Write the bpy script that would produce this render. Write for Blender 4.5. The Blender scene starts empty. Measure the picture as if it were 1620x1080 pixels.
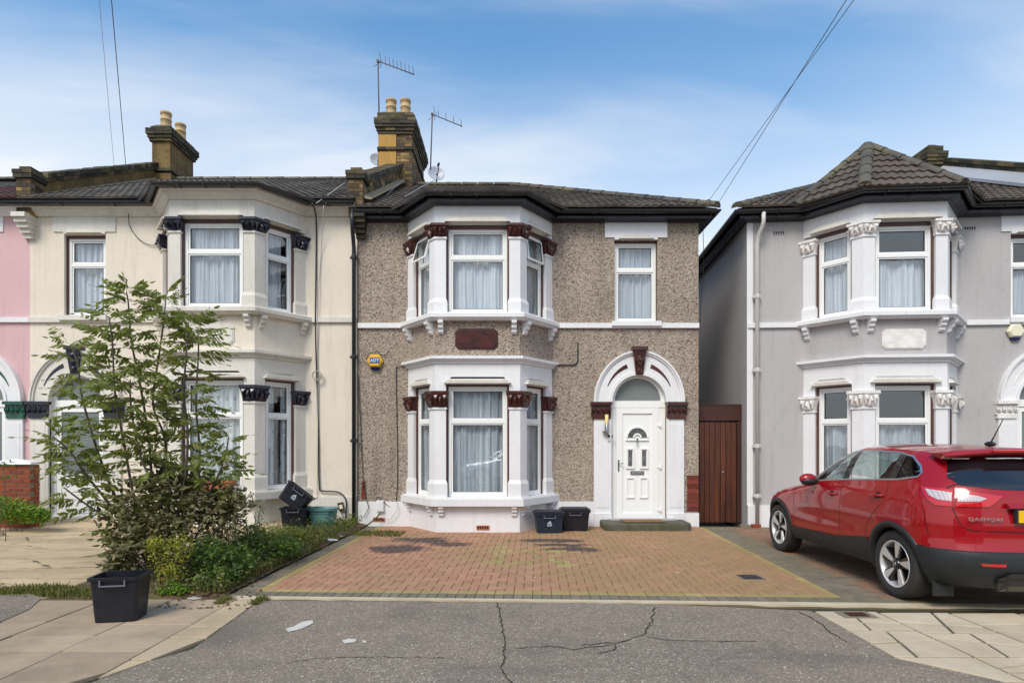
import bpy, bmesh, math, random
from math import sin, cos, pi, sqrt, radians
from mathutils import Vector, Matrix, geometry
R_ = random.Random(7)

# ---------------------------------------------------------------- camera, sky, sun, exposure
sc = bpy.context.scene
cam_d = bpy.data.cameras.new('camera')
cam = bpy.data.objects.new('camera', cam_d); sc.collection.objects.link(cam)
F = 937.0; HY = 700.0
cam_d.sensor_width = 36.0; cam_d.lens = 36.0*F/1620.0
cam_d.shift_y = (HY-540.0)/1620.0
cam_d.clip_start = 0.05; cam_d.clip_end = 2000
cam.location = (0, 0, 1.6); cam.rotation_euler = (radians(90), 0, 0)
sc.camera = cam
sc.render.resolution_x = 1024; sc.render.resolution_y = 682
sc.view_settings.view_transform = 'Standard'; sc.view_settings.look = 'None'
sc.view_settings.exposure = 0.62; sc.view_settings.gamma = 1.0
sc.view_settings.use_curve_mapping = False
sc.render.engine = 'CYCLES'

SUN_EL, SUN_AZ = radians(48), radians(205)   # azimuth measured clockwise from +Y (behind and left of the camera)
w = bpy.data.worlds.new('World'); sc.world = w; w.use_nodes = True
nt = w.node_tree; nt.nodes.clear()
def N(t, **kw):
    n = nt.nodes.new(t)
    for k, v in kw.items(): setattr(n, k, v)
    return n
out = N('ShaderNodeOutputWorld'); bg = N('ShaderNodeBackground'); bg.inputs[1].default_value = 0.14
sky = N('ShaderNodeTexSky', sky_type='NISHITA', sun_disc=False)
sky.sun_elevation = SUN_EL; sky.sun_rotation = SUN_AZ; sky.air_density = 1.0; sky.dust_density = 1.2; sky.ozone_density = 2.0
tc = N('ShaderNodeTexCoord'); sep = N('ShaderNodeSeparateXYZ')
nt.links.new(tc.outputs['Generated'], sep.inputs[0])
def mth(op, a, b=None, c=None):
    n = N('ShaderNodeMath', operation=op)
    for i, v in enumerate((a, b, c)):
        if v is None: continue
        if isinstance(v, (int, float)): n.inputs[i].default_value = v
        else: nt.links.new(v, n.inputs[i])
    return n.outputs[0]
# thin high cloud: a veil that thickens towards the horizon, with stretched wisps higher up
zc = mth('MAXIMUM', sep.outputs[2], 0.02)
cmb = N('ShaderNodeCombineXYZ')
nt.links.new(mth('DIVIDE', sep.outputs[0], zc), cmb.inputs[0]); nt.links.new(mth('DIVIDE', sep.outputs[1], zc), cmb.inputs[1])
mp = N('ShaderNodeMapping'); mp.inputs['Scale'].default_value = (0.55, 1.25, 1); mp.inputs['Rotation'].default_value = (0, 0, 0.35)
mp.inputs['Location'].default_value = (2.4, 0.3, 0)
nt.links.new(cmb.outputs[0], mp.inputs[0])
nz = N('ShaderNodeTexNoise'); nz.inputs['Scale'].default_value = 1.1; nz.inputs['Detail'].default_value = 6; nz.inputs['Roughness'].default_value = 0.52
nz.inputs['Distortion'].default_value = 0.5
nt.links.new(mp.outputs[0], nz.inputs['Vector'])
nz2 = N('ShaderNodeTexNoise'); nz2.inputs['Scale'].default_value = 0.45; nz2.inputs['Detail'].default_value = 3
nt.links.new(mp.outputs[0], nz2.inputs['Vector'])
def maprange(v, a, b, c, d):
    n = N('ShaderNodeMapRange'); n.interpolation_type = 'SMOOTHSTEP'
    nt.links.new(v, n.inputs[0])
    for i, x in zip((1, 2, 3, 4), (a, b, c, d)): n.inputs[i].default_value = x
    return n.outputs[0]
veil = maprange(sep.outputs[2], 0.26, 0.58, 0.90, 0.0)
wisps = mth('MULTIPLY', maprange(nz.outputs['Fac'], 0.44, 0.74, 0.0, 1.0), 0.6)
big = maprange(nz2.outputs['Fac'], 0.38, 0.64, -0.12, 0.14)
fac = mth('MINIMUM', mth('MAXIMUM', mth('ADD', mth('ADD', veil, mth('MULTIPLY', wisps, maprange(sep.outputs[2], 0.2, 0.45, 1.0, 0.6))), big), 0.0), 0.97)
hs = N('ShaderNodeHueSaturation'); hs.inputs['Saturation'].default_value = 1.22; hs.inputs['Value'].default_value = 1.0
nt.links.new(sky.outputs[0], hs.inputs['Color'])
gm = N('ShaderNodeMix', data_type='RGBA', blend_type='MULTIPLY'); gm.inputs[0].default_value = 1
nt.links.new(hs.outputs[0], gm.inputs[6]); gm.inputs[7].default_value = (1.06, 1.22, 1.12, 1)
mx = N('ShaderNodeMix', data_type='RGBA'); nt.links.new(fac, mx.inputs[0]); nt.links.new(gm.outputs[2], mx.inputs[6])
mx.inputs[7].default_value = (4.25, 4.45, 4.7, 1)
nt.links.new(mx.outputs[2], bg.inputs[0]); nt.links.new(bg.outputs[0], out.inputs[0])
SKY_BG = bg

sd = bpy.data.lights.new('sun', 'SUN'); sd.energy = 1.75; sd.angle = radians(24); sd.color = (1.0, 0.92, 0.81)
sun = bpy.data.objects.new('sun', sd); sc.collection.objects.link(sun)
dirv = Vector((sin(SUN_AZ)*cos(SUN_EL), cos(SUN_AZ)*cos(SUN_EL), sin(SUN_EL)))
sun.rotation_euler = dirv.to_track_quat('Z', 'Y').to_euler(); sun.location = (-6, -10, 20)

# ---------------------------------------------------------------- helpers
COL = sc.collection
def link(o): COL.objects.link(o); return o
def PX(x, y, Y):                       # where the sight line of photo pixel (x, y) meets depth Y
    return Vector(((x-810)/F*Y, Y, 1.6+(HY-y)/F*Y))
def GP(x, y, z=0.0):                   # where it meets the ground
    Y = F*(1.6-z)/(y-HY); return Vector(((x-810)/F*Y, Y, z))
def tag(o, label=None, cat=None, group=None, kind=None):
    if label: o['label'] = label
    if cat: o['category'] = cat
    if group: o['group'] = group
    if kind: o['kind'] = kind
    return o
def empty(name, loc=(0, 0, 0), rz=0, label=None, cat=None, group=None):
    o = bpy.data.objects.new(name, None); link(o); o.location = loc; o.rotation_euler = (0, 0, rz)
    o.empty_display_size = 0.2
    return tag(o, label, cat, group)

class MB:
    """collects geometry of ONE object"""
    def __init__(s, flip=None): s.v = []; s.f = []; s.mi = []; s.sm = []; s.flip = flip; s.M = None
    def add(s, vs, fs, mi=0, smooth=False):
        b = len(s.v)
        for p in vs:
            p = Vector(p)
            if s.M is not None: p = s.M @ p
            s.v.append(p)
        for f in fs: s.f.append([b+i for i in f]); s.mi.append(mi); s.sm.append(smooth)
        return s
    def box(s, x0, x1, y0, y1, z0, z1, mi=0):
        vs = [(x, y, z) for z in (z0, z1) for y in (y0, y1) for x in (x0, x1)]
        return s.add(vs, [(0,2,3,1),(4,5,7,6),(0,1,5,4),(2,6,7,3),(0,4,6,2),(1,3,7,5)], mi)
    def fbox(s, fr, u0, u1, o0, o1, z0, z1, mi=0):      # box in a wall-face frame
        vs = [fr(u, o, z) for z in (z0, z1) for o in (o0, o1) for u in (u0, u1)]
        return s.add(vs, [(0,2,3,1),(4,5,7,6),(0,1,5,4),(2,6,7,3),(0,4,6,2),(1,3,7,5)], mi)
    def prism(s, poly, z0, z1, mi=0, smooth=False):
        n = len(poly)
        vs = [(p[0], p[1], z0) for p in poly]+[(p[0], p[1], z1) for p in poly]
        s.add(vs, [tuple(range(n))[::-1], tuple(range(n, 2*n))], mi)
        b = len(s.v)-2*n
        for i in range(n):
            j = (i+1) % n; s.f.append([b+i, b+j, b+n+j, b+n+i]); s.mi.append(mi); s.sm.append(smooth)
        return s
    def loft(s, A, B, mi=0, caps=True, smooth=False):   # two loops of 3D points
        n = len(A)
        fs = [(i, (i+1) % n, n+(i+1) % n, n+i) for i in range(n)]
        if caps: fs += [tuple(range(n))[::-1], tuple(range(n, 2*n))]
        return s.add(list(A)+list(B), fs, mi, smooth)
    def fprism(s, fr, pts, o0, o1, mi=0):               # polygon in (u, z), extruded along the face normal
        return s.loft([fr(u, o0, z) for u, z in pts], [fr(u, o1, z) for u, z in pts], mi)
    def sweep(s, path, sec, mi=0, closed=False, zf=None):  # path: 2D points, sec: (outward offset, z)
        P = [Vector(p) for p in path]; n = len(P); rings = []
        for i in range(n):
            es = []
            if closed or i > 0: es.append((P[i]-P[i-1]).normalized())
            if closed or i < n-1: es.append((P[(i+1) % n]-P[i]).normalized())
            ns = [Vector((e.y, -e.x)) for e in es]
            m = ns[0] if len(ns) == 1 else (ns[0]+ns[1])/(1+ns[0].dot(ns[1]))
            rings.append([(P[i].x+m.x*o, P[i].y+m.y*o, z) for o, z in sec])
        k = len(sec); vs = [p for r in rings for p in r]; fs = []
        for i in range(n if closed else n-1):
            a = i*k; b = ((i+1) % n)*k
            for j in range(k): fs.append((a+j, a+(j+1) % k, b+(j+1) % k, b+j))
        if not closed: fs += [tuple(range(k))[::-1], tuple(range((n-1)*k, n*k))]
        return s.add(vs, fs, mi)
    def tube(s, pts, r, n=8, mi=0, smooth=True):
        P = [Vector(p) for p in pts]; rr = r if isinstance(r, (list, tuple)) else [r]*len(P); rings = []
        up = Vector((0, 0, 1)); prev = None
        for i, p in enumerate(P):
            t = (P[min(i+1, len(P)-1)]-P[max(i-1, 0)]).normalized()
            if prev is None:
                a = t.cross(up); a = a if a.length > 1e-3 else t.cross(Vector((1, 0, 0)))
            else: a = prev-t*prev.dot(t)
            a.normalize(); prev = a; b = t.cross(a)
            rings.append([p+(a*cos(2*pi*k/n)+b*sin(2*pi*k/n))*rr[i] for k in range(n)])
        vs = [q for r_ in rings for q in r_]; fs = []
        for i in range(len(P)-1):
            for j in range(n): fs.append((i*n+j, i*n+(j+1) % n, (i+1)*n+(j+1) % n, (i+1)*n+j))
        s.add(vs, fs, mi, smooth)
        b = len(s.v)-len(vs)
        s.f.append([b+k for k in range(n)][::-1]); s.f.append([b+(len(P)-1)*n+k for k in range(n)]); s.mi += [mi, mi]; s.sm += [False, False]
        return s
    def lathe(s, prof, c=(0, 0, 0), n=20, mi=0, smooth=True, axis='z'):
        vs = []; fs = []; k = len(prof)
        for i in range(n):
            a = 2*pi*i/n
            for r, z in prof:
                p = (r*cos(a), r*sin(a), z)
                if axis == 'x': p = (p[2], p[0], p[1])
                if axis == 'y': p = (p[0], p[2], p[1])
                vs.append((c[0]+p[0], c[1]+p[1], c[2]+p[2]))
        for i in range(n):
            a = i*k; b = ((i+1) % n)*k
            for j in range(k-1): fs.append((a+j, b+j, b+j+1, a+j+1))
        s.add(vs, fs, mi, smooth)
        return s
    def blob(s, c, r, n=8, m=5, mi=0):
        vs = [(c[0], c[1], c[2]-r[2])]; fs = []
        for j in range(1, m):
            t = pi*j/m
            for i in range(n):
                a = 2*pi*i/n; vs.append((c[0]+r[0]*sin(t)*cos(a), c[1]+r[1]*sin(t)*sin(a), c[2]-r[2]*cos(t)))
        vs.append((c[0], c[1], c[2]+r[2])); L = len(vs)-1
        for i in range(n):
            fs.append((0, 1+(i+1) % n, 1+i)); fs.append((L, L-n+i, L-n+(i+1) % n))
            for j in range(m-2): a = 1+j*n; fs.append((a+i, a+(i+1) % n, a+n+(i+1) % n, a+n+i))
        return s.add(vs, fs, mi, True)
    def mesh(s, name, mats, recalc=True):
        me = bpy.data.meshes.new(name)
        vs = s.v
        if s.flip is not None: vs = [Vector((s.flip-p.x, p.y, p.z)) for p in vs]
        me.from_pydata(vs, [], s.f)
        for m in (mats if isinstance(mats, (list, tuple)) else [mats]): me.materials.append(m)
        me.polygons.foreach_set('material_index', s.mi); me.polygons.foreach_set('use_smooth', s.sm)
        if recalc:
            bm = bmesh.new(); bm.from_mesh(me); bmesh.ops.recalc_face_normals(bm, faces=bm.faces); bm.to_mesh(me); bm.free()
        elif s.flip is not None: me.flip_normals()
        me.update(); return me
    def build(s, name, mats, parent=None, label=None, cat=None, group=None, kind=None, recalc=True):
        o = bpy.data.objects.new(name, s.mesh(name, mats, recalc)); link(o)
        if parent is not None: o.parent = parent
        return tag(o, label, cat, group, kind)
def inst(name, me, parent, M=None, kind=None):
    o = bpy.data.objects.new(name, me); link(o)
    if parent is not None: o.parent = parent
    if M is not None: o.matrix_basis = M
    if kind: o['kind'] = kind
    return o
def mat4(x, y, z, o):                   # columns
    return Matrix(((x[0], y[0], z[0], o[0]), (x[1], y[1], z[1], o[1]), (x[2], y[2], z[2], o[2]), (0, 0, 0, 1)))

# ---------------------------------------------------------------- materials
def lin(c): return tuple(((v/255)/12.92 if v/255 <= .04045 else ((v/255+.055)/1.055)**2.4) for v in c)+(1,)
class NM:
    def __init__(s, name):
        s.m = bpy.data.materials.new(name); s.m.use_nodes = True; s.t = s.m.node_tree; s.t.nodes.clear()
        s.out = s.n('ShaderNodeOutputMaterial'); s.b = s.n('ShaderNodeBsdfPrincipled'); s.l(s.b.outputs[0], s.out.inputs[0])
        s.tc = s.n('ShaderNodeTexCoord'); s._h = None
    def n(s, t, **kw):
        n = s.t.nodes.new(t)
        for k, v in kw.items(): setattr(n, k, v)
        return n
    def l(s, a, b): s.t.links.new(a, b)
    def set(s, n, i, v):
        if v is None: return
        if isinstance(v, (int, float)): n.inputs[i].default_value = v
        elif isinstance(v, tuple): n.inputs[i].default_value = v
        else: s.l(v, n.inputs[i])
    def co(s, kind='Object', scale=None, rot=None):
        if kind == 'World': src = s.n('ShaderNodeNewGeometry').outputs['Position']
        else: src = s.tc.outputs[kind]
        if scale is None and rot is None: return src
        mp = s.n('ShaderNodeMapping'); s.l(src, mp.inputs[0])
        if scale: mp.inputs['Scale'].default_value = scale
        if rot: mp.inputs['Rotation'].default_value = rot
        return mp.outputs[0]
    def noise(s, scale, detail=4, rough=.55, co=None, dist=0):
        n = s.n('ShaderNodeTexNoise'); n.inputs['Scale'].default_value = scale; n.inputs['Detail'].default_value = detail
        n.inputs['Roughness'].default_value = rough; n.inputs['Distortion'].default_value = dist
        s.l(co or s.co(), n.inputs['Vector']); return n.outputs['Fac']
    def voro(s, scale, co=None, feature='F1', out='Distance'):
        n = s.n('ShaderNodeTexVoronoi', feature=feature); n.inputs['Scale'].default_value = scale
        s.l(co or s.co(), n.inputs['Vector']); return n.outputs[out]
    def mr(s, v, a, b, c=0., d=1.):
        n = s.n('ShaderNodeMapRange'); s.set(n, 0, v)
        for i, x in zip((1, 2, 3, 4), (a, b, c, d)): n.inputs[i].default_value = x
        return n.outputs[0]
    def math(s, op, a, b=None):
        n = s.n('ShaderNodeMath', operation=op); s.set(n, 0, a); s.set(n, 1, b); return n.outputs[0]
    def mix(s, f, a, b, blend='MIX'):
        n = s.n('ShaderNodeMix', data_type='RGBA', blend_type=blend); s.set(n, 0, f)
        s.set(n, 6, a); s.set(n, 7, b); return n.outputs[2]
    def ramp(s, v, stops):
        n = s.n('ShaderNodeValToRGB'); s.l(v, n.inputs[0]); e = n.color_ramp.elements
        while len(e) < len(stops): e.new(.5)
        for el, (p, c) in zip(e, stops): el.position = p; el.color = c
        return n.outputs[0]
    def bump(s, h, st=.3, dist=.01):
        n = s.n('ShaderNodeBump'); n.inputs['Strength'].default_value = st; n.inputs['Distance'].default_value = dist
        s.l(h, n.inputs['Height'])
        if s._h: s.l(s._h, n.inputs['Normal'])
        s._h = n.outputs[0]; s.l(s._h, s.b.inputs['Normal'])
    def fin(s, col=None, rough=.6, metal=0., spec=.5, coat=0.):
        s.set(s.b, 'Base Color', col); s.set(s.b, 'Roughness', rough); s.set(s.b, 'Metallic', metal)
        s.set(s.b, 'Specular IOR Level', spec); s.set(s.b, 'Coat Weight', coat); return s.m
def g(v): return (v, v, v, 1)
def paint(name, c, rough=.55, dirt=.12, bump=.15, streak=0.0, dcol=(.25, .23, .19, 1), big=0.8):
    k = NM(name)
    a = k.noise(big, 5, .6); col = k.mix(k.mr(a, .35, .75, 0, dirt), c, dcol)
    b = k.noise(14, 4, .6); col = k.mix(k.mr(b, .5, .8, 0, dirt*.8), col, dcol)
    if streak:
        s_ = k.noise(1, 5, .6, co=k.co(scale=(7, 7, .5))); col = k.mix(k.mr(s_, .52, .78, 0, streak), col, dcol)
    if streak > .25 and 'render' in name:      # hairline cracks
        e_ = k.voro(.55, k.co(scale=(1, 1, .8)), 'DISTANCE_TO_EDGE'); e_ = k.math('ADD', e_, k.mr(k.noise(7, 5, .7), .3, .7, -.035, .035))
        line = k.math('MULTIPLY', k.mr(k.math('ABSOLUTE', e_), 0, .0028, 1, 0), k.mr(k.noise(1.1, 3), .5, .58))
        col = k.mix(k.math('MULTIPLY', line, .55), col, dcol)
    k.bump(k.noise(60, 4, .6), bump, .004); k.bump(k.noise(2.5, 3), bump*.6, .01)
    return k.fin(col, k.mr(b, .3, .7, rough-.08, rough+.1))
M = {}
M['render_cream'] = paint('cream_render', lin((226, 216, 202)), .8, .20, .6, .32, lin((168, 150, 122)))
M['render_pink'] = paint('pink_render', lin((214, 176, 180)), .8, .2, .6, .3, lin((160, 126, 124)))
M['render_grey'] = paint('grey_render', lin((181, 177, 177)), .8, .16, .6, .26, lin((120, 114, 110)))
M['trim_white'] = paint('white_masonry_paint', lin((230, 229, 231)), .5, .13, .35, .16, lin((150, 146, 140)))
M['trim_old'] = paint('aged_white_paint', lin((220, 215, 206)), .6, .22, .4, .32, lin((140, 130, 114)))
M['black_paint'] = paint('black_gloss_paint', (.006, .006, .014, 1), .3, .1, .05, 0, (.02, .02, .022, 1))
M['black_plastic'] = paint('black_plastic', (.012, .012, .015, 1), .35, .25, .05, 0, (.05, .048, .045, 1))
M['upvc'] = paint('white_window_plastic', lin((238, 238, 236)), .3, .04, .02)
M['timber_frame'] = paint('dark_brown_timber', lin((74, 38, 34)), .45, .2, .2)
def carved(name, c, c2):
    k = NM(name); a = k.noise(9, 4); col = k.mix(k.mr(a, .35, .7), c, c2)
    k.bump(k.noise(30, 3), .5, .01)
    return k.fin(col, .28, coat=.3)
M['brown_gloss'] = carved('brown_gloss_paint', lin((78, 32, 24)), lin((50, 20, 16)))
M['navy_gloss'] = carved('navy_gloss_paint', lin((30, 30, 52)), lin((16, 16, 30)))
M['green_gloss'] = carved('green_gloss_paint', lin((18, 92, 74)), lin((10, 52, 44)))
M['white_carved'] = carved('white_carved_paint', lin((236, 232, 228)), lin((214, 208, 204)))
# pebbledash
k = NM('pebbledash'); vc = k.co()
cell = k.n('ShaderNodeTexVoronoi'); cell.inputs['Scale'].default_value = 46; k.l(vc, cell.inputs['Vector'])
sp = k.n('ShaderNodeSeparateColor'); k.l(cell.outputs['Color'], sp.inputs[0])
c0 = k.ramp(sp.outputs[0], [(0, lin((84, 70, 62))), (.12, lin((160, 142, 128))), (.5, lin((200, 182, 166))), (.86, lin((218, 202, 186))), (1, lin((236, 224, 206)))])
col = k.mix(k.mr(cell.outputs['Distance'], .25, .62, 0, .5), c0, lin((116, 102, 90)))  # shade in the gaps between pebbles, painted into the colour
col = k.mix(k.mr(k.noise(.9, 4), .35, .7, 0, .28), col, lin((110, 96, 84)))
col = k.mix(k.mr(k.noise(1, 5, .6, co=k.co(scale=(5, 5, .4))), .5, .75, 0, .38), col, lin((92, 80, 70)))
col = k.mix(k.mr(k.noise(.35, 3), .5, .62, 0, .15), col, lin((200, 184, 164)))
k.bump(k.mr(cell.outputs['Distance'], 0, .6, 1, 0), 1.0, .02)
M['pebbledash'] = k.fin(col, .85)
# glass pane: thin sheet, mirror by Fresnel, otherwise clear
def glass(name, tint=(.93, .96, .96, 1), f0=.10, f1=1.0, rough=.01, wav=.04):
    k = NM(name); k.t.nodes.remove(k.b)
    tr = k.n('ShaderNodeBsdfTransparent'); tr.inputs[0].default_value = tint
    gl = k.n('ShaderNodeBsdfGlossy'); gl.inputs['Roughness'].default_value = rough; gl.inputs[0].default_value = (.95, .97, 1, 1)
    lw = k.n('ShaderNodeLayerWeight'); lw.inputs[0].default_value = .5; fz = k.math('POWER', lw.outputs['Facing'], 4.0)
    bp = k.n('ShaderNodeBump'); bp.inputs['Strength'].default_value = wav; bp.inputs['Distance'].default_value = .05
    k.l(k.noise(1.6, 2), bp.inputs['Height']); k.l(bp.outputs[0], gl.inputs['Normal'])
    mxs = k.n('ShaderNodeMixShader'); k.l(k.mr(fz, 0.0, 1, f0, f1), mxs.inputs[0])
    k.l(tr.outputs[0], mxs.inputs[1]); k.l(gl.outputs[0], mxs.inputs[2]); k.l(mxs.outputs[0], k.out.inputs[0]); return k.m
M['glass'] = glass('window_glass', f0=.085, f1=.9)
M['glass_grey'] = paint('obscure_grey_glass', lin((112, 120, 118)), .12, .1, .05)
M['car_glass'] = glass('tinted_car_glass', (.66, .74, .72, 1), .05, .7, .0, 0)
M['car_glass_dark'] = NM('dark_car_glass').fin((.008, .008, .01, 1), .04, spec=.8, coat=.4)
def net(name, base, base2, scale=26, pattern=False):
    k = NM(name); wv = k.noise(1, 4, .6, co=k.co(scale=(scale, scale, .6)))
    col = k.mix(k.mr(wv, .35, .68), base, base2)
    if pattern:
        br = k.n('ShaderNodeTexBrick'); br.inputs['Scale'].default_value = 1
        br.inputs['Brick Width'].default_value = .16; br.inputs['Row Height'].default_value = .2; br.inputs['Mortar Size'].default_value = .06
        br.inputs['Mortar Smooth'].default_value = 0
        cx = k.n('ShaderNodeSeparateXYZ'); k.l(k.co(), cx.inputs[0]); cc = k.n('ShaderNodeCombineXYZ'); k.l(cx.outputs[0], cc.inputs[0]); k.l(cx.outputs[2], cc.inputs[1])
        k.l(cc.outputs[0], br.inputs['Vector']); inv = k.math('SUBTRACT', 1.0, br.outputs['Fac'])
        col = k.mix(k.math('MULTIPLY', inv, .55), col, lin((90, 90, 100)))
    oi = k.n('ShaderNodeObjectInfo'); col = k.mix(k.mr(oi.outputs['Random'], 0, 1, 0, .38), col, lin((150, 154, 168)))
    return k.fin(col, .9)
M['net'] = net('net_curtain', lin((232, 230, 236)), lin((182, 182, 194)))
M['net_pattern'] = net('net_curtain_squares', lin((235, 233, 236)), lin((185, 184, 190)), pattern=True)
M['net_dim'] = net('lace_curtain', lin((226, 226, 232)), lin((160, 162, 172)), 14)
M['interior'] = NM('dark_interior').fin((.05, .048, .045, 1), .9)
# roof tile, brick, stone
def tilemat(name, c1, c2, c3):
    k = NM(name); oi = k.n('ShaderNodeObjectInfo'); gi = k.n('ShaderNodeNewGeometry')
    rnd = k.math('FRACT', k.math('ADD', oi.outputs['Random'], gi.outputs['Random Per Island']))
    col = k.mix(k.mr(rnd, 0, 1), c1, c2)
    col = k.mix(k.mr(k.noise(1.3, 4, co=k.co('World')), .45, .7, 0, .7), col, c3)
    col = k.mix(k.mr(k.noise(25, 4, co=k.co('World')), .58, .72, 0, .45), col, lin((132, 128, 112)))
    k.bump(k.noise(50, 3, co=k.co('World')), .3, .004)
    return k.fin(col, .7)
M['tile'] = tilemat('weathered_roof_tile', lin((92, 84, 78)), lin((60, 55, 52)), lin((112, 104, 92)))
M['tile_brown'] = tilemat('brown_roof_tile', lin((94, 78, 68)), lin((64, 55, 50)), lin((92, 86, 70)))
M['tile_red'] = tilemat('red_brown_roof_tile', lin((86, 50, 42)), lin((58, 38, 34)), lin((70, 48, 42)))
M['ridge'] = tilemat('ridge_tile', lin((86, 80, 72)), lin((62, 57, 52)), lin((112, 104, 72)))
def brickmat(name, cols, soot=.5, moss=.2, zmoss=None):
    k = NM(name); oi = k.n('ShaderNodeObjectInfo'); gi = k.n('ShaderNodeNewGeometry')
    rnd = k.math('FRACT', k.math('ADD', k.math('MULTIPLY', oi.outputs['Random'], 7.3), gi.outputs['Random Per Island']))
    n = len(cols); col = k.ramp(rnd, [(i/(n-1), c) for i, c in enumerate(cols)])
    col = k.mix(k.mr(k.noise(3, 5, .6, co=k.co('World')), .4, .7, 0, soot), col, lin((44, 38, 32)))
    col = k.mix(k.mr(k.noise(2.2, 5, .65, co=k.co('World')), .5, .68, 0, moss), col, lin((88, 96, 34)))
    k.bump(k.noise(45, 4, co=k.co('World')), .6, .006)
    return k.fin(col, .85)
M['stock_brick'] = brickmat('yellow_stock_brick', [lin((176, 146, 88)), lin((120, 96, 60)), lin((72, 58, 44)), lin((150, 120, 74)), lin((96, 76, 52)), lin((48, 40, 36))], .75, .2)
M['dark_brick'] = brickmat('sooty_brick', [lin((84, 74, 56)), lin((44, 38, 34)), lin((112, 96, 66)), lin((56, 49, 41)), lin((36, 32, 30))], .65, .45)
M['red_brick'] = brickmat('red_brick', [lin((150, 72, 44)), lin((122, 56, 36)), lin((164, 84, 52))], .25, .05)
M['mortar'] = paint('old_mortar', lin((118, 108, 88)), .9, .4, .5)
M['mortar_dark'] = paint('dark_mortar', lin((92, 84, 68)), .9, .4, .5)
M['ochre_render'] = paint('ochre_render', lin((188, 146, 76)), .85, .3, .4, .35, lin((70, 56, 34)))
M['stone_flash'] = paint('cement_flashing', lin((150, 132, 102)), .9, .4, .5, .3)
M['pot'] = paint('buff_clay_pot', lin((196, 168, 122)), .7, .25, .2, .2, lin((90, 70, 50)), 4)
M['lead'] = paint('lead_flashing', lin((160, 164, 172)), .45, .3, .3)
M['cable_black'] = NM('black_cable').fin((.02, .02, .02, 1), .5)
M['cable_grey'] = NM('grey_cable').fin((.45, .44, .42, 1), .6)
M['wire'] = NM('overhead_wire').fin((.10, .08, .09, 1), .6)
M['metal'] = NM('galvanised_metal').fin((.35, .36, .38, 1), .35, 1.0)
M['chrome'] = NM('chrome').fin((.55, .55, .56, 1), .3, .9)
M['pipe_grey'] = paint('grey_pipe', lin((206, 202, 198)), .4, .1, .05)
M['red_brown_paint'] = brickmat('red_brown_painted_brick', [lin((120, 50, 38)), lin((92, 36, 30)), lin((134, 60, 44))], .2, 0)
M['dish'] = paint('dish_grey', lin((188, 192, 202)), .4, .1, .02)
# ---------------------------------------------------------------- houses
TILE_W, TILE_L = .30, .30
def tile_vf(w=TILE_W, l=TILE_L):
    nseg = 8; top = []; front = []
    vs = []; fs = []
    def h(u): return .027*max(0., sin(u*4*pi-pi/2)*.5+.5)**1.0
    for j, v in enumerate((0, l*1.08)):
        base = .040 if j == 0 else .008
        for i in range(nseg+1): u = i/nseg; vs.append((u*w, v, base+h(u)))
    for i in range(nseg+1): u = i/nseg; vs.append((u*w, 0, .006))
    n = nseg+1
    for i in range(nseg): fs.append((i, i+1, n+i+1, n+i))
    for i in range(nseg): fs.append((2*n+i, 2*n+i+1, i+1, i))
    fs.append((2*n, 0, n)); fs.append((2*n+nseg, n+nseg, nseg))
    return vs, fs
_tile_cache = {}
def tile_mesh(mat):
    if mat.name not in _tile_cache:
        m = MB(); v, f = tile_vf(); m.add(v, f); _tile_cache[mat.name] = m.mesh('tile', mat, recalc=False)
    return _tile_cache[mat.name]
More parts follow.
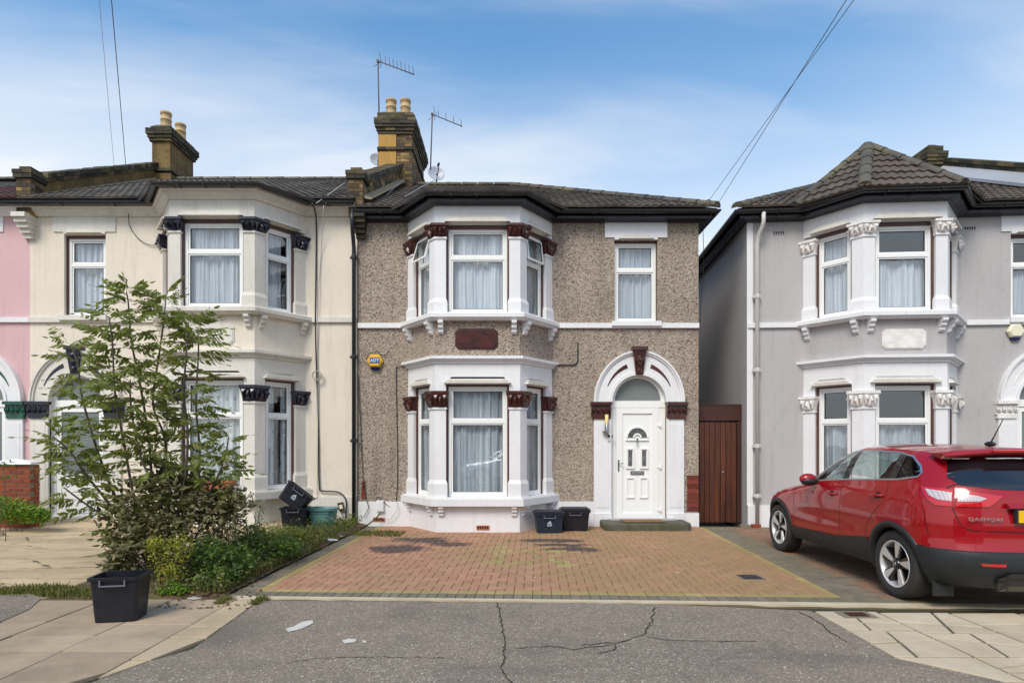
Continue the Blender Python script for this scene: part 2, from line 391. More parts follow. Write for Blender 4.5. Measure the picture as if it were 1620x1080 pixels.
def tiles(parent, O, U, V, poly, mat, limit, flip=None, seed=1, wmin=None):
    """lay tiles in the plane O+u*U+v*V clipped to convex poly (u,v); first LIMIT as objects, the rest one stuff object"""
    rr = random.Random(seed); U = Vector(U); V = Vector(V); O = Vector(O)
    if flip is not None:
        O = Vector((flip-O.x, O.y, O.z)); U = Vector((-U.x, U.y, U.z)); V = Vector((-V.x, V.y, V.z))
        O = O; # mirrored: swap direction so that the frame stays right-handed
        umax = max(p[0] for p in poly); O = O+U*umax; U = -U; poly = [(umax-p[0], p[1]) for p in poly]
    Nn = U.cross(V)
    if Nn.z < 0: Nn = -Nn
    area = sum(poly[i][0]*poly[(i+1) % len(poly)][1]-poly[(i+1) % len(poly)][0]*poly[i][1] for i in range(len(poly)))
    if area < 0: poly = poly[::-1]
    us = [p[0] for p in poly]; vs_ = [p[1] for p in poly]
    full, cut = [], []
    v = min(vs_); r = 0
    while v < max(vs_)-.02:
        u = min(us)-(.15 if r % 2 else 0)
        while u < max(us):
            cs = [(u, v), (u+TILE_W, v), (u+TILE_W, v+TILE_L), (u, v+TILE_L)]
            def inside(p):
                return all((poly[(i+1) % len(poly)][0]-poly[i][0])*(p[1]-poly[i][1])-(poly[(i+1) % len(poly)][1]-poly[i][1])*(p[0]-poly[i][0]) >= -.005 for i in range(len(poly)))
            if all(inside(c) for c in cs): full.append((u, v))
            else: cut.append((u, v))
            u += TILE_W
        v += TILE_L; r += 1
    rest = MB(); fr = mat4(U, V, Nn, O); me = tile_mesh(mat); cnt = 0
    full = sorted(full, key=lambda t: t[1])
    for u, v in full:
        J = Matrix.Translation((u, v, rr.uniform(-.002, .004))) @ Matrix.Rotation(rr.uniform(-.012, .012), 4, 'Z') @ Matrix.Rotation(rr.uniform(-.015, .01), 4, 'X')
        if cnt < limit: inst('tile', me, parent, fr @ J); cnt += 1
        else:
            a, b = tile_vf(); rest.M = fr @ J; rest.add(a, b)
    for u, v in cut:
        bm = bmesh.new(); a, b = tile_vf(); vv = [bm.verts.new((x+u, y+v, z)) for x, y, z in a]
        for f in b: bm.faces.new([vv[i] for i in f])
        for i in range(len(poly)):
            p, q = poly[i], poly[(i+1) % len(poly)]; d = Vector((q[0]-p[0], q[1]-p[1], 0)).normalized()
            bmesh.ops.bisect_plane(bm, geom=bm.verts[:]+bm.edges[:]+bm.faces[:], plane_co=(p[0], p[1], 0), plane_no=(d.y, -d.x, 0), clear_outer=True)
            if not bm.faces: break
        if bm.faces:
            bm.verts.index_update(); V_ = [x.co.copy() for x in bm.verts]; F_ = [[x.index for x in f.verts] for f in bm.faces]
            if cnt < limit and sum(f.calc_area() for f in bm.faces) > .02:
                t = MB(); t.add(V_, F_); inst('tile', t.mesh('tile', mat, recalc=False), parent, fr); cnt += 1
            else: rest.M = fr; rest.add(V_, F_)
        bm.free()
    if rest.f: rest.build('tile_rows', mat, parent, kind='stuff', recalc=False)
    return cnt
def ridge_caps(parent, A, B, mat, flip=None, r=.12, n=None, seed=3):
    A = Vector(A); B = Vector(B)
    if flip is not None: A.x = flip-A.x; B.x = flip-B.x
    L = (B-A).length; n = n or max(1, round(L/.42)); rr = random.Random(seed)
    for i in range(n):
        p = A.lerp(B, i/n); q = A.lerp(B, (i+1)/n-.02/L); m = MB()
        e = (q-p).normalized(); s = e.cross(Vector((0, 0, 1))).normalized(); up = s.cross(e)
        ls = []
        for w_, k in ((p, 1.0+rr.uniform(0, .06)), (q, .94)):
            ls.append([w_+s*cos(a)*r*k+up*(sin(a)*r*k*.75-.02) for a in [pi*j/8 for j in range(9)]])
        m.loft(ls[0], ls[1], smooth=False)
        m.build('ridge_tile', mat, parent)

class House:
    def __init__(s, name, loc, rz, W, cb, cd, cw, flip, st, label, group='bay fronted houses of the street', dbay=.8, a=.753, b=1.365, detail=2):
        s.W = W; s.cb = cb; s.cd = cd; s.cw = cw; s.fl = W if flip else None; s.st = st; s.d = dbay; s.a = a; s.b = b; s.dt = detail
        s.root = empty(name, loc, rz, label, 'house', group)
        L = sqrt((b-a)**2+dbay**2); s.L = L
        s.faces = []
        def mk(O, e):
            n = (e[1], -e[0])
            return lambda u, o, z: (O[0]+e[0]*u+n[0]*o, O[1]+e[1]*u+n[1]*o, z)
        s.front = mk((cb, -dbay), (1, 0)); s.flat = mk((0, 0), (1, 0))
        ex = ((b-a)/L, dbay/L)
        s.cantR = mk((cb+a, -dbay), ex)                       # u from the front corner back to the wall
        s.cantL = mk((cb-b, 0), (ex[0], -ex[1]))              # u from the wall out to the front corner
        s.path = [(cb-b-.1, .13), (cb-b, 0), (cb-a, -dbay), (cb+a, -dbay), (cb+b, 0), (cb+b+.1, .13)]
        s.path = [(cb-b-(b-a)*.2, dbay*.2), (cb-a, -dbay), (cb+a, -dbay), (cb+b+(b-a)*.2, dbay*.2)]
    def mb(s): return MB(s.fl)
    def band(s, secs, name, mat, path=None, parent=None, kind=None, label=None):
        m = s.mb()
        for sec in secs:
            if len(sec) == 4 and not isinstance(sec[0], tuple):
                o0, o1, z0, z1 = sec; sec = [(o0, z0), (o1, z0), (o1, z1), (o0, z1)]
            m.sweep(path or s.path, sec)
        return m.build(name, mat, parent or s.root, label=label)
    def wall(s, zt, zb):
        """flat front wall with openings, side and back walls"""
        W = s.W; ops = [(s.cb-s.b+.12, s.cb+s.b-.12, -9, 99), s.dop, s.wop]
        xs = sorted({0, W} | {v for o in ops for v in o[:2]}); zs = sorted({zb, zt} | {v for o in ops for v in o[2:] if zb < v < zt})
        def solid(x, z): return 0 < x < W and zb < z < zt and not any(o[0] < x < o[1] and o[2] < z < o[3] for o in ops)
        m = s.mb(); T = .3
        for i in range(len(xs)-1):
            for j in range(len(zs)-1):
                x0, x1, z0, z1 = xs[i], xs[i+1], zs[j], zs[j+1]; cx, cz = (x0+x1)/2, (z0+z1)/2
                if not solid(cx, cz): continue
                m.add([(x0, 0, z0), (x1, 0, z0), (x1, 0, z1), (x0, 0, z1)], [(0, 1, 2, 3)])
                m.add([(x0, T, z0), (x1, T, z0), (x1, T, z1), (x0, T, z1)], [(3, 2, 1, 0)])
                for (px_, pz, q) in ((x0-.01, cz, [(x0, 0, z0), (x0, 0, z1), (x0, T, z1), (x0, T, z0)]), (x1+.01, cz, [(x1, 0, z0), (x1, T, z0), (x1, T, z1), (x1, 0, z1)]),
                                     (cx, z0-.01, [(x0, 0, z0), (x0, T, z0), (x1, T, z0), (x1, 0, z0)]), (cx, z1+.01, [(x0, 0, z1), (x1, 0, z1), (x1, T, z1), (x0, T, z1)])):
                    if not solid(px_, pz): m.add(q, [(0, 1, 2, 3)])
        D = 8.4
        m.box(0, .3, T, D, zb, zt); m.box(W-.3, W, T, D, zb, zt); m.box(.3, W-.3, D-.3, D, zb, zt)
        m.build('wall', s.st['wall'], s.root, recalc=False)
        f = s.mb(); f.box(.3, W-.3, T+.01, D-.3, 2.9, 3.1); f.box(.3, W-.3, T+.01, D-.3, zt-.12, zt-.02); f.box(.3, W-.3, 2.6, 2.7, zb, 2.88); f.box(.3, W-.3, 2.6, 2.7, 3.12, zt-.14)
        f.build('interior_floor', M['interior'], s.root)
    def pier_front(s, sg, o, w1=.188, w2=.19, gro=0):
        """plan polygon of the pier on a front corner (sg=+1 right), outward offset o"""
        a, b, d, cx, L = s.a, s.b, s.d, s.cb, s.L; ex = ((b-a)/L, d/L); n2 = (ex[1], -ex[0])
        def G(t, q): return (a+ex[0]*t+n2[0]*q, -d+ex[1]*t+n2[1]*q)
        n1 = (0, -1); den = 1+n1[0]*n2[0]+n1[1]*n2[1]
        C = (a+(n1[0]+n2[0])*o/den, -d+(n1[1]+n2[1])*o/den); Ci = (a+(n1[0]+n2[0])*-.18/den, -d+(n1[1]+n2[1])*-.18/den)
        P = [(a-w1-gro, -d-o), C, G(w2+gro, o), G(w2+gro, -.18), Ci, (a-w1-gro, -d+.18)]
        return [(cx+sg*p[0], p[1]) for p in P]
    def pier_wall(s, sg, o, gro=0):
        a, b, d, cx, L = s.a, s.b, s.d, s.cb, s.L; ex = ((b-a)/L, d/L); n2 = (ex[1], -ex[0])
        def G(t, q): return (a+ex[0]*t+n2[0]*q, -d+ex[1]*t+n2[1]*q)
        t0 = L-.2-gro; A = G(t0, o); tt = (d-n2[1]*o)/ex[1]; B = G(tt, o)
        P = [A, (B[0], .0), (b-.16, .02), G(t0, -.16)]
        return [(cx+sg*p[0], p[1]) for p in P]
    def pier(s, plan, z0, z1, cap0, cap1, ped, capmat):
        """pedestal, shaft, neck, carved capital, block above"""
        m = s.mb(); tr = s.st['trim']
        def lay(o0, g0, za, o1, g1, zb):
            A = [(x, y, za) for x, y in plan(o0, g0)]; B = [(x, y, zb) for x, y in plan(o1, g1)]; m.loft(A, B)
        lay(.045, .025, z0, .045, .025, z0+ped); lay(.045, .025, z0+ped, .02, .0, z0+ped+.07)
        lay(.02, 0, z0+ped+.07, .02, 0, cap0-.035); lay(.04, .015, cap0-.035, .04, .015, cap0)
        if cap1 < z1: lay(.018, 0, cap1, .018, 0, z1)
        col = m.build('column', tr, s.root)
        c = s.mb(); m = c; h = cap1-cap0
        lay(.03, .01, cap0, .045, .02, cap0+h*.35); lay(.045, .02, cap0+h*.35, .085, .045, cap0+h*.82); lay(.10, .055, cap0+h*.82, .10, .055, cap1)
        # carved leaves standing proud of the bell: one zigzag per face
        P = plan(.06, .02)
        npt = len(P)-3 if len(P) == 6 else 1
        for i in range(npt+0 if len(P) == 6 else 1):
            A = Vector(P[i]); B = Vector(P[i+1]); e = B-A; ln = e.length; e.normalize()
            nn = Vector((e.y, -e.x)); mid = Vector((sum(p[0] for p in P)/len(P), sum(p[1] for p in P)/len(P)))
            if nn.dot((A+B)/2-mid) < 0: nn = -nn
            k = max(2, round(ln/.085))
            for j in range(k):
                t = (j+.5)/k*ln; cxy = A+e*t+nn*.012
                up = (j % 2 == 0)
                z_ = cap0+h*(.52 if up else .40); wv = ln/k*.62
                top = cap0+h*(.84 if up else .66); bot = cap0+h*(.14 if up else .08)
                pts = [(cxy-e*(wv if up else wv*.35), top), (cxy+e*(wv if up else wv*.35), top), (cxy+e*(wv*.3 if up else wv), bot+.0), (cxy-e*(wv*.3 if up else wv), bot)]
                apx = cxy+nn*.045
                vs = [(p.x, p.y, z) for p, z in pts]+[(apx.x, apx.y, z_)]
                c.add(vs, [(0, 1, 4), (1, 2, 4), (2, 3, 4), (3, 0, 4)])
                c.blob((apx.x, apx.y, z_), (.02, .02, .024), 6, 4)
        c.build('capital', capmat, s.root)
    def window(s, fr, u0, u1, z0, z1, zt, back=.10, curtain='net', open_top=0.0, parent=None, tim=.035, ctop=None, cgap=None):
        m = s.mb(); st = .05
        o1 = -back+.03; o0 = -back-.04
        t = tim if tim else 0
        a0, a1, b0, b1 = u0+t, u1-t, z0+.004, z1-t
        m.fbox(fr, a0, a0+st, o0, o1, b0, b1); m.fbox(fr, a1-st, a1, o0, o1, b0, b1)
        m.fbox(fr, a0+st, a1-st, o0, o1, b0, b0+st); m.fbox(fr, a0+st, a1-st, o0, o1, b1-st, b1); m.fbox(fr, a0+st, a1-st, o0, o1, zt-.03, zt+.03)
        m.fbox(fr, u0-.01, u1+.01, o0, o1+.05, z0-.03, z0)
        w_ = m.build('window', M['upvc'], s.root)
        if tim:
            q = s.mb(); q.fbox(fr, u0-.01, a0-.002, o0-.03, o1+.03, z0, z1); q.fbox(fr, a1+.002, u1+.01, o0-.03, o1+.03, z0, z1); q.fbox(fr, a0, a1, o0-.03, o1+.03, b1+.002, z1+.02)
            q.build('timber_surround', s.st['timber'], w_)
        # sashes
        for (c0, c1, lift) in ((b0+st, zt-.03, 0), (zt+.03, b1-st, open_top)):
            q = s.mb(); i0, i1 = a0+st+.002, a1-st-.002; sw = .028 if lift == 0 and c1-c0 > .8 else .034
            def frr(u, o, z, fr=fr, c1=c1, lift=lift):
                dz = c1-z; return fr(u, o+dz*sin(lift), c1-dz*cos(lift))
            oo0, oo1 = -back-.02, -back+.016
            if lift: oo0 += .05; oo1 += .05; i0 -= .03; i1 += .03
            q.fbox(frr, i0, i0+sw, oo0, oo1, c0+.002, c1-.002); q.fbox(frr, i1-sw, i1, oo0, oo1, c0+.002, c1-.002)
            q.fbox(frr, i0+sw, i1-sw, oo0, oo1, c0+.002, c0+sw); q.fbox(frr, i0+sw, i1-sw, oo0, oo1, c1-sw, c1-.002)
            q.build('sash', M['upvc'], w_)
            p = s.mb(); p.fbox(frr, i0+sw-.003, i1-sw+.003, oo0+.012, oo0+.016, c0+sw-.003, c1-sw+.003); p.build('pane', M['glass'], w_)
            gk = s.mb()
            for (x0, x1, y0, y1) in ((i0+sw, i0+sw+.007, c0+sw, c1-sw), (i1-sw-.007, i1-sw, c0+sw, c1-sw), (i0+sw+.007, i1-sw-.007, c0+sw, c0+sw+.007), (i0+sw+.007, i1-sw-.007, c1-sw-.007, c1-sw)):
                gk.fbox(frr, x0, x1, oo0+.017, oo1-.006, y0, y1)
            gk.build('gasket', M['black_plastic'], w_)
        if curtain:
            rr = random.Random(int(u0*1000+z0*77)+int(s.cb*10)); q = s.mb(); n = 90; vs = []; ph = [rr.uniform(0, 6) for _ in range(4)]; fq = (rr.uniform(22, 46), rr.uniform(60, 110))
            ct = ctop if ctop else z1
            ex_ = .02 if u1-u0 > .7 else .14
            segs = [(u0-ex_, u1+ex_)] if not cgap else [(u0-.02, cgap[0]), (cgap[1], u1+.02)]
            for (p0, p1) in segs:
                vs = []
                for i in range(n+1):
                    u = p0+(p1-p0)*i/n; x = u
                    o = -back-.10+.024*sin(x*fq[0]+ph[0]+2.4*sin(x*7+ph[3]))+.012*sin(x*fq[1]+ph[1])+.022*sin(x*13+ph[2])
                    for z in (z0-.05, (z0+ct)/2, ct): vs.append(fr(u, o*(1 if z < ct else .98)+.01*sin(z*3+x*9), z))
                fs = []
                for i in range(n):
                    for j in range(2): fs.append((i*3+j, i*3+3+j, i*3+4+j, i*3+1+j))
                q.add(vs, fs, smooth=True)
            q.build('curtain', M[curtain], w_, recalc=False)
        return w_
    def hood(s, fr, uc, hw, z, proj=.06):
        m = s.mb()
        for i in range(3):
            m.fprism(fr, [(uc-hw+.05*i-.0, z+.042*i), (uc+hw-.05*i, z+.042*i), (uc+hw-.05*i-.035, z+.042*i+.032), (uc-hw+.05*i+.035, z+.042*i+.032)], 0, proj+.055-.035*i)
            if i < 2: m.fbox(fr, uc-hw+.06*i+.05, uc+hw-.06*i-.05, 0, proj-.03*i, z+.042*i+.032, z+.042*i+.042)
        m.build('window_hood', s.st['hood'], s.root)
    def brackets(s, z, deep=.15, hgt=.075):
        a, L = s.a, s.L; pos = [(s.front, -a+.1), (s.front, a-.1), (s.cantR, .12), (s.cantL, L-.12), (s.cantR, L-.06), (s.cantL, .06)]
        for fr, u in pos:
            m = s.mb(); w_ = .045
            for i in range(3):
                dd = deep*(1-i*.3)
                m.fprism(lambda p, o, q, fr=fr, u=u: fr(u+o, p, q), [(0, z-hgt*i), (dd, z-hgt*i), (dd, z-hgt*(i+.55)), (dd-.035, z-hgt*(i+1)+.004), (0, z-hgt*(i+1))], -w_, w_)
            m.build('bracket', s.st['trim'], s.root)
    def bay(s, zb):
        st = s.st; a, L = s.a, s.L; tr = st['trim']
        # lower level
        s.band([(-.22, 0, zb, .47)], 'bay_plinth', st['plinth'])
        s.band([(-.22, .13, .475, .60), (-.2, .10, .60, .625)], 'bay_sill', tr)
        s.band([(-.22, .015, 2.645, 3.02)], 'bay_frieze', tr)
        s.band([(-.2, .05, 3.02, 3.06), (-.2, .085, 3.06, 3.09), (-.2, .12, 3.09, 3.14)], 'cornice', tr)
        s.band([(-.22, 0, 3.14, 3.80)], 'bay_wall', st['wall'])
        for sg in (1, -1):
            cm = st['cap']
            s.pier(lambda o, g_, sg=sg: s.pier_front(sg, o, gro=g_), .625, 2.645, 2.23, 2.52, .24, cm)
            s.pier(lambda o, g_, sg=sg: s.pier_wall(sg, o, gro=g_), .625, 2.645, 2.20, 2.47, .24, cm)
            s.pier(lambda o, g_, sg=sg: s.pier_front(sg, o, gro=g_), 3.91, 5.50, 5.27, 5.50, .20, cm)
            s.pier(lambda o, g_, sg=sg: s.pier_wall(sg, o, gro=g_), 3.91, 5.42, 5.17, 5.42, .20, cm)
        kw = st.get('win', {})
        s.window(s.front, -a+.19, a-.19, .63, 2.645, 1.98, **kw.get('lf', {'curtain': 'net_dim'}))
        s.window(s.cantR, .195, L-.205, .63, 2.645, 1.98, **kw.get('lr', {'curtain': 'net_dim'}))
        s.window(s.cantL, .205, L-.195, .63, 2.645, 1.98, **kw.get('ll', {'curtain': 'net_dim'}))
        s.hood(s.front, 0, .60, 2.66, .03); s.hood(s.cantR, .5, .36, 2.66, .03); s.hood(s.cantL, .5, .36, 2.66, .03)
        s.window(s.front, -a+.19, a-.19, 3.92, 5.47, 4.92, **kw.get('uf', {'curtain': 'net'}))
        s.window(s.cantR, .195, L-.205, 3.92, 5.47, 4.92, **kw.get('ur', {'curtain': 'net'}))
        s.window(s.cantL, .205, L-.195, 3.92, 5.47, 4.92, **kw.get('ul', {'curtain': 'net'}))
        s.band([(-.22, .015, 5.50, 5.97)], 'bay_frieze', tr)
        s.hood(s.front, 0, .58, 5.52, .06); s.hood(s.cantR, .5, .37, 5.52, .06); s.hood(s.cantL, .5, .37, 5.52, .06)
        s.brackets(3.765); s.brackets(.47, .11, .065)
        # boards closing the bay inside
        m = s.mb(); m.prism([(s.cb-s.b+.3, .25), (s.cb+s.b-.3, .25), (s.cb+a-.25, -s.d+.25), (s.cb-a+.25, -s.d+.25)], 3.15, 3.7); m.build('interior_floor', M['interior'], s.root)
    def string(s):
        cb, a, b, d = s.cb, s.a, s.b, s.d
        m = s.mb()
        def sw(o, z0, z1):
            # offset path: along the wall, round the bay, along the wall
            k = o
            m.sweep([(-.0, 0), (cb-b-.07, 0)], [(-.05, z0), (.05, z0), (.05, z1), (-.05, z1)])
            m.sweep([(cb+b+.07, 0), (s.W, 0)], [(-.05, z0), (.05, z0), (.05, z1), (-.05, z1)])
        sw(0, 3.80, 3.895)
        p = [(cb-b-.10, .02), (cb-a, -d), (cb+a, -d), (cb+b+.10, .02)]
        m.sweep(s.path, [(-.2, 3.775), (.10, 3.775), (.13, 3.81), (.16, 3.82), (.16, 3.885), (.12, 3.91), (-.2, 3.91)])
        m.build('string_course', s.st['trim'], s.root)
    def flat_window(s, hw=.415, z0=3.93, z1=5.47):
        u0, u1 = s.cw-hw, s.cw+hw
        s.window(s.flat, u0, u1, z0, z1, 4.93, back=.12, tim=.012 if s.st.get('thin') else .03, **s.st.get('win', {}).get('fl', {'curtain': 'net'}))
        m = s.mb(); m.fbox(s.flat, s.cw-hw-.06, s.cw+hw+.06, -.2, .09, 3.835, 3.925); m.build('sill', s.st['trim'], s.root)
        if True:
            m = s.mb(); zz = z1+.07
            m.fprism(s.flat, [(s.cw-.6, zz), (s.cw-hw-.0, zz), (s.cw-hw+.0, zz-.04), (s.cw+hw, zz-.04), (s.cw+hw, zz), (s.cw+.6, zz), (s.cw+.6, zz+.30), (s.cw-.6, zz+.30)], -.02, .022)
            m.fbox(s.flat, s.cw-hw, s.cw+hw, -.13, -.02, z1+.021, zz)
            m.build('lintel', s.st['trim'], s.root)
            f2 = lambda u, o, z: s.flat(u, o+.02, z)
            s.hood(f2, s.cw, .34, z1+.04, -.005)
    def door(s, kind, zs=2.38, zb=-.03):
        """arched surround, pilasters, capitals, keystone, door"""
        cd = s.cd; tr = s.st['trim']; fl = s.flat; n = 36; ri = .53; m = s.mb()
        def arc(rx, rz, k): t = pi*k/n; return (cd-rx*cos(t), zs+rz*sin(t))
        def ring(r0, r1, o0, o1, nm):
            for k in range(n):
                A = [arc(*r0, k), arc(*r1, k), arc(*r1, k+1), arc(*r0, k+1)]
                m.fprism(fl, A, o0, o1)
        ring((ri, ri), (.80, .915), -.04, .045, 0); ring((.80, .915), (.835, .95), -.02, .075, 0); ring((.835, .95), (.87, .985), -.02, .10, 0)
        ring((ri-.015, ri-.015), (ri+.04, ri+.045), -.12, .065, 0)
        m.build('door_arch', tr, s.root)
        cm = s.st['cap']
        for sg in (-1, 1):
            q = s.mb(); x0, x1 = cd+sg*.53, cd+sg*.865; x0, x1 = min(x0, x1), max(x0, x1)
            q.fbox(fl, x0, x1, -.04, .045, .25, zs-.325); q.fbox(fl, x0, x1+(.0), -.04, .075, zb, .25); q.fbox(fl, x0+.05, x1-.05, .045, .052, .36, zs-.42)
            q.build('pilaster', tr, s.root)
            q = s.mb(); e0, e1 = x0-(.03 if sg < 0 else 0), x1+(.03 if sg > 0 else 0)
            if sg < 0: e0 -= .03
            else: e1 += .03
            q.fbox(fl, e0+.03, e1-.03, -.04, .07, zs-.325, zs-.25); q.fbox(fl, e0+.01, e1-.01, -.04, .06, zs-.25, zs-.06)
            q.fbox(fl, e0, e1, -.04, .12, zs-.06, zs)
            for j in range(4):
                u = e0+(j+.5)/4*(e1-e0); zc = zs-.155
                q.blob(fl(u, .075, zc), (.018, .02, .03), 6, 4)
                for a_ in (-1, 1):
                    q.tube([fl(u+.035*a_*cos(t), .075, zc+.06*sin(t)) for t in [pi/2*(i/3*2-1) for i in range(4)]], [.010, .014, .014, .010], 6)
            q.build('capital', cm, s.root)
        if s.st.get('leaf', True):
            for sg in (-1, 1):
                q = s.mb(); A = []; B = []; nn = 14
                for i in range(nn+1):
                    t = i/nn; ang = radians(24+46*t); rx = .66; rz = .73; th = .006+.034*t
                    A.append((cd+sg*(rx-th)*cos(ang)*1.0, zs+(rz-th)*sin(ang))); B.append((cd+sg*(rx+th)*cos(ang), zs+(rz+th)*sin(ang)))
                for i in range(nn): q.fprism(fl, [A[i], A[i+1], B[i+1], B[i]], .044, .052)
                q.build('arch_inlay', cm, s.root)
        q = s.mb(); zk = zs+.52
        q.loft([fl(cd-.068, .0, zk), fl(cd+.068, .0, zk), fl(cd+.068, .09, zk), fl(cd-.068, .09, zk)], [fl(cd-.125, 0, zk+.46), fl(cd+.125, 0, zk+.46), fl(cd+.125, .13, zk+.46), fl(cd-.125, .13, zk+.46)])
        q.fbox(fl, cd-.15, cd+.15, 0, .16, zk+.46, zk+.53)
        if kind == 'panel':            # carved bearded head
            zc = zk+.28
            q.blob(fl(cd, .12, zc), (.075, .05, .10), 10, 7)
            q.blob(fl(cd, .165, zc-.01), (.016, .03, .032), 6, 5)
            for a_ in (-1, 1):
                q.blob(fl(cd+.03*a_, .158, zc+.025), (.018, .014, .011), 6, 4); q.tube([fl(cd+a_*t_, .165, zc+.045+.008*sin(t_*60)) for t_ in (.008, .03, .052)], .008, 5)
                q.tube([fl(cd+a_*.095, .10, zk+.42), fl(cd+a_*.085, .11, zk+.28), fl(cd+a_*.06, .10, zk+.10)], [.012, .014, .008], 6)
            q.tube([fl(cd+t_, .165, zc-.05-.004*cos(t_*80)) for t_ in (-.03, 0, .03)], .008, 5); q.blob(fl(cd, .14, zc-.085), (.03, .03, .025), 8, 5)
            q.tube([fl(cd-.03, .10, zk+.12), fl(cd-.04, .10, zk+.05), fl(cd, .10, zk+.02), fl(cd+.04, .10, zk+.05), fl(cd+.03, .10, zk+.12)], .010, 6)
            q.blob(fl(cd, .10, zk+.07), (.02, .02, .02), 6, 4)
        else:
            for j in range(3): q.blob(fl(cd, .10+.012*j, zk+.1+.13*j), (.05+.012*j, .04, .055), 8, 5)
        q.build('keystone', cm, s.root)
        # frame with fanlight
        dep = -.14; q = s.mb(); zh = zs-.01; zf = zs-.10
        def ringf(r0, r1, o0, o1, z_, M_=q):
            for k in range(n):
                f = lambda r, k: (cd-r*cos(pi*k/n), z_+r*sin(pi*k/n))
                M_.fprism(fl, [f(r0, k), f(r1, k), f(r1, k+1), f(r0, k+1)], o0, o1)
        ringf(.445, .545, dep, dep+.07, zs+.02)
        q.fbox(fl, cd-.545, cd+.545, dep, dep+.08, zf, zs+.03)
        e0, e1 = (.424, .404) if kind == 'panel' else (.459, .459)
        q.fbox(fl, cd-.545, cd-e0, dep, dep+.07, .12, zf); q.fbox(fl, cd+e1, cd+.545, dep, dep+.07, .12, zf); q.fbox(fl, cd-.545, cd+.545, dep, dep+.12, .08, .12); q.fbox(fl, cd-.545, cd+.545, -.16, .02, -.12, .078)
        df = q.build('door_frame', M['upvc'], s.root)
        q = s.mb(); pts = [(cd-.445*cos(pi*k/n), zs+.03+.435*sin(pi*k/n)) for k in range(n+1)]
        q.fprism(fl, pts, dep+.03, dep+.036); q.build('fanlight', M['glass_grey'], df)
        q = s.mb(); l0, l1 = cd-.455, cd+.455; dz0, dz1 = .13, zf-.005
        if kind == 'panel':
            l0 = cd-.42; l1 = cd+.40
            q.fbox(fl, l0, l1, dep+.01, dep+.06, dz0, dz1)
            q.fbox(fl, l0, l0+.12, dep+.06, dep+.085, dz0, dz1); q.fbox(fl, l1-.12, l1, dep+.06, dep+.085, dz0, dz1)
            q.fbox(fl, l0+.12, l1-.12, dep+.06, dep+.085, dz1-.11, dz1); q.fbox(fl, l0+.12, l1-.12, dep+.06, dep+.085, dz0, dz0+.10)
            dr = q.build('front_door', M['upvc'], s.root)
            f0 = dep+.06; dc = (l0+l1)/2
            def frame_rect(x0, x1, z0, z1, wd=.022, pr=.022):
                t = s.mb(); t.fbox(fl, x0, x1, f0, f0+pr, z0, z0+wd); t.fbox(fl, x0, x1, f0, f0+pr, z1-wd, z1); t.fbox(fl, x0, x0+wd, f0, f0+pr, z0+wd, z1-wd); t.fbox(fl, x1-wd, x1, f0, f0+pr, z0+wd, z1-wd)
                return t.build('door_panel', M['upvc'], dr)
            frame_rect(dc-.21, dc-.05, .53, .93); frame_rect(dc+.05, dc+.21, .53, .93)
            for sg in (-1, 1):
                x0, x1 = (dc-.215, dc-.055) if sg < 0 else (dc+.055, dc+.215)
                frame_rect(x0, x1, 1.10, 1.50, .03, .026)
                t = s.mb(); t.fbox(fl, x0+.045, x1-.045, f0, f0+.012, 1.15, 1.45); t.build('pane', M['door_glass'], dr)
                t = s.mb(); xm = (x0+x1)/2
                for (za, zb_) in ((1.15, 1.26), (1.34, 1.45)): t.fbox(fl, xm-.002, xm+.002, f0+.012, f0+.016, za, zb_)
                for a_ in (-1, 1):
                    t.tube([fl(xm, f0+.014, 1.34), fl(xm+a_*.022, f0+.014, 1.29), fl(xm, f0+.014, 1.26)], .003, 4); t.tube([fl(xm+a_*.034, f0+.014, 1.15), fl(xm+a_*.03, f0+.014, 1.24), fl(xm, f0+.014, 1.30)], .003, 4)
                t.build('leading', M['lead'], dr)
            t = s.mb(); zz = 1.70; nn = 18
            for k in range(nn):
                f = lambda r, k: (dc-r*cos(pi*k/nn), zz+r*sin(pi*k/nn))
                t.fprism(fl, [f(.185, k), f(.215, k), f(.215, k+1), f(.185, k+1)], f0, f0+.026); t.fprism(fl, [f(.055, k), f(.085, k), f(.085, k+1), f(.055, k+1)], f0, f0+.026)
            t.fbox(fl, dc-.225, dc+.225, f0, f0+.026, zz-.06, zz-.035)
            t.build('door_panel', M['upvc'], dr)
            t = s.mb()
            for k in range(nn):
                f = lambda r, k: (dc-r*cos(pi*k/nn), zz+r*sin(pi*k/nn)); t.fprism(fl, [f(.085, k), f(.185, k), f(.185, k+1), f(.085, k+1)], f0, f0+.012)
            t.build('pane', M['door_glass'], dr)
            t = s.mb()
            for k in (4, 9, 14): aa = pi*k/nn; t.tube([fl(dc-.09*cos(aa), f0+.014, zz+.09*sin(aa)), fl(dc-.18*cos(aa), f0+.014, zz+.18*sin(aa))], .003, 4)
            t.build('leading', M['lead'], dr)
            t = s.mb(); t.fbox(fl, dc-.13, dc+.13, f0, f0+.018, .985, 1.055); t.build('letterbox', M['metal'], dr)
            t = s.mb(); t.fbox(fl, dc-.11, dc+.11, f0+.018, f0+.024, 1.0, 1.042); t.build('letter_flap', M['chrome'], dr)
            t = s.mb(); t.fprism(fl, [(dc-.014, 1.62), (dc+.014, 1.62), (dc+.02, 1.67), (dc, 1.70), (dc-.02, 1.67)], f0, f0+.03)
            t.tube([fl(dc-.014, f0+.03, 1.64), fl(dc-.018, f0+.04, 1.56), fl(dc, f0+.045, 1.53), fl(dc+.018, f0+.04, 1.56), fl(dc+.014, f0+.03, 1.64)], .005, 6); t.build('door_knocker', M['metal'], dr)
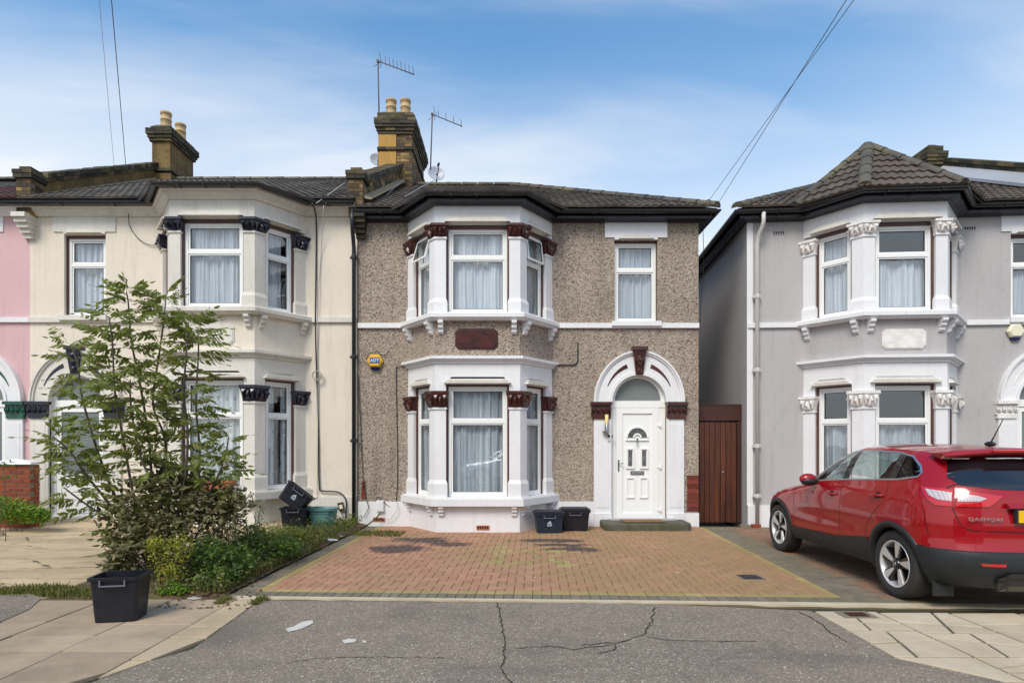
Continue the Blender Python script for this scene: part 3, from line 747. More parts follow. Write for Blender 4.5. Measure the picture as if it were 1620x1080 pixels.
            t = s.mb(); t.fbox(fl, l0+.03, l0+.06, f0+.025, f0+.035, 1.05, 1.27); t.tube([fl(l0+.045, f0+.03, 1.20), fl(l0+.045, f0+.07, 1.20), fl(l0+.13, f0+.075, 1.205)], .009, 8); t.build('door_handle', M['metal'], dr)
            for zh_ in (.30, 1.13, 1.93):
                t = s.mb(); t.fbox(fl, l1+.005, l1+.04, f0+.0, f0+.028, zh_-.03, zh_+.03); t.fbox(fl, l1-.04, l1+.01, f0+.026, f0+.034, zh_-.012, zh_+.02); t.tube([fl(l1+.045, f0+.02, zh_-.06), fl(l1+.045, f0+.02, zh_+.05)], .011, 8); t.build('hinge', M['upvc'], dr)
        else:
            q.fbox(fl, l0, l0+.09, dep+.01, dep+.06, dz0, dz1); q.fbox(fl, l1-.09, l1, dep+.01, dep+.06, dz0, dz1)
            q.fbox(fl, l0+.09, l1-.09, dep+.01, dep+.06, dz0, dz0+.10); q.fbox(fl, l0+.09, l1-.09, dep+.01, dep+.06, dz1-.09, dz1); q.fbox(fl, l0+.09, l1-.09, dep+.01, dep+.06, .78, .88)
            q.fbox(fl, l0+.09, l1-.09, dep+.02, dep+.045, dz0+.10, .78)
            dr = q.build('front_door', M['upvc'], s.root)
            t = s.mb(); t.fbox(fl, l0+.09, l1-.09, dep+.03, dep+.036, .88, dz1-.09); t.build('pane', M['glass_grey'], dr)
            t = s.mb(); t.tube([fl(l0+.04, dep+.06, 1.05), fl(l0+.04, dep+.10, 1.05), fl(l0+.13, dep+.10, 1.05)], .01, 8); t.build('door_handle', M['metal'], dr)
    def eaves(s, z=6.0, hipR=False, hipL=False, o=.20, black=True, ends=(0, 0)):
        cb, a, b, d, W = s.cb, s.a, s.b, s.d, s.W
        L_ = [(-0.0, 8.0), (0, 0)] if hipL else [(0-ends[0], 0)]
        R_ = [(W, 0), (W, 8.0)] if hipR else [(W+ends[1], 0)]
        # corners where the bay meets the wall, pushed so the offset polyline stays clean
        path = L_+[(cb-b-.0, 0), (cb-a, -d), (cb+a, -d), (cb+b+.0, 0)]+R_
        s.epath = path
        ma = M['black_paint'] if black else s.st['trim']
        m = s.mb()
        if black: m.sweep(path, [(-.02, z-.12), (.06, z-.12), (o-.05, z-.10), (o, z-.10), (o, z+.04), (-.02, z+.04)])
        else: m.sweep(path, [(-.02, z-.17), (.05, z-.17), (.08, z-.12), (.12, z-.09), (o-.05, z-.05), (o-.02, z-.04), (o-.02, z+.04), (-.02, z+.04)])
        m.build('eaves_board', ma, s.root)
        m = s.mb(); r = .055; sec = []
        for i in range(7): t = pi+pi*i/6; sec.append((o+.02+r+r*cos(t), z+.02+r*1.1*sin(t)))
        sec += [(o+.02+2*r-.006, z+.02)]
        for i in range(5): t = 2*pi-pi*i/4; sec.append((o+.02+r+(r-.008)*cos(t), z+.022+(r-.008)*1.1*sin(t)))
        m.sweep(path, sec); gut = m.build('gutter', M['black_plastic'], s.root)
        m = s.mb(); x = -.0
        for i in range(int(W/1.0)):
            u = .5+i*1.0
            if cb-b-.3 < u < cb+b+.3: continue
            if hipR and u > W-.2: continue
            m.fbox(s.flat, u-.015, u+.015, o, o+.135, z-.045, z-.03)
        for u in (-.45, .0, .45): m.fbox(s.front, u-.015, u+.015, o, o+.135, z-.045, z-.03)
        m.build('gutter_bracket', M['black_plastic'], gut)
    def roof(s, z=6.03, hipR=False, hipL=False, mat='tile', limit=300, ze=-.27, yr=4.0, k=.53, hip=3.9, turret=None, tile_range=None):
        W = s.W; zr = z+(yr-ze)*k; o = .27
        x0, x1 = (-o if hipL else 0), (W+o if hipR else W)
        r0, r1 = (x0+hip if hipL else x0), (x1-hip if hipR else x1)
        m = s.mb()
        E = [(x0, ze, z), (x1, ze, z), (r1, yr, zr), (r0, yr, zr)]
        m.loft(E, [(x, y, zz-.05) for x, y, zz in E])
        yb = 2*yr-ze
        Bk = [(x1, yb, z), (x0, yb, z), (r0, yr, zr), (r1, yr, zr)]; m.loft(Bk, [(x, y, zz-.05) for x, y, zz in Bk])
        if hipR: T = [(x1, ze, z), (x1, yb, z), (r1, yr, zr)]; m.loft(T, [(x, y, zz-.05) for x, y, zz in T])
        if hipL: T = [(x0, yb, z), (x0, ze, z), (r0, yr, zr)]; m.loft(T, [(x, y, zz-.05) for x, y, zz in T])
        # low roof over the bay
        if not turret:
            kk = .30; cb, a, b, d = s.cb, s.a, s.b, s.d; oo = .25; den = d/s.L
            n2 = (d/s.L, -(b-a)/s.L); dn = 1-n2[1]*-1 if False else 1+(-1)*n2[1]
            cx = a+n2[0]*oo/dn; cy = -d-oo
            ex = b+oo*1.25
            yj = (kk*(0-cy)+0)  # where the low pitch meets the main slope
            yj = (cy*kk-ze*k)/(kk-k) ; zj = z+(yj-ze)*k
            T = [(cb-cx, cy, z), (cb+cx, cy, z), (cb+cx*.9, yj, zj+.01), (cb-cx*.9, yj, zj+.01)]
            m.loft(T, [(x, y, q-.05) for x, y, q in T])
            for sg in (-1, 1):
                T = [(cb+sg*cx, cy, z), (cb+sg*ex, ze, z), (cb+sg*cx*.9, yj, zj+.01)]; m.loft(T, [(x, y, q-.05) for x, y, q in T])
        rf = m.build('roof', M[mat+'_bed'], s.root)
        s.roofo = rf
        Vv = Vector((0, yr-ze, zr-z)); Ls = Vv.length; Vv.normalize()
        poly = [(0, 0), (x1-x0, 0), (r1-x0, Ls), (r0-x0, Ls)]
        if tile_range: poly = [(tile_range[0], 0), (tile_range[1], 0), (tile_range[1], Ls), (tile_range[0], Ls)]
        n = tiles(rf, (x0, ze-.03, z+.005), (1, 0, 0), Vv, poly, M[mat], limit, s.fl, seed=int(W*10))
        ridge_caps(rf, (r0, yr, zr+.05), (r1, yr, zr+.05), M['ridge'], s.fl)
        if hipR: ridge_caps(rf, (x1, ze, z+.06), (r1, yr, zr+.06), M['ridge'], s.fl)
        if hipL: ridge_caps(rf, (x0, ze, z+.06), (r0, yr, zr+.06), M['ridge'], s.fl)
        if turret:
            cb, a, b, d = s.cb, s.a, s.b, s.d; oo = .27; n2 = (d/s.L, -(b-a)/s.L); dn = 1-n2[1]
            cx = a+n2[0]*oo/dn; cy = -d-oo; ex = b+oo*1.15; ap = Vector((cb, turret[0], turret[1]))
            bk = Vector((cb, ze+(turret[1]-z)/k, turret[1]))
            Lw = Vector((cb-ex, ze, z)); Lf = Vector((cb-cx, cy, z)); Rf = Vector((cb+cx, cy, z)); Rw = Vector((cb+ex, ze, z))
            m = MB(s.fl)
            for T in ((Lw, Lf, ap), (Lf, Rf, ap), (Rf, Rw, ap), (Lw, ap, bk), (ap, Rw, bk)):
                m.loft([p for p in T], [p-Vector((0, 0, .05)) for p in T])
            tf = m.build('bay_roof', M[mat+'_bed'], s.root); cc = 0
            for (A, B) in ((Lf, Rf), (Lw, Lf), (Rf, Rw)):
                U = (B-A).normalized(); Nn = U.cross(ap-A).normalized(); V_ = Nn.cross(U)
                dd = B-A; ta = ap-A
                if V_.z < 0: V_ = -V_
                cc += tiles(tf, A-V_*.03+Vector((0, 0, .005)), U, V_, [(0, 0), (dd.length, 0), (ta.dot(U), ta.dot(V_))], M[mat], 300-cc, s.fl, seed=9)
            for (A, B, Cc) in ((Lw, ap, bk), (Rw, ap, bk)):
                U = Vector((0, 1, 0)); hd = ap-A; V_ = (hd-U*hd.dot(U)).normalized(); t2 = bk-A
                O_ = A+Vector((0, 0, .005))
                cc += tiles(tf, O_, U, V_, [(0, 0), (ap-A).dot(U) and ((ap-A).dot(U), (ap-A).dot(V_)), (t2.dot(U), t2.dot(V_))], M[mat], max(0, 300-cc), s.fl, seed=5)
            up = Vector((0, 0, .05))
            ridge_caps(tf, Lf+up, ap+up, M['ridge'], s.fl, .11); ridge_caps(tf, Rf+up, ap+up, M['ridge'], s.fl, .11)
            ridge_caps(tf, Lw+up, ap+up, M['ridge'], s.fl, .10); ridge_caps(tf, ap+up, bk+up, M['ridge'], s.fl, .10)
M['tile_bed'] = NM('tile_bed').fin(lin((46, 42, 40)), .9); M['tile_brown_bed'] = M['tile_bed']; M['tile_red_bed'] = M['tile_bed']
M['door_glass'] = paint('leaded_door_glass', lin((66, 70, 74)), .12, .3, .1)

# --- the middle house -------------------------------------------------------
def dop(cd, zs): return (cd-.53, cd+.53, .08, zs+.56)
stC = dict(wall=M['pebbledash'], trim=M['trim_white'], plinth=M['trim_white'], cap=M['brown_gloss'], timber=M['timber_frame'], hood=M['trim_old'], thin=True,
    win=dict(ul=dict(curtain='net', open_top=.28), ur=dict(curtain='net', open_top=.12), lf=dict(curtain='net_dim'), ll=dict(curtain='net_dim')))
hc = House('pebbledashed_house', (-2.96, 11.4, 0), 0, 6.55, 2.345, 5.395, 5.345, False, stC, 'pebbledashed end house with white bays and brown painted capitals')
hc.dop = dop(hc.cd, 2.38); hc.wop = (hc.cw-.415, hc.cw+.415, 3.9, 5.49)
hc.wall(5.95, -.1); hc.bay(-.1); hc.string(); hc.flat_window(); hc.door('panel'); hc.eaves(z=5.945, hipR=True, ends=(.0, 0)); hc.roof(z=6.0, k=.525, hipR=True, mat='tile')
for a_, b_, z_ in ((0, hc.cb-hc.b+.02, .47), (hc.cb+hc.b-.02, hc.cd-.866, .47), (hc.cd+.866, hc.W, .25)):   # white plinth along the wall
    m = hc.mb(); m.fbox(hc.flat, a_, b_, -.01, .035, -.1, z_); m.build('plinth', M['trim_white'], hc.root)
def plaque(h, u, hw, z0, z1, mat, name='plaque', fr=None):
    fr = fr or h.front; c = .06; q = h.mb()
    def P(i): return [(u-hw+c+i, z0+i), (u+hw-c-i, z0+i), (u+hw-i, z0+c+i), (u+hw-i, z1-c-i), (u+hw-c-i, z1-i), (u-hw+c+i, z1-i), (u-hw+i, z1-c-i), (u-hw+i, z0+c+i)]
    q.fprism(fr, P(0), 0, .018); q.fprism(fr, P(.018), .018, .028); return q.build(name, mat, h.root)
plaque(hc, -.02, .38, 3.27, 3.64, M['brown_gloss'])
# brick quoin showing at the foot of the right corner
q = MB()
for i in range(8):
    q = MB(); q.box(6.33, 6.545, -.012, .05, .28+i*.088, .28+i*.088+.078); q.build('brick', M['red_brown_paint'] if 'red_brown_paint' in M else M['brown_gloss'], hc.root)
# --- the cream house (mirrored) ---------------------------------------------
stL = dict(wall=M['render_cream'], trim=M['trim_old'], plinth=M['trim_old'], cap=M['navy_gloss'], timber=M['timber_frame'], hood=M['trim_old'],
    win=dict(lf=dict(curtain='net_pattern'), ll=dict(curtain='net_pattern', cgap=(.38, .50)), lr=dict(curtain='net_pattern'), ul=dict(curtain='net', cgap=(.26, .36))))
hl = House('cream_house', (-9.28, 11.4, .11), 0, 6.3, 2.38, 5.39, 5.24, True, stL, 'cream rendered terraced house with white bays and navy capitals behind the tree')
hl.dop = dop(hl.cd, 2.28); hl.wop = (hl.cw-.40, hl.cw+.40, 3.9, 5.49)
hl.wall(5.95, -.3); hl.bay(-.3); hl.string(); hl.flat_window(.40); hl.door('glazed', 2.28); hl.eaves(z=6.0, black=False); hl.roof(z=6.05, mat='tile', k=.52)
m = hl.mb(); m.fbox(hl.flat, 0, hl.cb-hl.b+.02, -.01, .03, -.3, .45); m.build('plinth', M['trim_old'], hl.root)
m = hl.mb(); m.fbox(hl.flat, hl.cb+hl.b-.02, hl.cd-.866, -.01, .03, -.3, .45); m.build('plinth', M['trim_old'], hl.root)
plaque(hl, .03, .42, 3.25, 3.62, M['trim_old'])
# --- the pink house: only its door bay is in view ---------------------------
stP = dict(wall=M['render_pink'], trim=M['trim_white'], plinth=M['trim_white'], cap=M['green_gloss'], timber=M['timber_frame'], hood=M['trim_old'])
hp = House('pink_house', (-15.58, 11.4, .11), 0, 6.3, 2.2, 5.33, 5.2, False, stP, 'pink rendered house with green capitals at the far left edge')
hp.dop = dop(hp.cd, 2.28); hp.wop = (hp.cw-.47, hp.cw+.47, 3.9, 5.49)
hp.wall(5.95, -.3); hp.bay(-.3); hp.string(); hp.flat_window(.47); hp.door('glazed', 2.28); hp.eaves(z=6.0, black=False); hp.roof(z=6.05, k=.52, mat='tile_red', tile_range=(4.3, 6.3))
# --- the grey house ----------------------------------------------------------
stG = dict(wall=M['render_grey'], trim=M['trim_white'], plinth=M['trim_white'], cap=M['white_carved'], timber=M['timber_frame'], hood=M['trim_old'],
    win=dict(ul=dict(curtain='net'), uf=dict(curtain='net', ctop=4.86), lf=dict(curtain='net_dim', ctop=1.92), ll=dict(curtain='net_dim', ctop=1.92), fl=dict(curtain='net', ctop=4.86)))
hg = House('grey_house', (4.53, 11.4, 0), radians(-4), 6.4, 2.45, 5.42, 5.22, False, stG, 'grey rendered house with white capitals and tiled turret roof behind the red car', a=.70, b=1.38)
hg.dop = dop(hg.cd, 2.38); hg.wop = (hg.cw-.42, hg.cw+.42, 3.9, 5.49)
hg.wall(5.95, -.1); hg.bay(-.1); hg.string(); hg.flat_window(.42); hg.door('glazed'); hg.eaves(z=5.945, hipL=True); hg.roof(z=6.0, hipL=True, mat='tile_brown', turret=(.44, 7.42), limit=300)
m = hg.mb(); m.fbox(hg.flat, 0, hg.cb-hg.b+.02, -.01, .035, -.1, .40); m.build('plinth', M['trim_white'], hg.root)
m = hg.mb(); m.fbox(hg.flat, hg.cb+hg.b-.02, hg.cd-.866, -.01, .035, -.1, .40); m.build('plinth', M['trim_white'], hg.root)
m = hg.mb(); m.fbox(hg.flat, -.012, .10, -.01, .02, .4, 5.82); m.build('corner_strip', M['trim_white'], hg.root)
plaque(hg, -.02, .37, 3.25, 3.60, M['white_carved'])
# ---------------------------------------------------------------- party walls, chimneys
def brick_box_mesh(name, mat, L, H, D, seed=0):
    m = MB(); rr = random.Random(seed); b = .006
    vs = []
    for z in (0, H):
        for y in (0, D):
            for x in (0, L): vs.append((x+rr.uniform(-b, b)*.5, y+rr.uniform(-b, b)*.5, z+rr.uniform(-b, b)*.5))
    m.add(vs, [(0,2,3,1),(4,5,7,6),(0,1,5,4),(2,6,7,3),(0,4,6,2),(1,3,7,5)]); return m.mesh(name, mat)
_bm = {}
def brick_mesh(mat, L, H, D):
    k = (mat.name, round(L, 3), round(H, 3), round(D, 3))
    if k not in _bm: _bm[k] = brick_box_mesh('brick', mat, L, H, D, len(_bm))
    return _bm[k]
def brick_wall(parent, x0, x1, y0, y1, z0, z1, mat, ctr, seed=1, faces='fr', limit=300, mortar='mortar', zfun=None, core=True):
    """bricks round a solid core: front (-y), right (+x) and left (-x) faces; zfun(y) gives a sloping top for the side faces"""
    rr = random.Random(seed); H = .064; P = .077; L = .222
    if core:
        m = MB(); e = .008
        if zfun: m.loft([(x0+e, y0+e, z0), (x0+e, y1-e, z0), (x0+e, y1-e, zfun(y1)), (x0+e, y0+e, zfun(y0))], [(x1-e, y0+e, z0), (x1-e, y1-e, z0), (x1-e, y1-e, zfun(y1)), (x1-e, y0+e, zfun(y0))])
        else: m.box(x0+e, x1-e, y0+e, y1-e, z0, z1-.004)
        m.build('mortar_core', M[mortar], parent)
    zt = z1; r = 0; z = z0
    def put(x, y, z, l, ax):
        if l < .04: return
        l = round(l/.02)*.02
        me = brick_mesh(mat, l-.014, H, .10)
        p = rr.uniform(-.003, .004)
        if ax == 'f': Mx = Matrix.Translation((x, y-p, z))
        elif ax == 'r': Mx = Matrix.Translation((x+p, y, z)) @ Matrix.Rotation(pi/2, 4, 'Z')
        else: Mx = Matrix.Translation((x-p, y+l, z)) @ Matrix.Rotation(-pi/2, 4, 'Z')
        if ctr[0] < limit: inst('brick', me, parent, Mx); ctr[0] += 1
        else: ctr[1].append((me, Mx))
    while z+H <= zt+.01:
        off = 0 if r % 2 else .11
        if 'f' in faces:
            x = x0-off*.0; first = True
            x = x0
            while x < x1-.02:
                l = min(L if not (first and off) else .11, x1-x); put(x, y0, z, l, 'f'); x += l; first = False
        for fc in 'rl':
            if fc in faces:
                y = y0+.102; first = True
                while y < y1-.02:
                    l = min(L if not (first and off) else .11, y1-y)
                    if not zfun or (z+H < min(zfun(y), zfun(y+l))+.03 and z > zfun(y)-.50): put(x1 if fc == 'r' else x0, y, z, l, fc)
                    y += l; first = False
        z += P; r += 1
def flush_rest(parent, ctr, mat):
    if ctr[1]:
        m = MB()
        for me, Mx in ctr[1]: m.M = Mx; m.add([v.co for v in me.vertices], [list(p.vertices) for p in me.polygons])
        m.build('bricks', mat, parent, kind='stuff', recalc=False)
def pot(parent, x, y, z, h=.46, r=.13):
    m = MB(); prof = [(r*1.06, 0), (r*1.06, .04), (r*1.0, .05), (r*.98, h*.52), (r*1.04, h*.53), (r*1.04, h*.57), (r*.97, h*.58), (r*.96, h*.84), (r*1.06, h*.86), (r*1.08, h*.97), (r*1.02, h), (r*.86, h), (r*.8, h*.5), (r*.8, 0)]
    m.lathe(prof, (x, y, z), 18); return m.build('chimney_pot', M['pot'], parent)

def party_wall(name, X, label, seed, z_off, mat_front='stock_brick', ochre=False):
    """parapet rising with the roof slope between two houses; local frame at the foot of its front end"""
    t = empty(name, (X, 11.4, 0), 0, label, 'parapet wall', 'brick parapets between the roofs')
    ctr = [0, []]; za = 6.0+z_off; k = .53; w0, w1 = -.14, .14
    zf = lambda y: za+(y+.36)*k+.42
    brick_wall(t, w0, w1, -.16, .16, 5.86+z_off, 6.56+z_off, M[mat_front], ctr, seed, 'frl', 110, 'mortar')     # front pier
    # sloping wall
    if ochre:
        m = MB(); m.loft([(w0+.02, .16, 5.9), (w0+.02, 3.9, 5.9), (w0+.02, 3.9, zf(3.9)), (w0+.02, .16, zf(.16))], [(w1-.02, .16, 5.9), (w1-.02, 3.9, 5.9), (w1-.02, 3.9, zf(3.9)), (w1-.02, .16, zf(.16))])
        m.build('rendered_slope', M['ochre_dirty'], t)
    else:
        brick_wall(t, w0+.01, w1-.01, .16, 3.9, 6.1+z_off, 99 and zf(3.9), M[mat_front], ctr, seed+1, 'r', 290, 'mortar', zfun=zf)
    flush_rest(t, ctr, M[mat_front])
    # cap bricks on the pier and brick-on-edge coping along the slope
    rr = random.Random(seed)
    for j, (e, z) in enumerate(((.04, 6.56), (.05, 6.64), (-.03, 6.72))):
        n = 2 if j < 2 else 1
        for i in range(n):
            m = MB(); a = w0-e+(w1-w0+2*e)/n*i; m.box(a+.003, a+(w1-w0+2*e)/n-.003, -.16-e, .18+e*.4, z+z_off, z+z_off+.074)
            m.build('coping_brick', M['dark_brick'], t)
    n = 34; y0, y1 = .20, 3.95
    for i in range(n):
        ya = y0+(y1-y0)*i/n; yb = y0+(y1-y0)*(i+1)/n-.008; dz = rr.uniform(-.008, .008)
        m = MB(); za_, zb_ = zf(ya)+dz, zf(yb)+dz
        m.loft([(w0-.045, ya, za_), (w1+.045, ya, za_), (w1+.045, ya, za_+.10), (w0-.045, ya, za_+.10)], [(w0-.045, yb, zb_), (w1+.045, yb, zb_), (w1+.045, yb, zb_+.10), (w0-.045, yb, zb_+.10)])
        m.build('coping_brick', M['dark_brick'], t)
    for i in range(17):
        ya = y0+(y1-y0)*i/17; yb = y0+(y1-y0)*(i+1)/17-.008
        m = MB(); za_, zb_ = zf(ya)-.072, zf(yb)-.072
        m.loft([(w0-.025, ya, za_), (w1+.025, ya, za_), (w1+.025, ya, za_+.068), (w0-.025, ya, za_+.068)], [(w0-.025, yb, zb_), (w1+.025, yb, zb_), (w1+.025, yb, zb_+.068), (w0-.025, yb, zb_+.068)])
        m.build('coping_brick', M['dark_brick'], t)
    # cement fillet where the tiles meet the wall
    m = MB(); zr = lambda y: za+.06+(y+.36)*k
    for sg in (-1, 1):
        xw = w1 if sg > 0 else w0
        m.loft([(xw, -.1, zr(-.1)+.02), (xw+sg*.13, -.1, zr(-.1)), (xw, -.1, zr(-.1)+.08)], [(xw, 3.9, zr(3.9)+.02), (xw+sg*.13, 3.9, zr(3.9)), (xw, 3.9, zr(3.9)+.08)])
    m.build('cement_fillet', M['stone_flash'], t, kind='stuff')
    return t
M['ochre_dirty'] = paint('dirty_ochre_render', lin((132, 108, 64)), .9, .7, .8, .85, lin((44, 38, 30)), 2.5)
party_wall('parapet_wall', -2.965, 'sooty brick parapet climbing from the gutter to the middle chimney', 3, .04)
party_wall('parapet_wall', -9.27, 'ochre rendered parapet with dark coping above the left chimney roof slope'.replace('above the left chimney roof slope', 'between pink and cream roofs'), 11, .06, ochre=True)

def chimney(X, Y, w_, dp, zb, zt, label, seed, pots, ochre, yellow_panel=False):
    t = empty('chimney_stack', (X, Y, 0), 0, label, 'chimney', 'brick chimney stacks')
    x0, x1 = -w_/2, w_/2; ctr = [0, []]; zs = zt-.62
    if ochre:
        m = MB(); m.box(x0+.02, x1-.02, .02, dp-.02, zb, zs); m.box(x0-.03, x1+.03, -.03, dp+.03, zb, zb+(zs-zb)*.42)
        m.build('rendered_shaft', M['ochre_dirty'] if not yellow_panel else M['ochre_render'], t)
        for e, z in ((.07, zb+(zs-zb)*.45),): 
            for i in range(3): m = MB(); a = x0-e+(w_+2*e)/3*i; m.box(a+.003, a+(w_+2*e)/3-.003, -e, dp+e, z, z+.07); m.build('string_brick', M['dark_brick'], t)
    else:
        brick_wall(t, x0, x1, 0, dp, zb, zs, M['stock_brick'], ctr, seed, 'fr', 210)
    if yellow_panel:
        m = MB(); m.box(x0-.012, x0+w_*.52, -.022, .05, zb+.2, zs-.45); m.box(x0-.012, x0+w_*.52, -.022, .05, zs-.36, zs-.01); m.build('render_panel', M['ochre_render'], t, label='smooth ochre rendered panel')
    # oversailing courses
    rr = random.Random(seed); z = zs; e_list = [.03, .06, .09, .11, .11, .04, .04] if not ochre else [.03, .06, .09, .09, .0]
    bands = [(zs-.40, .04)] if not ochre else []
    for z_, e in bands+[(zs+.077*i, e) for i, e in enumerate(e_list)]:
        m = MB(); m.box(x0-e+.01, x1+e-.01, -e+.01, dp+e-.01, z_, z_+.076); m.build('mortar_course', M['mortar_dark'], t)
        Lx = w_+2*e; nx = max(2, round(Lx/.22)); ny = max(2, round((dp+2*e)/.22))
        for i in range(nx):
            me = brick_mesh(M['dark_brick'], round(Lx/nx, 3)-.008, .07, .10); inst('brick', me, t, Matrix.Translation((x0-e+Lx/nx*i+.004, -e-rr.uniform(0, .008), z_)))
        Ly = dp+2*e-.104
        for i in range(ny):
            me = brick_mesh(M['dark_brick'], round(Ly/ny, 3)-.008, .07, .10); inst('brick', me, t, Matrix.Translation((x1+e+rr.uniform(0, .008), -e+.104+Ly/ny*i, z_)) @ Matrix.Rotation(pi/2, 4, 'Z'))
    flush_rest(t, ctr, M['stock_brick'])
    m = MB(); zz = zs+.077*len(e_list)
    m.loft([(x0-.02, 0, zz), (x1+.02, 0, zz), (x1+.02, dp, zz), (x0-.02, dp, zz)], [(x0+.08, .1, zz+.09), (x1-.08, .1, zz+.09), (x1-.08, dp-.1, zz+.09), (x0+.08, dp-.1, zz+.09)]); m.build('mortar_flaunching', M['mortar_dark'], t)
    for px_, py_ in pots: pot(t, px_, py_, zz+.04)
    return t
chimney(-2.95, 15.0, .84, 2.0, 8.1, 10.02, 'brick chimney with ochre panels, mossy cap and four clay pots beside tall aerial', 5, [(-.17, .3), (.20, .3), (-.15, 1.0), (.2, 1.0), (.22, 1.65)], False, True)
chimney(-9.02, 15.2, .50, 1.15, 7.9, 9.95, 'ochre rendered chimney with two clay pots above the cream roof', 8, [(-.02, .28), (.04, .85)], True)
# right chimney and parapet of the grey house's far party wall
ct = chimney(10.42, 14.6, .30, 1.5, 7.0, 8.98, 'plain brick chimney without pots behind the grey turret', 12, [], False)
ctr = [0, []]; brick_wall(ct, -.15, .15, 0, 1.5, 7.3, 8.34, M['stock_brick'], ctr, 44, 'l', 200, core=False); flush_rest(ct, ctr, M['stock_brick'])
rr = random.Random(2)
for i, e in enumerate([.03, .06, .09, .11, .11, .04, .04]):
    Ly = 1.5+2*e; ny = 7
    for j in range(ny):
        me = brick_mesh(M['dark_brick'], round(Ly/ny, 3)-.008, .07, .10); inst('brick', me, ct, Matrix.Translation((-.15-e-.004, -e+Ly/ny*(j+1), 8.36+.077*i)) @ Matrix.Rotation(-pi/2, 4, 'Z'))
pw = empty('parapet_wall', (10.75, 11.0, 0), 0, 'mossy brick parapet with pale flashing right of the grey turret', 'parapet wall', 'brick parapets between the roofs')
k_ = .53; zq = lambda y: 6.08+(y+.36)*k_
m = MB(); m.loft([(-.12, -.3, 5.9), (-.12, 3.7, 5.9), (-.12, 3.7, zq(3.7)+.42), (-.12, -.3, zq(-.3)+.42)], [(.12, -.3, 5.9), (.12, 3.7, 5.9), (.12, 3.7, zq(3.7)+.42), (.12, -.3, zq(-.3)+.42)]); m.build('mortar_core', M['mortar_dark'], pw)
for lay, e in ((0, 0), (1, .03)):
    for i in range(18):
        ya = -.3+4.0*i/18; yb = -.3+4.0*(i+1)/18-.008; zz = .25+.10*lay
        m = MB(); m.loft([(-.15-e, ya, zq(ya)+zz), (.15+e, ya, zq(ya)+zz), (.15+e, ya, zq(ya)+zz+.09), (-.15-e, ya, zq(ya)+zz+.09)], [(-.15-e, yb, zq(yb)+zz), (.15+e, yb, zq(yb)+zz), (.15+e, yb, zq(yb)+zz+.09), (-.15-e, yb, zq(yb)+zz+.09)]); m.build('coping_brick', M['dark_brick'], pw)
m = MB(); m.loft([(-.125, -.3, zq(-.3)), (-.40, -.3, zq(-.3)-.02), (-.40, -.3, zq(-.3)+.05), (-.135, -.3, zq(-.3)+.26)], [(-.125, 3.7, zq(3.7)), (-.40, 3.7, zq(3.7)-.02), (-.40, 3.7, zq(3.7)+.05), (-.135, 3.7, zq(3.7)+.26)]); m.build('lead_flashing', M['lead'], pw)
# corbels under the parapet ends
for X, mats, lab in ((-9.27, 'trim_old', 'cream stepped corbel under the gutter between pink and cream houses'), (-2.90, 'dark_brick', 'sooty brick corbel beside the black downpipe under the eaves')):
    t = empty('corbel', (X, 11.4, 0), 0, lab, 'corbel')
    for i in range(5):
        m = MB(); e = .30-.055*i; m.box(-.13+.012*i, .13-.012*i, -e, .0, 5.93-.085*(i+1)+.002, 5.93-.085*i); m.build('brick', M[mats], t)

# ---------------------------------------------------------------- aerials, dishes, wires
def aerial(mast_b, mast_t, boom_e, label, n=8, big=True):
    t = empty('television_aerial', mast_b, 0, label, 'aerial', 'roof aerials'); o = Vector(mast_b)
    m = MB(); m.tube([Vector((0, 0, 0)), Vector(mast_t)-o], .018, 6); m.build('mast', M['wire'], t)
    m = MB(); a = Vector(mast_t)-o; b = Vector(boom_e)-o; e = (b-a).normalized(); s_ = e.cross(Vector((0, 0, 1))).normalized(); up = s_.cross(e)
    m.tube([a-e*.05, b], .013, 6); bo = m.build('boom', M['wire'], t)
    for i in range(n):
        p = a.lerp(b, .22+.76*i/(n-1)); q = MB(); l = .10
        q.tube([p-s_*l*.2-up*.02, p+s_*l+up*.13], .006, 4); q.build('director', M['wire'], t)
    q = MB()
    for d_ in (-1, 1):
        for k in (0, 1): q.tube([a+e*.12, a+e*(.02+.05*k)+up*d_*(.10+.08*k)+s_*.12*(1 if k else -1)], .006, 4)
    q.build('reflector', M['wire'], t)
    q = MB(); q.box(-.03, .03, -.03, .03, -.03, .03); q.M = None; q.v = [v+a for v in q.v]; q.build('clamp', M['wire'], t)
    if n >= 8:
        q = MB(); q.tube([(-.02, 0, .22), (.2, .05, .24)], .012, 5); q.tube([(-.02, 0, .05), (.2, .05, .04)], .012, 5); q.build('bracket', M['wire'], t)
aerial(PX(600, 200, 15.0), PX(598, 97, 15.0), PX(655, 118, 14.4), 'tall television aerial lashed to the middle chimney')
aerial(PX(681, 268, 15.6), PX(684, 181, 15.6), PX(731, 200, 15.0), 'shorter television aerial standing on the ridge right of chimney', 4)
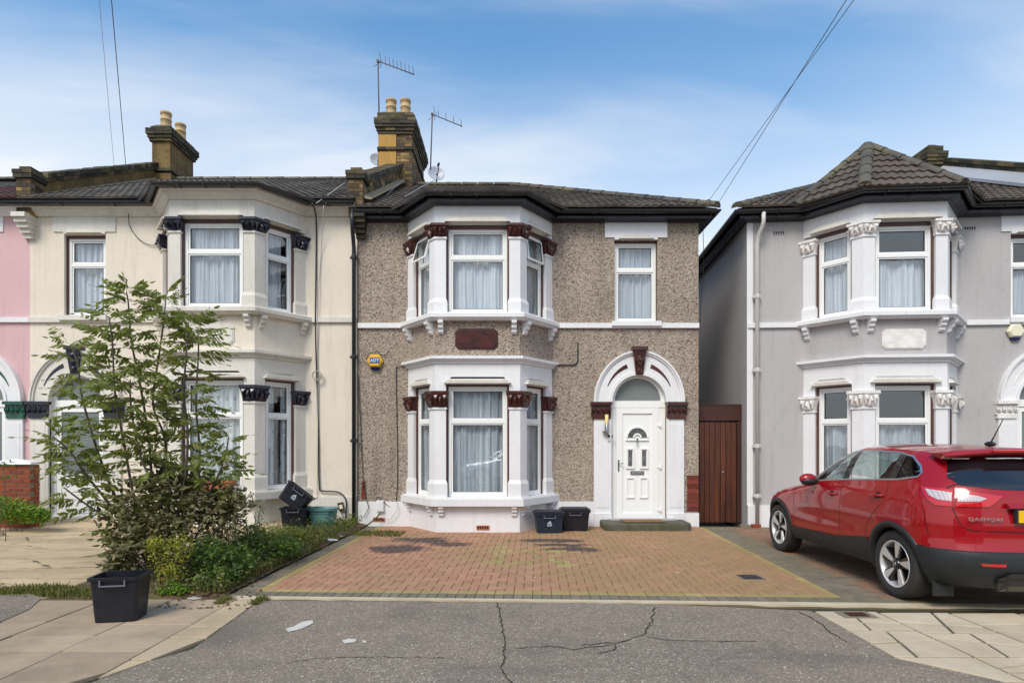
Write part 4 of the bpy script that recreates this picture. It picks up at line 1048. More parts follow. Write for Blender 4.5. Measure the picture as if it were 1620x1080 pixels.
def dish(c, r, label, face=(0.35, -1, .35)):
    t = empty('satellite_dish', c, 0, label, 'satellite dish', 'grey satellite dishes'); f = Vector(face).normalized(); q = f.to_track_quat('Z', 'Y').to_matrix().to_4x4()
    m = MB(); m.M = q; prof = [(0.001, -.06)]+[(r*i/6, -.06+.07*(i/6)**2) for i in range(1, 7)]+[(r*1.02, .0), (r*i_, -.03) if False else (r*.9, -.012), (.001, -.075)]
    m.lathe(prof, n=24); m.build('reflector', M['dish'], t)
    m = MB(); m.M = q; m.tube([(0, -r*.9, 0), (0, -r*.5, .25), (0, 0, .30)], .012, 6); m.build('arm', M['black_plastic'], t)
    m = MB(); m.M = q; m.lathe([(.001, .26), (.03, .26), (.03, .35), (.001, .35)], n=10); m.build('receiver', M['black_plastic'], t)
    m = MB(); m.tube([(0, .05, 0), (0, .12, -.1), (-.05, .15, -.5)], .02, 6); m.build('mount', M['black_plastic'], t)
dish(PX(597, 252, 16.2), .21, 'satellite dish half hidden behind the middle chimney')
dish(PX(690, 274, 15.6), .22, 'satellite dish on the ridge beside the shorter aerial')
def cable(name, pts, r, mat, label, cat='cable', smooth=4, parent=None, group=None, n=5):
    P = [Vector(p) for p in pts]; Q = []
    for i in range(len(P)-1):            # Catmull-Rom
        p0, p1, p2, p3 = P[max(i-1, 0)], P[i], P[i+1], P[min(i+2, len(P)-1)]
        for k in range(smooth):
            t = k/smooth; Q.append(.5*((2*p1)+(p2-p0)*t+(2*p0-5*p1+4*p2-p3)*t*t+(3*p1-p0-3*p2+p3)*t**3))
    Q.append(P[-1]); m = MB(); m.tube(Q, r, n); return m.build(name, M[mat], parent, label, cat, group)
pole = empty('telegraph_pole', (3.9, -7.2, -.1), 0, 'timber telegraph pole across the street holding the overhead wires', 'telegraph pole')
m = MB(); m.tube([(0, 0, 0), (0, 0, 4), (0, 0, 8.1)], [.15, .13, .10], 12); m.build('shaft', paint('creosoted_timber', lin((84, 66, 50)), .9, .3, .5, .3), pole)
m = MB(); m.box(-.5, .5, -.05, .05, 7.7, 7.8); m.build('crossarm', M['timber_frame'], pole)
pt = Vector((3.95, -7.15, 7.72))
def sag(a, b, s_=.0, n=8): return [Vector(a).lerp(Vector(b), i/n)-Vector((0, 0, s_*4*(i/n)*(1-i/n))) for i in range(n+1)]
hookA = PX(1121, 318, 11.1)
def on_line(a, b, Y, Z):   # X where a wire seen through photo points a, b reaches depth Y at height Z
    n_ = Vector(((a[0]-810)/F, 1, (HY-a[1])/F)).cross(Vector(((b[0]-810)/F, 1, (HY-b[1])/F))); return -(n_.y*Y+n_.z*(Z-1.6))/n_.x
cable('overhead_wire', sag(hookA, (on_line((1121, 318), (1351, 0), -7.15, 7.72), -7.15, 7.72), .0), .0045, 'wire', 'overhead telephone wire ending at the hook on roof corner', 'overhead wire', 2)
cable('overhead_wire', sag(PX(1112, 360, 11.6), (on_line((1112, 360), (1339, 0), -7.15, 7.5), -7.15, 7.5), .0), .0045, 'wire', 'overhead telephone wire ending lower down behind the eaves corner', 'overhead wire', 2)
cable('overhead_wire', sag(PX(199, 262, 13.2), pt+Vector((-.1, 0, -.05)), .0), .0065, 'wire', 'thick overhead wire dropping behind the left parapet', 'overhead wire', 2)
cable('overhead_wire', sag(PX(181, 268, 15), PX(157, 0, 8.5), .0), .004, 'cable_grey', 'thin pale overhead wire left of the thicker one', 'overhead wire', 2)
h = empty('wire_hook', hookA, 0, 'small ring hook on the tiled roof corner', 'hook'); m = MB(); m.tube([(-.05, 0, -.18), (-.03, 0, -.06)]+[(-.0+.045*sin(a), 0, -.02-.045*cos(a)) for a in [pi*2*i/10 for i in range(11)]], .009, 6); m.build('ring', M['wire'], h)

# ---------------------------------------------------------------- downpipes
def pipe(name, pts, r, mat, label, clips=(), group=None):
    t = empty(name, pts[-1], 0, label, 'downpipe', group); o = Vector(pts[-1]); m = MB()
    m.tube([Vector(p)-o for p in pts], r, 12, smooth=True); m.build('pipe', M[mat], t)
    for z in clips:
        q = MB(); x, y = pts[-1][0]-o.x, pts[-1][1]-o.y
        q.lathe([(r*1.25, z), (r*1.3, z+.01), (r*1.3, z+.07), (r*1.25, z+.08)], (x, y, -o.z), 12); q.box(x-r*2, x+r*2, y, y+.05, z+.015-o.z, z+.055-o.z); q.build('clip', M[mat], t)
pipe('downpipe', [(-3.0, 11.12, 5.98), (-3.0, 11.12, 5.74), (-3.01, 11.17, 5.62), (-3.02, 11.27, 5.45), (-3.02, 11.31, 5.3), (-3.02, 11.31, .02)], .038, 'black_plastic', 'black downpipe on the joint between cream and pebbledashed houses', (5.1, 3.2, 1.6))
px0 = 4.53+.19
pipe('downpipe', [(px0, 11.11, 5.92), (px0, 11.11, 5.76), (px0, 11.15, 5.68), (px0-.03, 11.25, 5.55), (px0-.04, 11.30, 5.4), (px0-.04, 11.30, .03)], .038, 'pipe_grey' if 'pipe_grey' in M else 'render_grey', 'light grey downpipe near the left corner of the grey house', (4.35, 2.95, 1.5, .55))

# ---------------------------------------------------------------- side gate in the passage
gt = empty('side_gate', (4.06, 11.72, 0), 0, 'brown stained timber side gate in the passage beside the grey house', 'gate')
k = NM('stained_planks'); gi = k.n('ShaderNodeObjectInfo'); v = k.noise(1, 5, .6, co=k.co('World', (22, 22, 1.2)), dist=.6)
col = k.mix(k.mr(v, .35, .7), lin((104, 56, 32)), lin((42, 20, 12))); col = k.mix(k.mr(gi.outputs['Random'], 0, 1, 0, .45), col, lin((78, 38, 26)))
kn = k.voro(3.1, k.co('World', (3, 3, .9))); col = k.mix(k.mr(kn, .0, .08, .8, 0), col, lin((30, 14, 10)))
k.bump(v, .2, .004); M['plank'] = k.fin(col, .5)
M['gate_dark'] = paint('dark_stained_board', lin((70, 34, 24)), .5, .4, .2, .5, lin((32, 16, 12)))
for i in range(8):
    m = MB(); x = -.46+i*.105; m.box(x, x+.094, -.012, .012, .03, 2.0); m.build('plank', M['plank'], gt)
m = MB(); m.box(.385, .46, -.02, .03, .03, 2.02); m.build('frame_post', M['gate_dark'], gt)
m = MB(); m.box(-.47, .47, -.02, .03, 2.04, 2.33); m.build('top_board', M['gate_dark'], gt)
m = MB(); m.box(-.47, .47, -.03, .04, 2.335, 2.36); m.build('cap_rail', M['gate_dark'], gt)
m = MB(); m.lathe([(.001, -.035), (.018, -.03), (.022, -.02), (.01, -.012)], (.11, 0, 1.02), 10, axis='y'); m.build('lock', M['metal'], gt)
m = MB(); m.box(-.47, .47, .04, .06, .03, 2.3); m.build('backing_rail', M['gate_dark'], gt)
# ---------------------------------------------------------------- ground
def flat(name, pts, z, mat, th=.03, label=None, kind='structure', parent=None, cat=None):
    m = MB(); m.prism([(p[0], p[1]) for p in pts], z-th, z); return m.build(name, mat, parent, label, cat, kind=kind)
def R2(p, o=(.4, 8.2), a=radians(-2.4)):
    x, y = p[0]-o[0], p[1]-o[1]; return (o[0]+x*cos(a)-y*sin(a), o[1]+x*sin(a)+y*cos(a))
k = NM('earth'); col = k.mix(k.noise(.5, 5), lin((84, 74, 58)), lin((110, 100, 80))); M['earth'] = k.fin(col, .95)
flat('ground', [(-250, -200), (250, -200), (250, 300), (-250, 300)], -.16, M['earth'], .1)
k = NM('asphalt'); P_ = k.co('World')
ag = k.n('ShaderNodeTexVoronoi'); ag.inputs['Scale'].default_value = 105; k.l(P_, ag.inputs['Vector']); sp = k.n('ShaderNodeSeparateColor'); k.l(ag.outputs['Color'], sp.inputs[0])
c0 = k.ramp(sp.outputs[0], [(0, lin((104, 93, 82))), (.45, lin((132, 117, 102))), (.82, lin((154, 138, 121))), (.93, lin((168, 153, 136))), (1, lin((216, 208, 194)))])
f_ = k.noise(160, 3, co=P_); c0 = k.mix(k.mr(f_, .4, .65, 0, .4), c0, lin((84, 78, 71)))
big = k.noise(.55, 5, .6, co=P_); c0 = k.mix(k.mr(big, .35, .7, 0, .4), c0, lin((142, 126, 108)))
b2 = k.noise(1.7, 5, .65, co=P_); c0 = k.mix(k.mr(b2, .5, .7, 0, .55), c0, lin((100, 92, 82)))
b3 = k.noise(5, 4, .6, co=P_); c0 = k.mix(k.mr(b3, .58, .7, 0, .25), c0, lin((140, 134, 124)))
b4 = k.noise(.28, 6, .62, co=k.co('World', (1, 2.2, 1)), dist=.8); c0 = k.mix(k.mr(b4, .50, .60, 0, .38), c0, lin((84, 77, 70)))   # worn and patched areas
b5 = k.noise(1.1, 6, .7, co=k.co('World', (2.5, 1, 1))); c0 = k.mix(k.mr(b5, .60, .70, 0, .4), c0, lin((74, 68, 62)))
k.bump(ag.outputs['Distance'], .35, .005); k.bump(f_, .4, .003)
M['asphalt'] = k.fin(c0, k.mr(big, .3, .7, .68, .85))
M['road'] = paint('road_asphalt', lin((78, 76, 76)), .85, .3, .8)
flat('road', [(-60, -5.2), (60, -5.2), (60, 2.9), (-60, 2.9)], -.10, M['road'], .05)
M['kerb'] = paint('kerb_stone', lin((140, 136, 128)), .85, .4, .6)
fa = flat('far_pavement', [(-60, -7.6), (60, -7.6), (60, -5.36), (-60, -5.36)], .0, M['kerb'], .1)
kb = flat('kerb', [(-60, -5.355), (60, -5.355), (60, -5.205), (-60, -5.205)], .005, M['kerb'], .15)
m = MB()
for i in range(26):
    x = -13+i*.92
    if -3.0 < x < 3.0: continue
    m = MB(); m.box(x, x+.91, 2.9, 3.03, -.15, .004); m.build('kerb_stone', M['kerb'], kb)
# joint bed under the slabs
M['joint_dark'] = paint('dark_joint', lin((52, 46, 34)), .95, .4, .5, 0, lin((78, 78, 40)), 3)
pav = flat('pavement', [(-60, 3.035), (60, 3.035), (60, 6.1), (-60, 6.1)], -.022, M['joint_dark'], .05)
def yedge(pts): return pts
L_edge = [(-3.6, 3.05), (-2.98, 3.6), (-2.8, 4.0), (-2.67, 4.34), (-2.49, 4.61), (-2.50, 4.95), (-2.53, 5.5), (-2.57, 6.02)]
R_edge = [(3.95, 3.05), (3.45, 3.75), (3.27, 4.01), (3.12, 4.16), (2.85, 4.42), (2.85, 4.72), (2.86, 5.66)]
ap = [p for p in L_edge]+[(0, 5.97), (1.4, 5.90)]+[p for p in R_edge[::-1]]
flat('vehicle_crossover', ap, -.004, M['asphalt'], .03, label=None)
# paving slabs -------------------------------------------------------------
def slabmat(name, c1, c2, dark, moss=.2):
    k = NM(name); oi = k.n('ShaderNodeObjectInfo'); P_ = k.co('World')
    col = k.mix(k.mr(oi.outputs['Random'], 0, 1), c1, c2)
    col = k.mix(k.mr(k.noise(1.6, 6, .65, co=P_), .42, .7, 0, .6), col, dark)
    col = k.mix(k.mr(k.noise(90, 3, co=P_), .5, .75, 0, .3), col, dark)
    col = k.mix(k.mr(k.noise(9, 5, .6, co=P_), .56, .72, 0, .3), col, lin((176, 168, 150)))
    col = k.mix(k.mr(k.noise(3.1, 5, .7, co=P_), .62, .74, 0, moss), col, lin((92, 92, 52)))
    k.bump(k.noise(70, 4, co=P_), .35, .003); k.bump(k.noise(3, 3, co=P_), .3, .01); return k.fin(col, .85)
M['slab_l'] = slabmat('grey_buff_slab', lin((182, 160, 134)), lin((156, 136, 114)), lin((114, 100, 82)), .5)
M['slab_e'] = slabmat('pale_edge_slab', lin((196, 174, 142)), lin((180, 160, 132)), lin((142, 126, 102)), .15)
M['slab_r'] = slabmat('cream_slab', lin((202, 186, 160)), lin((186, 170, 146)), lin((158, 142, 116)), .2)
def slab(poly, mat, top=.004, seed=0, gap=.008):
    c = (sum(p[0] for p in poly)/len(poly), sum(p[1] for p in poly)/len(poly)); rr = random.Random(int(c[0]*991+c[1]*377))
    tx, ty, dz = rr.uniform(-.006, .006), rr.uniform(-.006, .006), rr.uniform(-.003, .003)
    # inset towards the inside so a joint shows
    n = len(poly); ar = sum(poly[i][0]*poly[(i+1) % n][1]-poly[(i+1) % n][0]*poly[i][1] for i in range(n))
    if ar < 0: poly = poly[::-1]
    ins = []
    for i in range(n):
        a, b, d = Vector(poly[i-1]), Vector(poly[i]), Vector(poly[(i+1) % n]); e1 = (b-a).normalized(); e2 = (d-b).normalized()
        n1 = Vector((-e1.y, e1.x)); n2 = Vector((-e2.y, e2.x)); q = 1+n1.dot(n2)
        ins.append(b+(n1+n2)*(gap/max(q, .4)))
    zt = lambda p: top+dz+(p[0]-c[0])*tx+(p[1]-c[1])*ty
    m = MB(); m.loft([(p[0], p[1], -.05) for p in ins], [(p[0], p[1], zt(p)-.004) for p in ins], caps=False)
    c2 = Vector(c); inn = [p+(c2-p).normalized()*.005 for p in ins]
    b = len(m.v); k_ = n
    m.add([(p[0], p[1], zt(p)-.004) for p in ins]+[(p[0], p[1], zt(p)) for p in inn], [(i, (i+1) % n, n+(i+1) % n, n+i) for i in range(n)]+[tuple(range(n, 2*n))])
    return m.build('paving_slab', mat, pav)
def clip(poly, a, b):          # keep the part of poly left of a->b
    out_ = []; n = len(poly)
    def sd_(p): return (b[0]-a[0])*(p[1]-a[1])-(b[1]-a[1])*(p[0]-a[0])
    for i in range(n):
        p, q = poly[i], poly[(i+1) % n]; sp_, sq = sd_(p), sd_(q)
        if sp_ >= 0: out_.append(p)
        if sp_*sq < 0: t = sp_/(sp_-sq); out_.append((p[0]+(q[0]-p[0])*t, p[1]+(q[1]-p[1])*t))
    return out_
def area(poly): return abs(sum(poly[i][0]*poly[(i+1) % len(poly)][1]-poly[(i+1) % len(poly)][0]*poly[i][1] for i in range(len(poly))))/2 if len(poly) > 2 else 0
# left of the crossover
cols = [(-6.9, -6.2, [3.06, 3.9, 4.8, 5.6]), (-6.2, -5.52, [3.06, 3.5, 4.4, 5.3, 5.72]), (-5.52, -4.84, [3.06, 3.9, 4.75, 5.6, 5.85]), (-4.84, -4.15, [3.06, 3.5, 4.42, 5.27, 6.02]), (-4.15, -3.46, [3.06, 3.7, 4.54, 4.9, 5.86, 6.06]), (-3.46, -2.82, [3.06, 3.62, 4.53, 5.22, 6.05])]
for x0, x1, ys in cols:
    for a, b in zip(ys[:-1], ys[1:]):
        p = [(x0, a), (x1, a), (x1+.01, b), (x0+.01, b)]
        for i in range(len(L_edge)-1):
            if L_edge[i][1] < 4.4: p = clip(p, L_edge[i], L_edge[i+1]) if x1 > -3.5 else p
        if area(p) > .01: slab(p, M['slab_l'])
ys = [4.36, 4.85, 5.15, 5.40, 6.04]
def edge_x(E, y):
    y = min(max(y, E[0][1]), E[-1][1])
    for (xa, ya), (xb, yb) in zip(E[:-1], E[1:]):
        if ya-1e-6 <= y <= yb+1e-6: return xa+(xb-xa)*(y-ya)/(yb-ya)
for a, b in zip(ys[:-1], ys[1:]):
    n = 5; r = [(edge_x(L_edge, a+(b-a)*i/n), a+(b-a)*i/n) for i in range(n+1)]
    slab([(-2.82, b), (-2.82, a)]+[r[0]]+[p for p in r[1:-1] if False]+[r[-1]], M['slab_e'])
slab([(-2.82, 4.36), (-2.82, 4.02), (edge_x(L_edge, 4.08), 4.08), (edge_x(L_edge, 4.36), 4.36)], M['slab_e'])
# right of the crossover, some slabs cracked into pieces
def rows(x0, x1, ys, mat, cracks={}):
    for j, (a, b) in enumerate(zip(ys[:-1], ys[1:])):
        p = [(x0, a), (x1, a), (x1, b), (x0, b)]
        if x0 < 2.9:
            r = [(edge_x(R_edge, min(max(v, 3.06), 5.65)), v) for v in (a, (a+b)/2 if b < 4.7 else b, b)]
            p = [r[0], (x1, a), (x1, b), (r[2][0], b)] + ([r[1]] if b < 4.7 else [])
        elif x0 < 3.5 and a < 4.2:
            for i in range(len(R_edge)-1):
                e0, e1 = R_edge[i], R_edge[i+1]
                if e0[1] < 4.2: p = clip(p, e1, e0) or p
        pcs = [p]
        for (c0, c1) in cracks.get(j, []):
            nx_ = []
            for q in pcs:
                A_, B_ = clip(q, c0, c1), clip(q, c1, c0)
                nx_ += [s_ for s_ in (A_, B_) if area(s_) > .004]
            pcs = nx_
        for q in pcs:
            if area(q) > .004: slab(q, mat, gap=.012)
rows(2.86, 3.45, [4.42, 5.05, 5.62], M['slab_r'], {0: [((2.9, 4.72), (3.45, 4.80)), ((3.12, 4.8), (3.02, 4.4))], 1: [((3.05, 5.0), (3.2, 5.62)), ((3.1, 5.3), (3.45, 5.22))]})
rows(3.45, 4.10, [3.06, 3.72, 4.12, 4.42, 4.98, 5.58], M['slab_r'], {1: [((3.45, 3.85), (4.1, 4.0)), ((3.8, 3.7), (3.7, 4.2))], 2: [((3.45, 4.2), (4.1, 4.35))], 3: [((3.45, 4.86), (4.1, 4.62)), ((3.7, 4.4), (3.85, 5.0))], 4: [((3.45, 5.3), (4.1, 5.12)), ((3.8, 5.2), (3.95, 5.58))]})
rows(2.86, 3.45, [3.96, 4.42], M['slab_r'])
rows(4.10, 4.72, [3.06, 3.5, 4.15, 4.75, 5.2, 5.56], M['slab_r'], {1: [((4.1, 3.7), (4.72, 3.95))], 2: [((4.3, 4.15), (4.5, 4.75)), ((4.1, 4.5), (4.7, 4.4))], 3: [((4.1, 5.05), (4.72, 4.85))]})
rows(4.72, 5.35, [3.06, 3.9, 4.5, 5.02, 5.54], M['slab_r'], {1: [((4.72, 4.1), (5.35, 4.4))], 2: [((4.72, 4.86), (5.35, 4.7))]})
rows(5.35, 6.0, [3.06, 3.6, 4.3, 4.9, 5.52], M['slab_r']); rows(6.0, 6.65, [3.06, 3.9, 4.6, 5.5], M['slab_r'])
# cracks with moss across the crossover, pale paint marks
M['moss'] = paint('moss', lin((84, 92, 44)), .95, .5, .8, 0, lin((40, 40, 24)), 6)
M['crack'] = paint('crack_dirt', lin((48, 46, 38)), .95, .4, .5, 0, lin((74, 78, 40)), 5)
M['paint_mark'] = paint('white_paint_mark', lin((206, 202, 192)), .7, .4, .4, 0, lin((130, 126, 118)), 12)
def crack(px, wd=.012, mat='crack', seed=1, label=None):
    rr = random.Random(seed); W_ = [GP(x, y) for x, y in px]; pts = []
    for a, b in zip(W_[:-1], W_[1:]):
        n = max(2, int((b-a).length/.04))
        for i in range(n): p = a.lerp(b, i/n); pts.append((p.x+rr.uniform(-.014, .014), p.y+rr.uniform(-.014, .014)))
    pts.append((W_[-1].x, W_[-1].y)); m = MB(); vs = []
    for i, p in enumerate(pts):
        q = Vector(pts[min(i+1, len(pts)-1)])-Vector(pts[max(i-1, 0)]); q.normalize(); w_ = wd*rr.uniform(.35, 1.1)*(.4 if i in (0, len(pts)-1) else 1)
        vs += [(p[0]-q.y*w_, p[1]+q.x*w_, .0005), (p[0]+q.y*w_, p[1]-q.x*w_, .0005)]
    m.add(vs, [(2*i, 2*i+1, 2*i+3, 2*i+2) for i in range(len(pts)-1)])
    return m.build('crack', M[mat], CR, kind='stuff')
CR = flat('crossover_wear', [(0, 5.6), (.02, 5.6), (.02, 5.62)], -.003, M['crack'], .002)
CR['kind'] = 'stuff'
crack([(787, 952), (793, 985), (797, 1010), (798, 1035), (793, 1055), (808, 1079), (815, 1100)], .008, 'crack', 3)
crack([(1035, 960), (1030, 985), (1018, 1003), (985, 1014), (920, 1020)], .008, 'crack', 5)
crack([(1018, 1005), (1055, 1012), (1120, 1013), (1200, 1014)], .006, 'crack', 6)
crack([(815, 1024), (870, 1021), (905, 1026), (975, 1018), (972, 1028), (940, 1032)], .006, 'crack', 7)
crack([(1265, 967), (1300, 985), (1315, 1000), (1340, 1015)], .007, 'crack', 8)
crack([(455, 1048), (500, 1040), (600, 1038), (720, 1040)], .004, 'crack', 9)
def mark(cx_, cy_, pts, seed):
    m = MB(); m.prism([tuple(GP(cx_+x, cy_+y))[:2] for x, y in pts], .0, .0035); m.build('paint_mark', M['paint_mark'], CR, kind='stuff')
mark(0, 0, [(452, 994), (466, 990), (478, 983), (494, 981), (496, 985), (486, 990), (480, 993), (470, 996), (456, 999)], 1)
mark(0, 0, [(541, 1013), (550, 1010), (565, 1011), (562, 1015), (545, 1017)], 2); mark(0, 0, [(573, 1012), (578, 1013), (580, 1016), (574, 1016)], 3)
rr = random.Random(4)
for i in range(90):
    x, y = rr.uniform(200, 1500), rr.uniform(960, 1078); c_ = GP(x, y)
    if not (-2.6 < c_.x < 2.8): continue
    s_ = rr.uniform(.003, .010); n = 5; m = MB() if i == 0 else m; a0 = rr.uniform(0, 6)
    m.prism([(c_.x+s_*cos(a0+2*pi*j/n)*rr.uniform(.6, 1.2), c_.y+s_*sin(a0+2*pi*j/n)*rr.uniform(.6, 1.2)) for j in range(n)], .0, .003)
m.build('gravel_specks', M['paint_mark'], CR, kind='stuff')
# pale concrete strip between crossover and block paving
m = MB(); rr = random.Random(8); n = 60; vs = []
for i in range(n+1):
    x = -2.9+10.2*i/n; f = R2((x, 6.055))[1]; w_ = .07+rr.uniform(-.02, .015)+(.05 if x > 2.4 else 0)+(.04 if x < -2.4 else 0)
    vs += [(x, f-w_, .0), (x, f, .002)]
m.add(vs+[(v[0], v[1], -.05) for v in vs], [(2*i, 2*i+2, 2*i+3, 2*i+1) for i in range(n)]+[(2*(n+1)+2*i, 2*(n+1)+2*i+2, 2*i+2, 2*i) for i in range(n)])
m.build('concrete_strip', M['slab_r'], kind='structure')
# block paving ------------------------------------------------------------
def pavmat(name, cols, grime, oil=False):
    k = NM(name); oi = k.n('ShaderNodeObjectInfo'); gi = k.n('ShaderNodeNewGeometry'); P_ = k.co('World')
    rnd = k.math('FRACT', k.math('ADD', k.math('MULTIPLY', oi.outputs['Random'], 5.1), gi.outputs['Random Per Island']))
    n = len(cols); col = k.ramp(rnd, [(i/(n-1), c) for i, c in enumerate(cols)])
    col = k.mix(k.mr(k.noise(.8, 5, .6, co=P_), .36, .62, 0, .62), col, grime)
    if oil: gx = k.n('ShaderNodeSeparateXYZ'); k.l(P_, gx.inputs[0]); col = k.mix(k.math('MULTIPLY', k.mr(gx.outputs[0], -1.2, 1.6, 0, .62), k.mr(k.noise(1.6, 5, .65, co=P_), .3, .6, .35, 1)), col, lin((146, 122, 78)))
    col = k.mix(k.mr(k.noise(60, 3, co=P_), .5, .75, 0, .35), col, lin((74, 60, 50)))
    col = k.mix(k.mr(k.noise(7, 5, .65, co=P_), .58, .72, 0, .3), col, lin((168, 140, 112)))
    if oil:
        for (cx_, cy_, rx, ry) in ((-1.45, 9.75, .55, .30), (-1.72, 8.95, .45, .38), (-1.0, 9.35, .35, .2), (.62, 9.7, .65, .18), (.9, 8.9, .42, .26), (.75, 9.3, .5, .12)):
            sx = k.n('ShaderNodeSeparateXYZ'); k.l(P_, sx.inputs[0])
            dx = k.math('POWER', k.math('DIVIDE', k.math('SUBTRACT', sx.outputs[0], cx_), rx), 2.0); dy = k.math('POWER', k.math('DIVIDE', k.math('SUBTRACT', sx.outputs[1], cy_), ry), 2.0)
            d_ = k.math('ADD', k.math('ADD', dx, dy), k.mr(k.noise(3.5, 5, .7, co=P_), .3, .7, -.9, .9))
            col = k.mix(k.mr(d_, .55, 1.15, .85, 0), col, lin((58, 50, 52)))
    k.bump(k.noise(80, 4, co=P_), .4, .003); return k.fin(col, .82)
M['moss_joint'] = paint('mossy_joint', lin((104, 92, 60)), .95, .7, .6, 0, lin((92, 70, 54)), 1.2)
M['pave_red'] = pavmat('red_block', [lin((176, 128, 104)), lin((166, 118, 95)), lin((180, 136, 108)), lin((170, 123, 98)), lin((158, 114, 92))], lin((150, 122, 88)), True)
M['pave_yel'] = pavmat('yellow_block', [lin((172, 150, 100)), lin((160, 138, 90)), lin((180, 158, 108))], lin((128, 118, 66)))
M['pave_gry'] = pavmat('grey_block', [lin((118, 110, 98)), lin((112, 103, 88)), lin((134, 123, 108)), lin((104, 96, 82))], lin((112, 102, 78)))
M['pave_mix'] = pavmat('brown_block', [lin((140, 104, 84)), lin((128, 98, 80)), lin((118, 102, 84)), lin((158, 110, 86)), lin((134, 108, 86))], lin((124, 100, 76)))
drv = flat('driveway', [R2(p) for p in [(-2.98, 5.9), (8.2, 5.9), (8.2, 11.6), (-2.98, 11.6)]], -.016, M['moss_joint'] if 'moss_joint' in M else M['crack'], .04)
def pv_mesh(mat, w_, l_):
    m = MB(); g_, c_, h_ = .0026, .005, .02
    def rg(i, z): return [(g_+i, g_+i, z), (w_-g_-i, g_+i, z), (w_-g_-i, l_-g_-i, z), (g_+i, l_-g_-i, z)]
    A, B, C_ = rg(0, -h_), rg(0, -.004), rg(c_, 0)
    m.add(A+B+C_, [(i, (i+1) % 4, 4+(i+1) % 4, 4+i) for i in range(4)]+[(4+i, 4+(i+1) % 4, 8+(i+1) % 4, 8+i) for i in range(4)]+[(8, 9, 10, 11)])
    return m.mesh('block', mat, recalc=False)
_pv = {}
blocks = []
def blk(x, y, w_, l_, mat):
    k_ = (mat, w_, l_)
    if k_ not in _pv: _pv[k_] = pv_mesh(M[mat], w_, l_)
    rr = R_; blocks.append((y, x, _pv[k_], mat))
X0, X1, Y0, Y1 = -2.7, 3.5, 6.27, 11.5
u = .1
for i in range(int(round((8.2+2.9)/u))): blk(-2.9+i*u, 6.06, .1, .2, 'pave_gry')      # front soldier course
nx = int(round((X1-X0)/u)); ny = int(round((Y1-Y0)/u))
for j in range(nx//2): blk(X0+j*.2, Y0, .2, .1, 'pave_yel')
ys_front = Y0+.1
ylet = set()
def yl(xa, xb, ya, yb):   # yellow pattern laid into the red field (photo pixels)
    pass
pat = [((781, 870), (912, 873)), ((770, 889), (909, 891)), ((783, 866), (796, 892)), ((872, 878), (884, 894)), ((885, 888), (912, 895)), ((840, 877), (850, 881)), ((775, 864), (800, 869))]
pat_w = []
a_ = radians(2.4)
for (xa, ya), (xb, yb) in pat:
    p0 = GP((xa+xb)/2, yb); p1 = GP((xa+xb)/2, ya); lx = GP(xa, (ya+yb)/2).x; rx = GP(xb, (ya+yb)/2).x
    pat_w.append((lx, rx, min(p0.y, p1.y), max(p0.y, p1.y)))
def is_yel(x, y):
    X_, Y_ = R2((x, y)); return any(l-.0 <= X_ <= r and b-.02 <= Y_ <= t+.02 for l, r, b, t in pat_w)
def cell_ok(i, j): return 1 <= i < nx-1 and 0 <= j < ny-1
for i in range(-2, nx+2):
    for j in range(-2, ny+2):
        r = (i-j) % 4; x, y = X0+i*u, ys_front+j*u
        if r == 0 and (cell_ok(i, j) or cell_ok(i+1, j)):
            c2 = cell_ok(i, j), cell_ok(i+1, j); mt = 'pave_yel' if is_yel(x+.1, y+.05) else 'pave_red'
            if all(c2): blk(x, y, .2, .1, mt)
            else: blk(x if c2[0] else x+.1, y, .1, .1, mt)
        if r == 2 and (cell_ok(i, j) or cell_ok(i, j-1)):
            c2 = cell_ok(i, j), cell_ok(i, j-1); mt = 'pave_yel' if is_yel(x+.05, y) else 'pave_red'
            if all(c2): blk(x, y-.1, .1, .2, mt)
            else: blk(x, y if c2[0] else y-.1, .1, .1, mt)
for j in range(int((Y1-ys_front)/.2)):
    blk(X0, ys_front+j*.2, .1, .2, 'pave_yel'); blk(X1-.1, ys_front+j*.2, .1, .2, 'pave_yel')
for j in range(int((Y1-6.26)/.1)): blk(X0-.2, 6.26+j*.1, .2, .1, 'pave_gry')
# the neighbour's drive under the car
for j in range(int((11.45-6.26)/.1)):
    for i in range(23):
        x = X1+i*.2+(.1 if j % 2 else 0); blk(x, 6.26+j*.1, .2, .1, 'pave_gry' if (x < X1+.35 or (x*3.1+j*.37) % 5 < .35) else 'pave_mix')
    if j % 2: blk(X1, 6.26+j*.1, .1, .1, 'pave_gry')
blocks.sort(key=lambda b: b[0])
inst_n = 0; rest = {}
aa = radians(-2.4); Rz = Matrix.Rotation(aa, 4, 'Z')
for y, x, me, mt in blocks:
    p = R2((x, y)); Mx = Matrix.Translation((p[0], p[1], R_.uniform(-.0015, .002))) @ Rz @ Matrix.Rotation(R_.uniform(-.008, .008), 4, 'X') @ Matrix.Rotation(R_.uniform(-.008, .008), 4, 'Y')
    vis = abs(p[0]/p[1]) < .875
    if inst_n < 300 and vis: inst('block', me, drv, Mx); inst_n += 1
    else:
        m = rest.setdefault(mt, MB()); m.M = Mx; m.add([v.co for v in me.vertices], [list(q.vertices) for q in me.polygons])
for mt, m in rest.items(): m.build('blocks', M[mt], drv, kind='stuff', recalc=False)
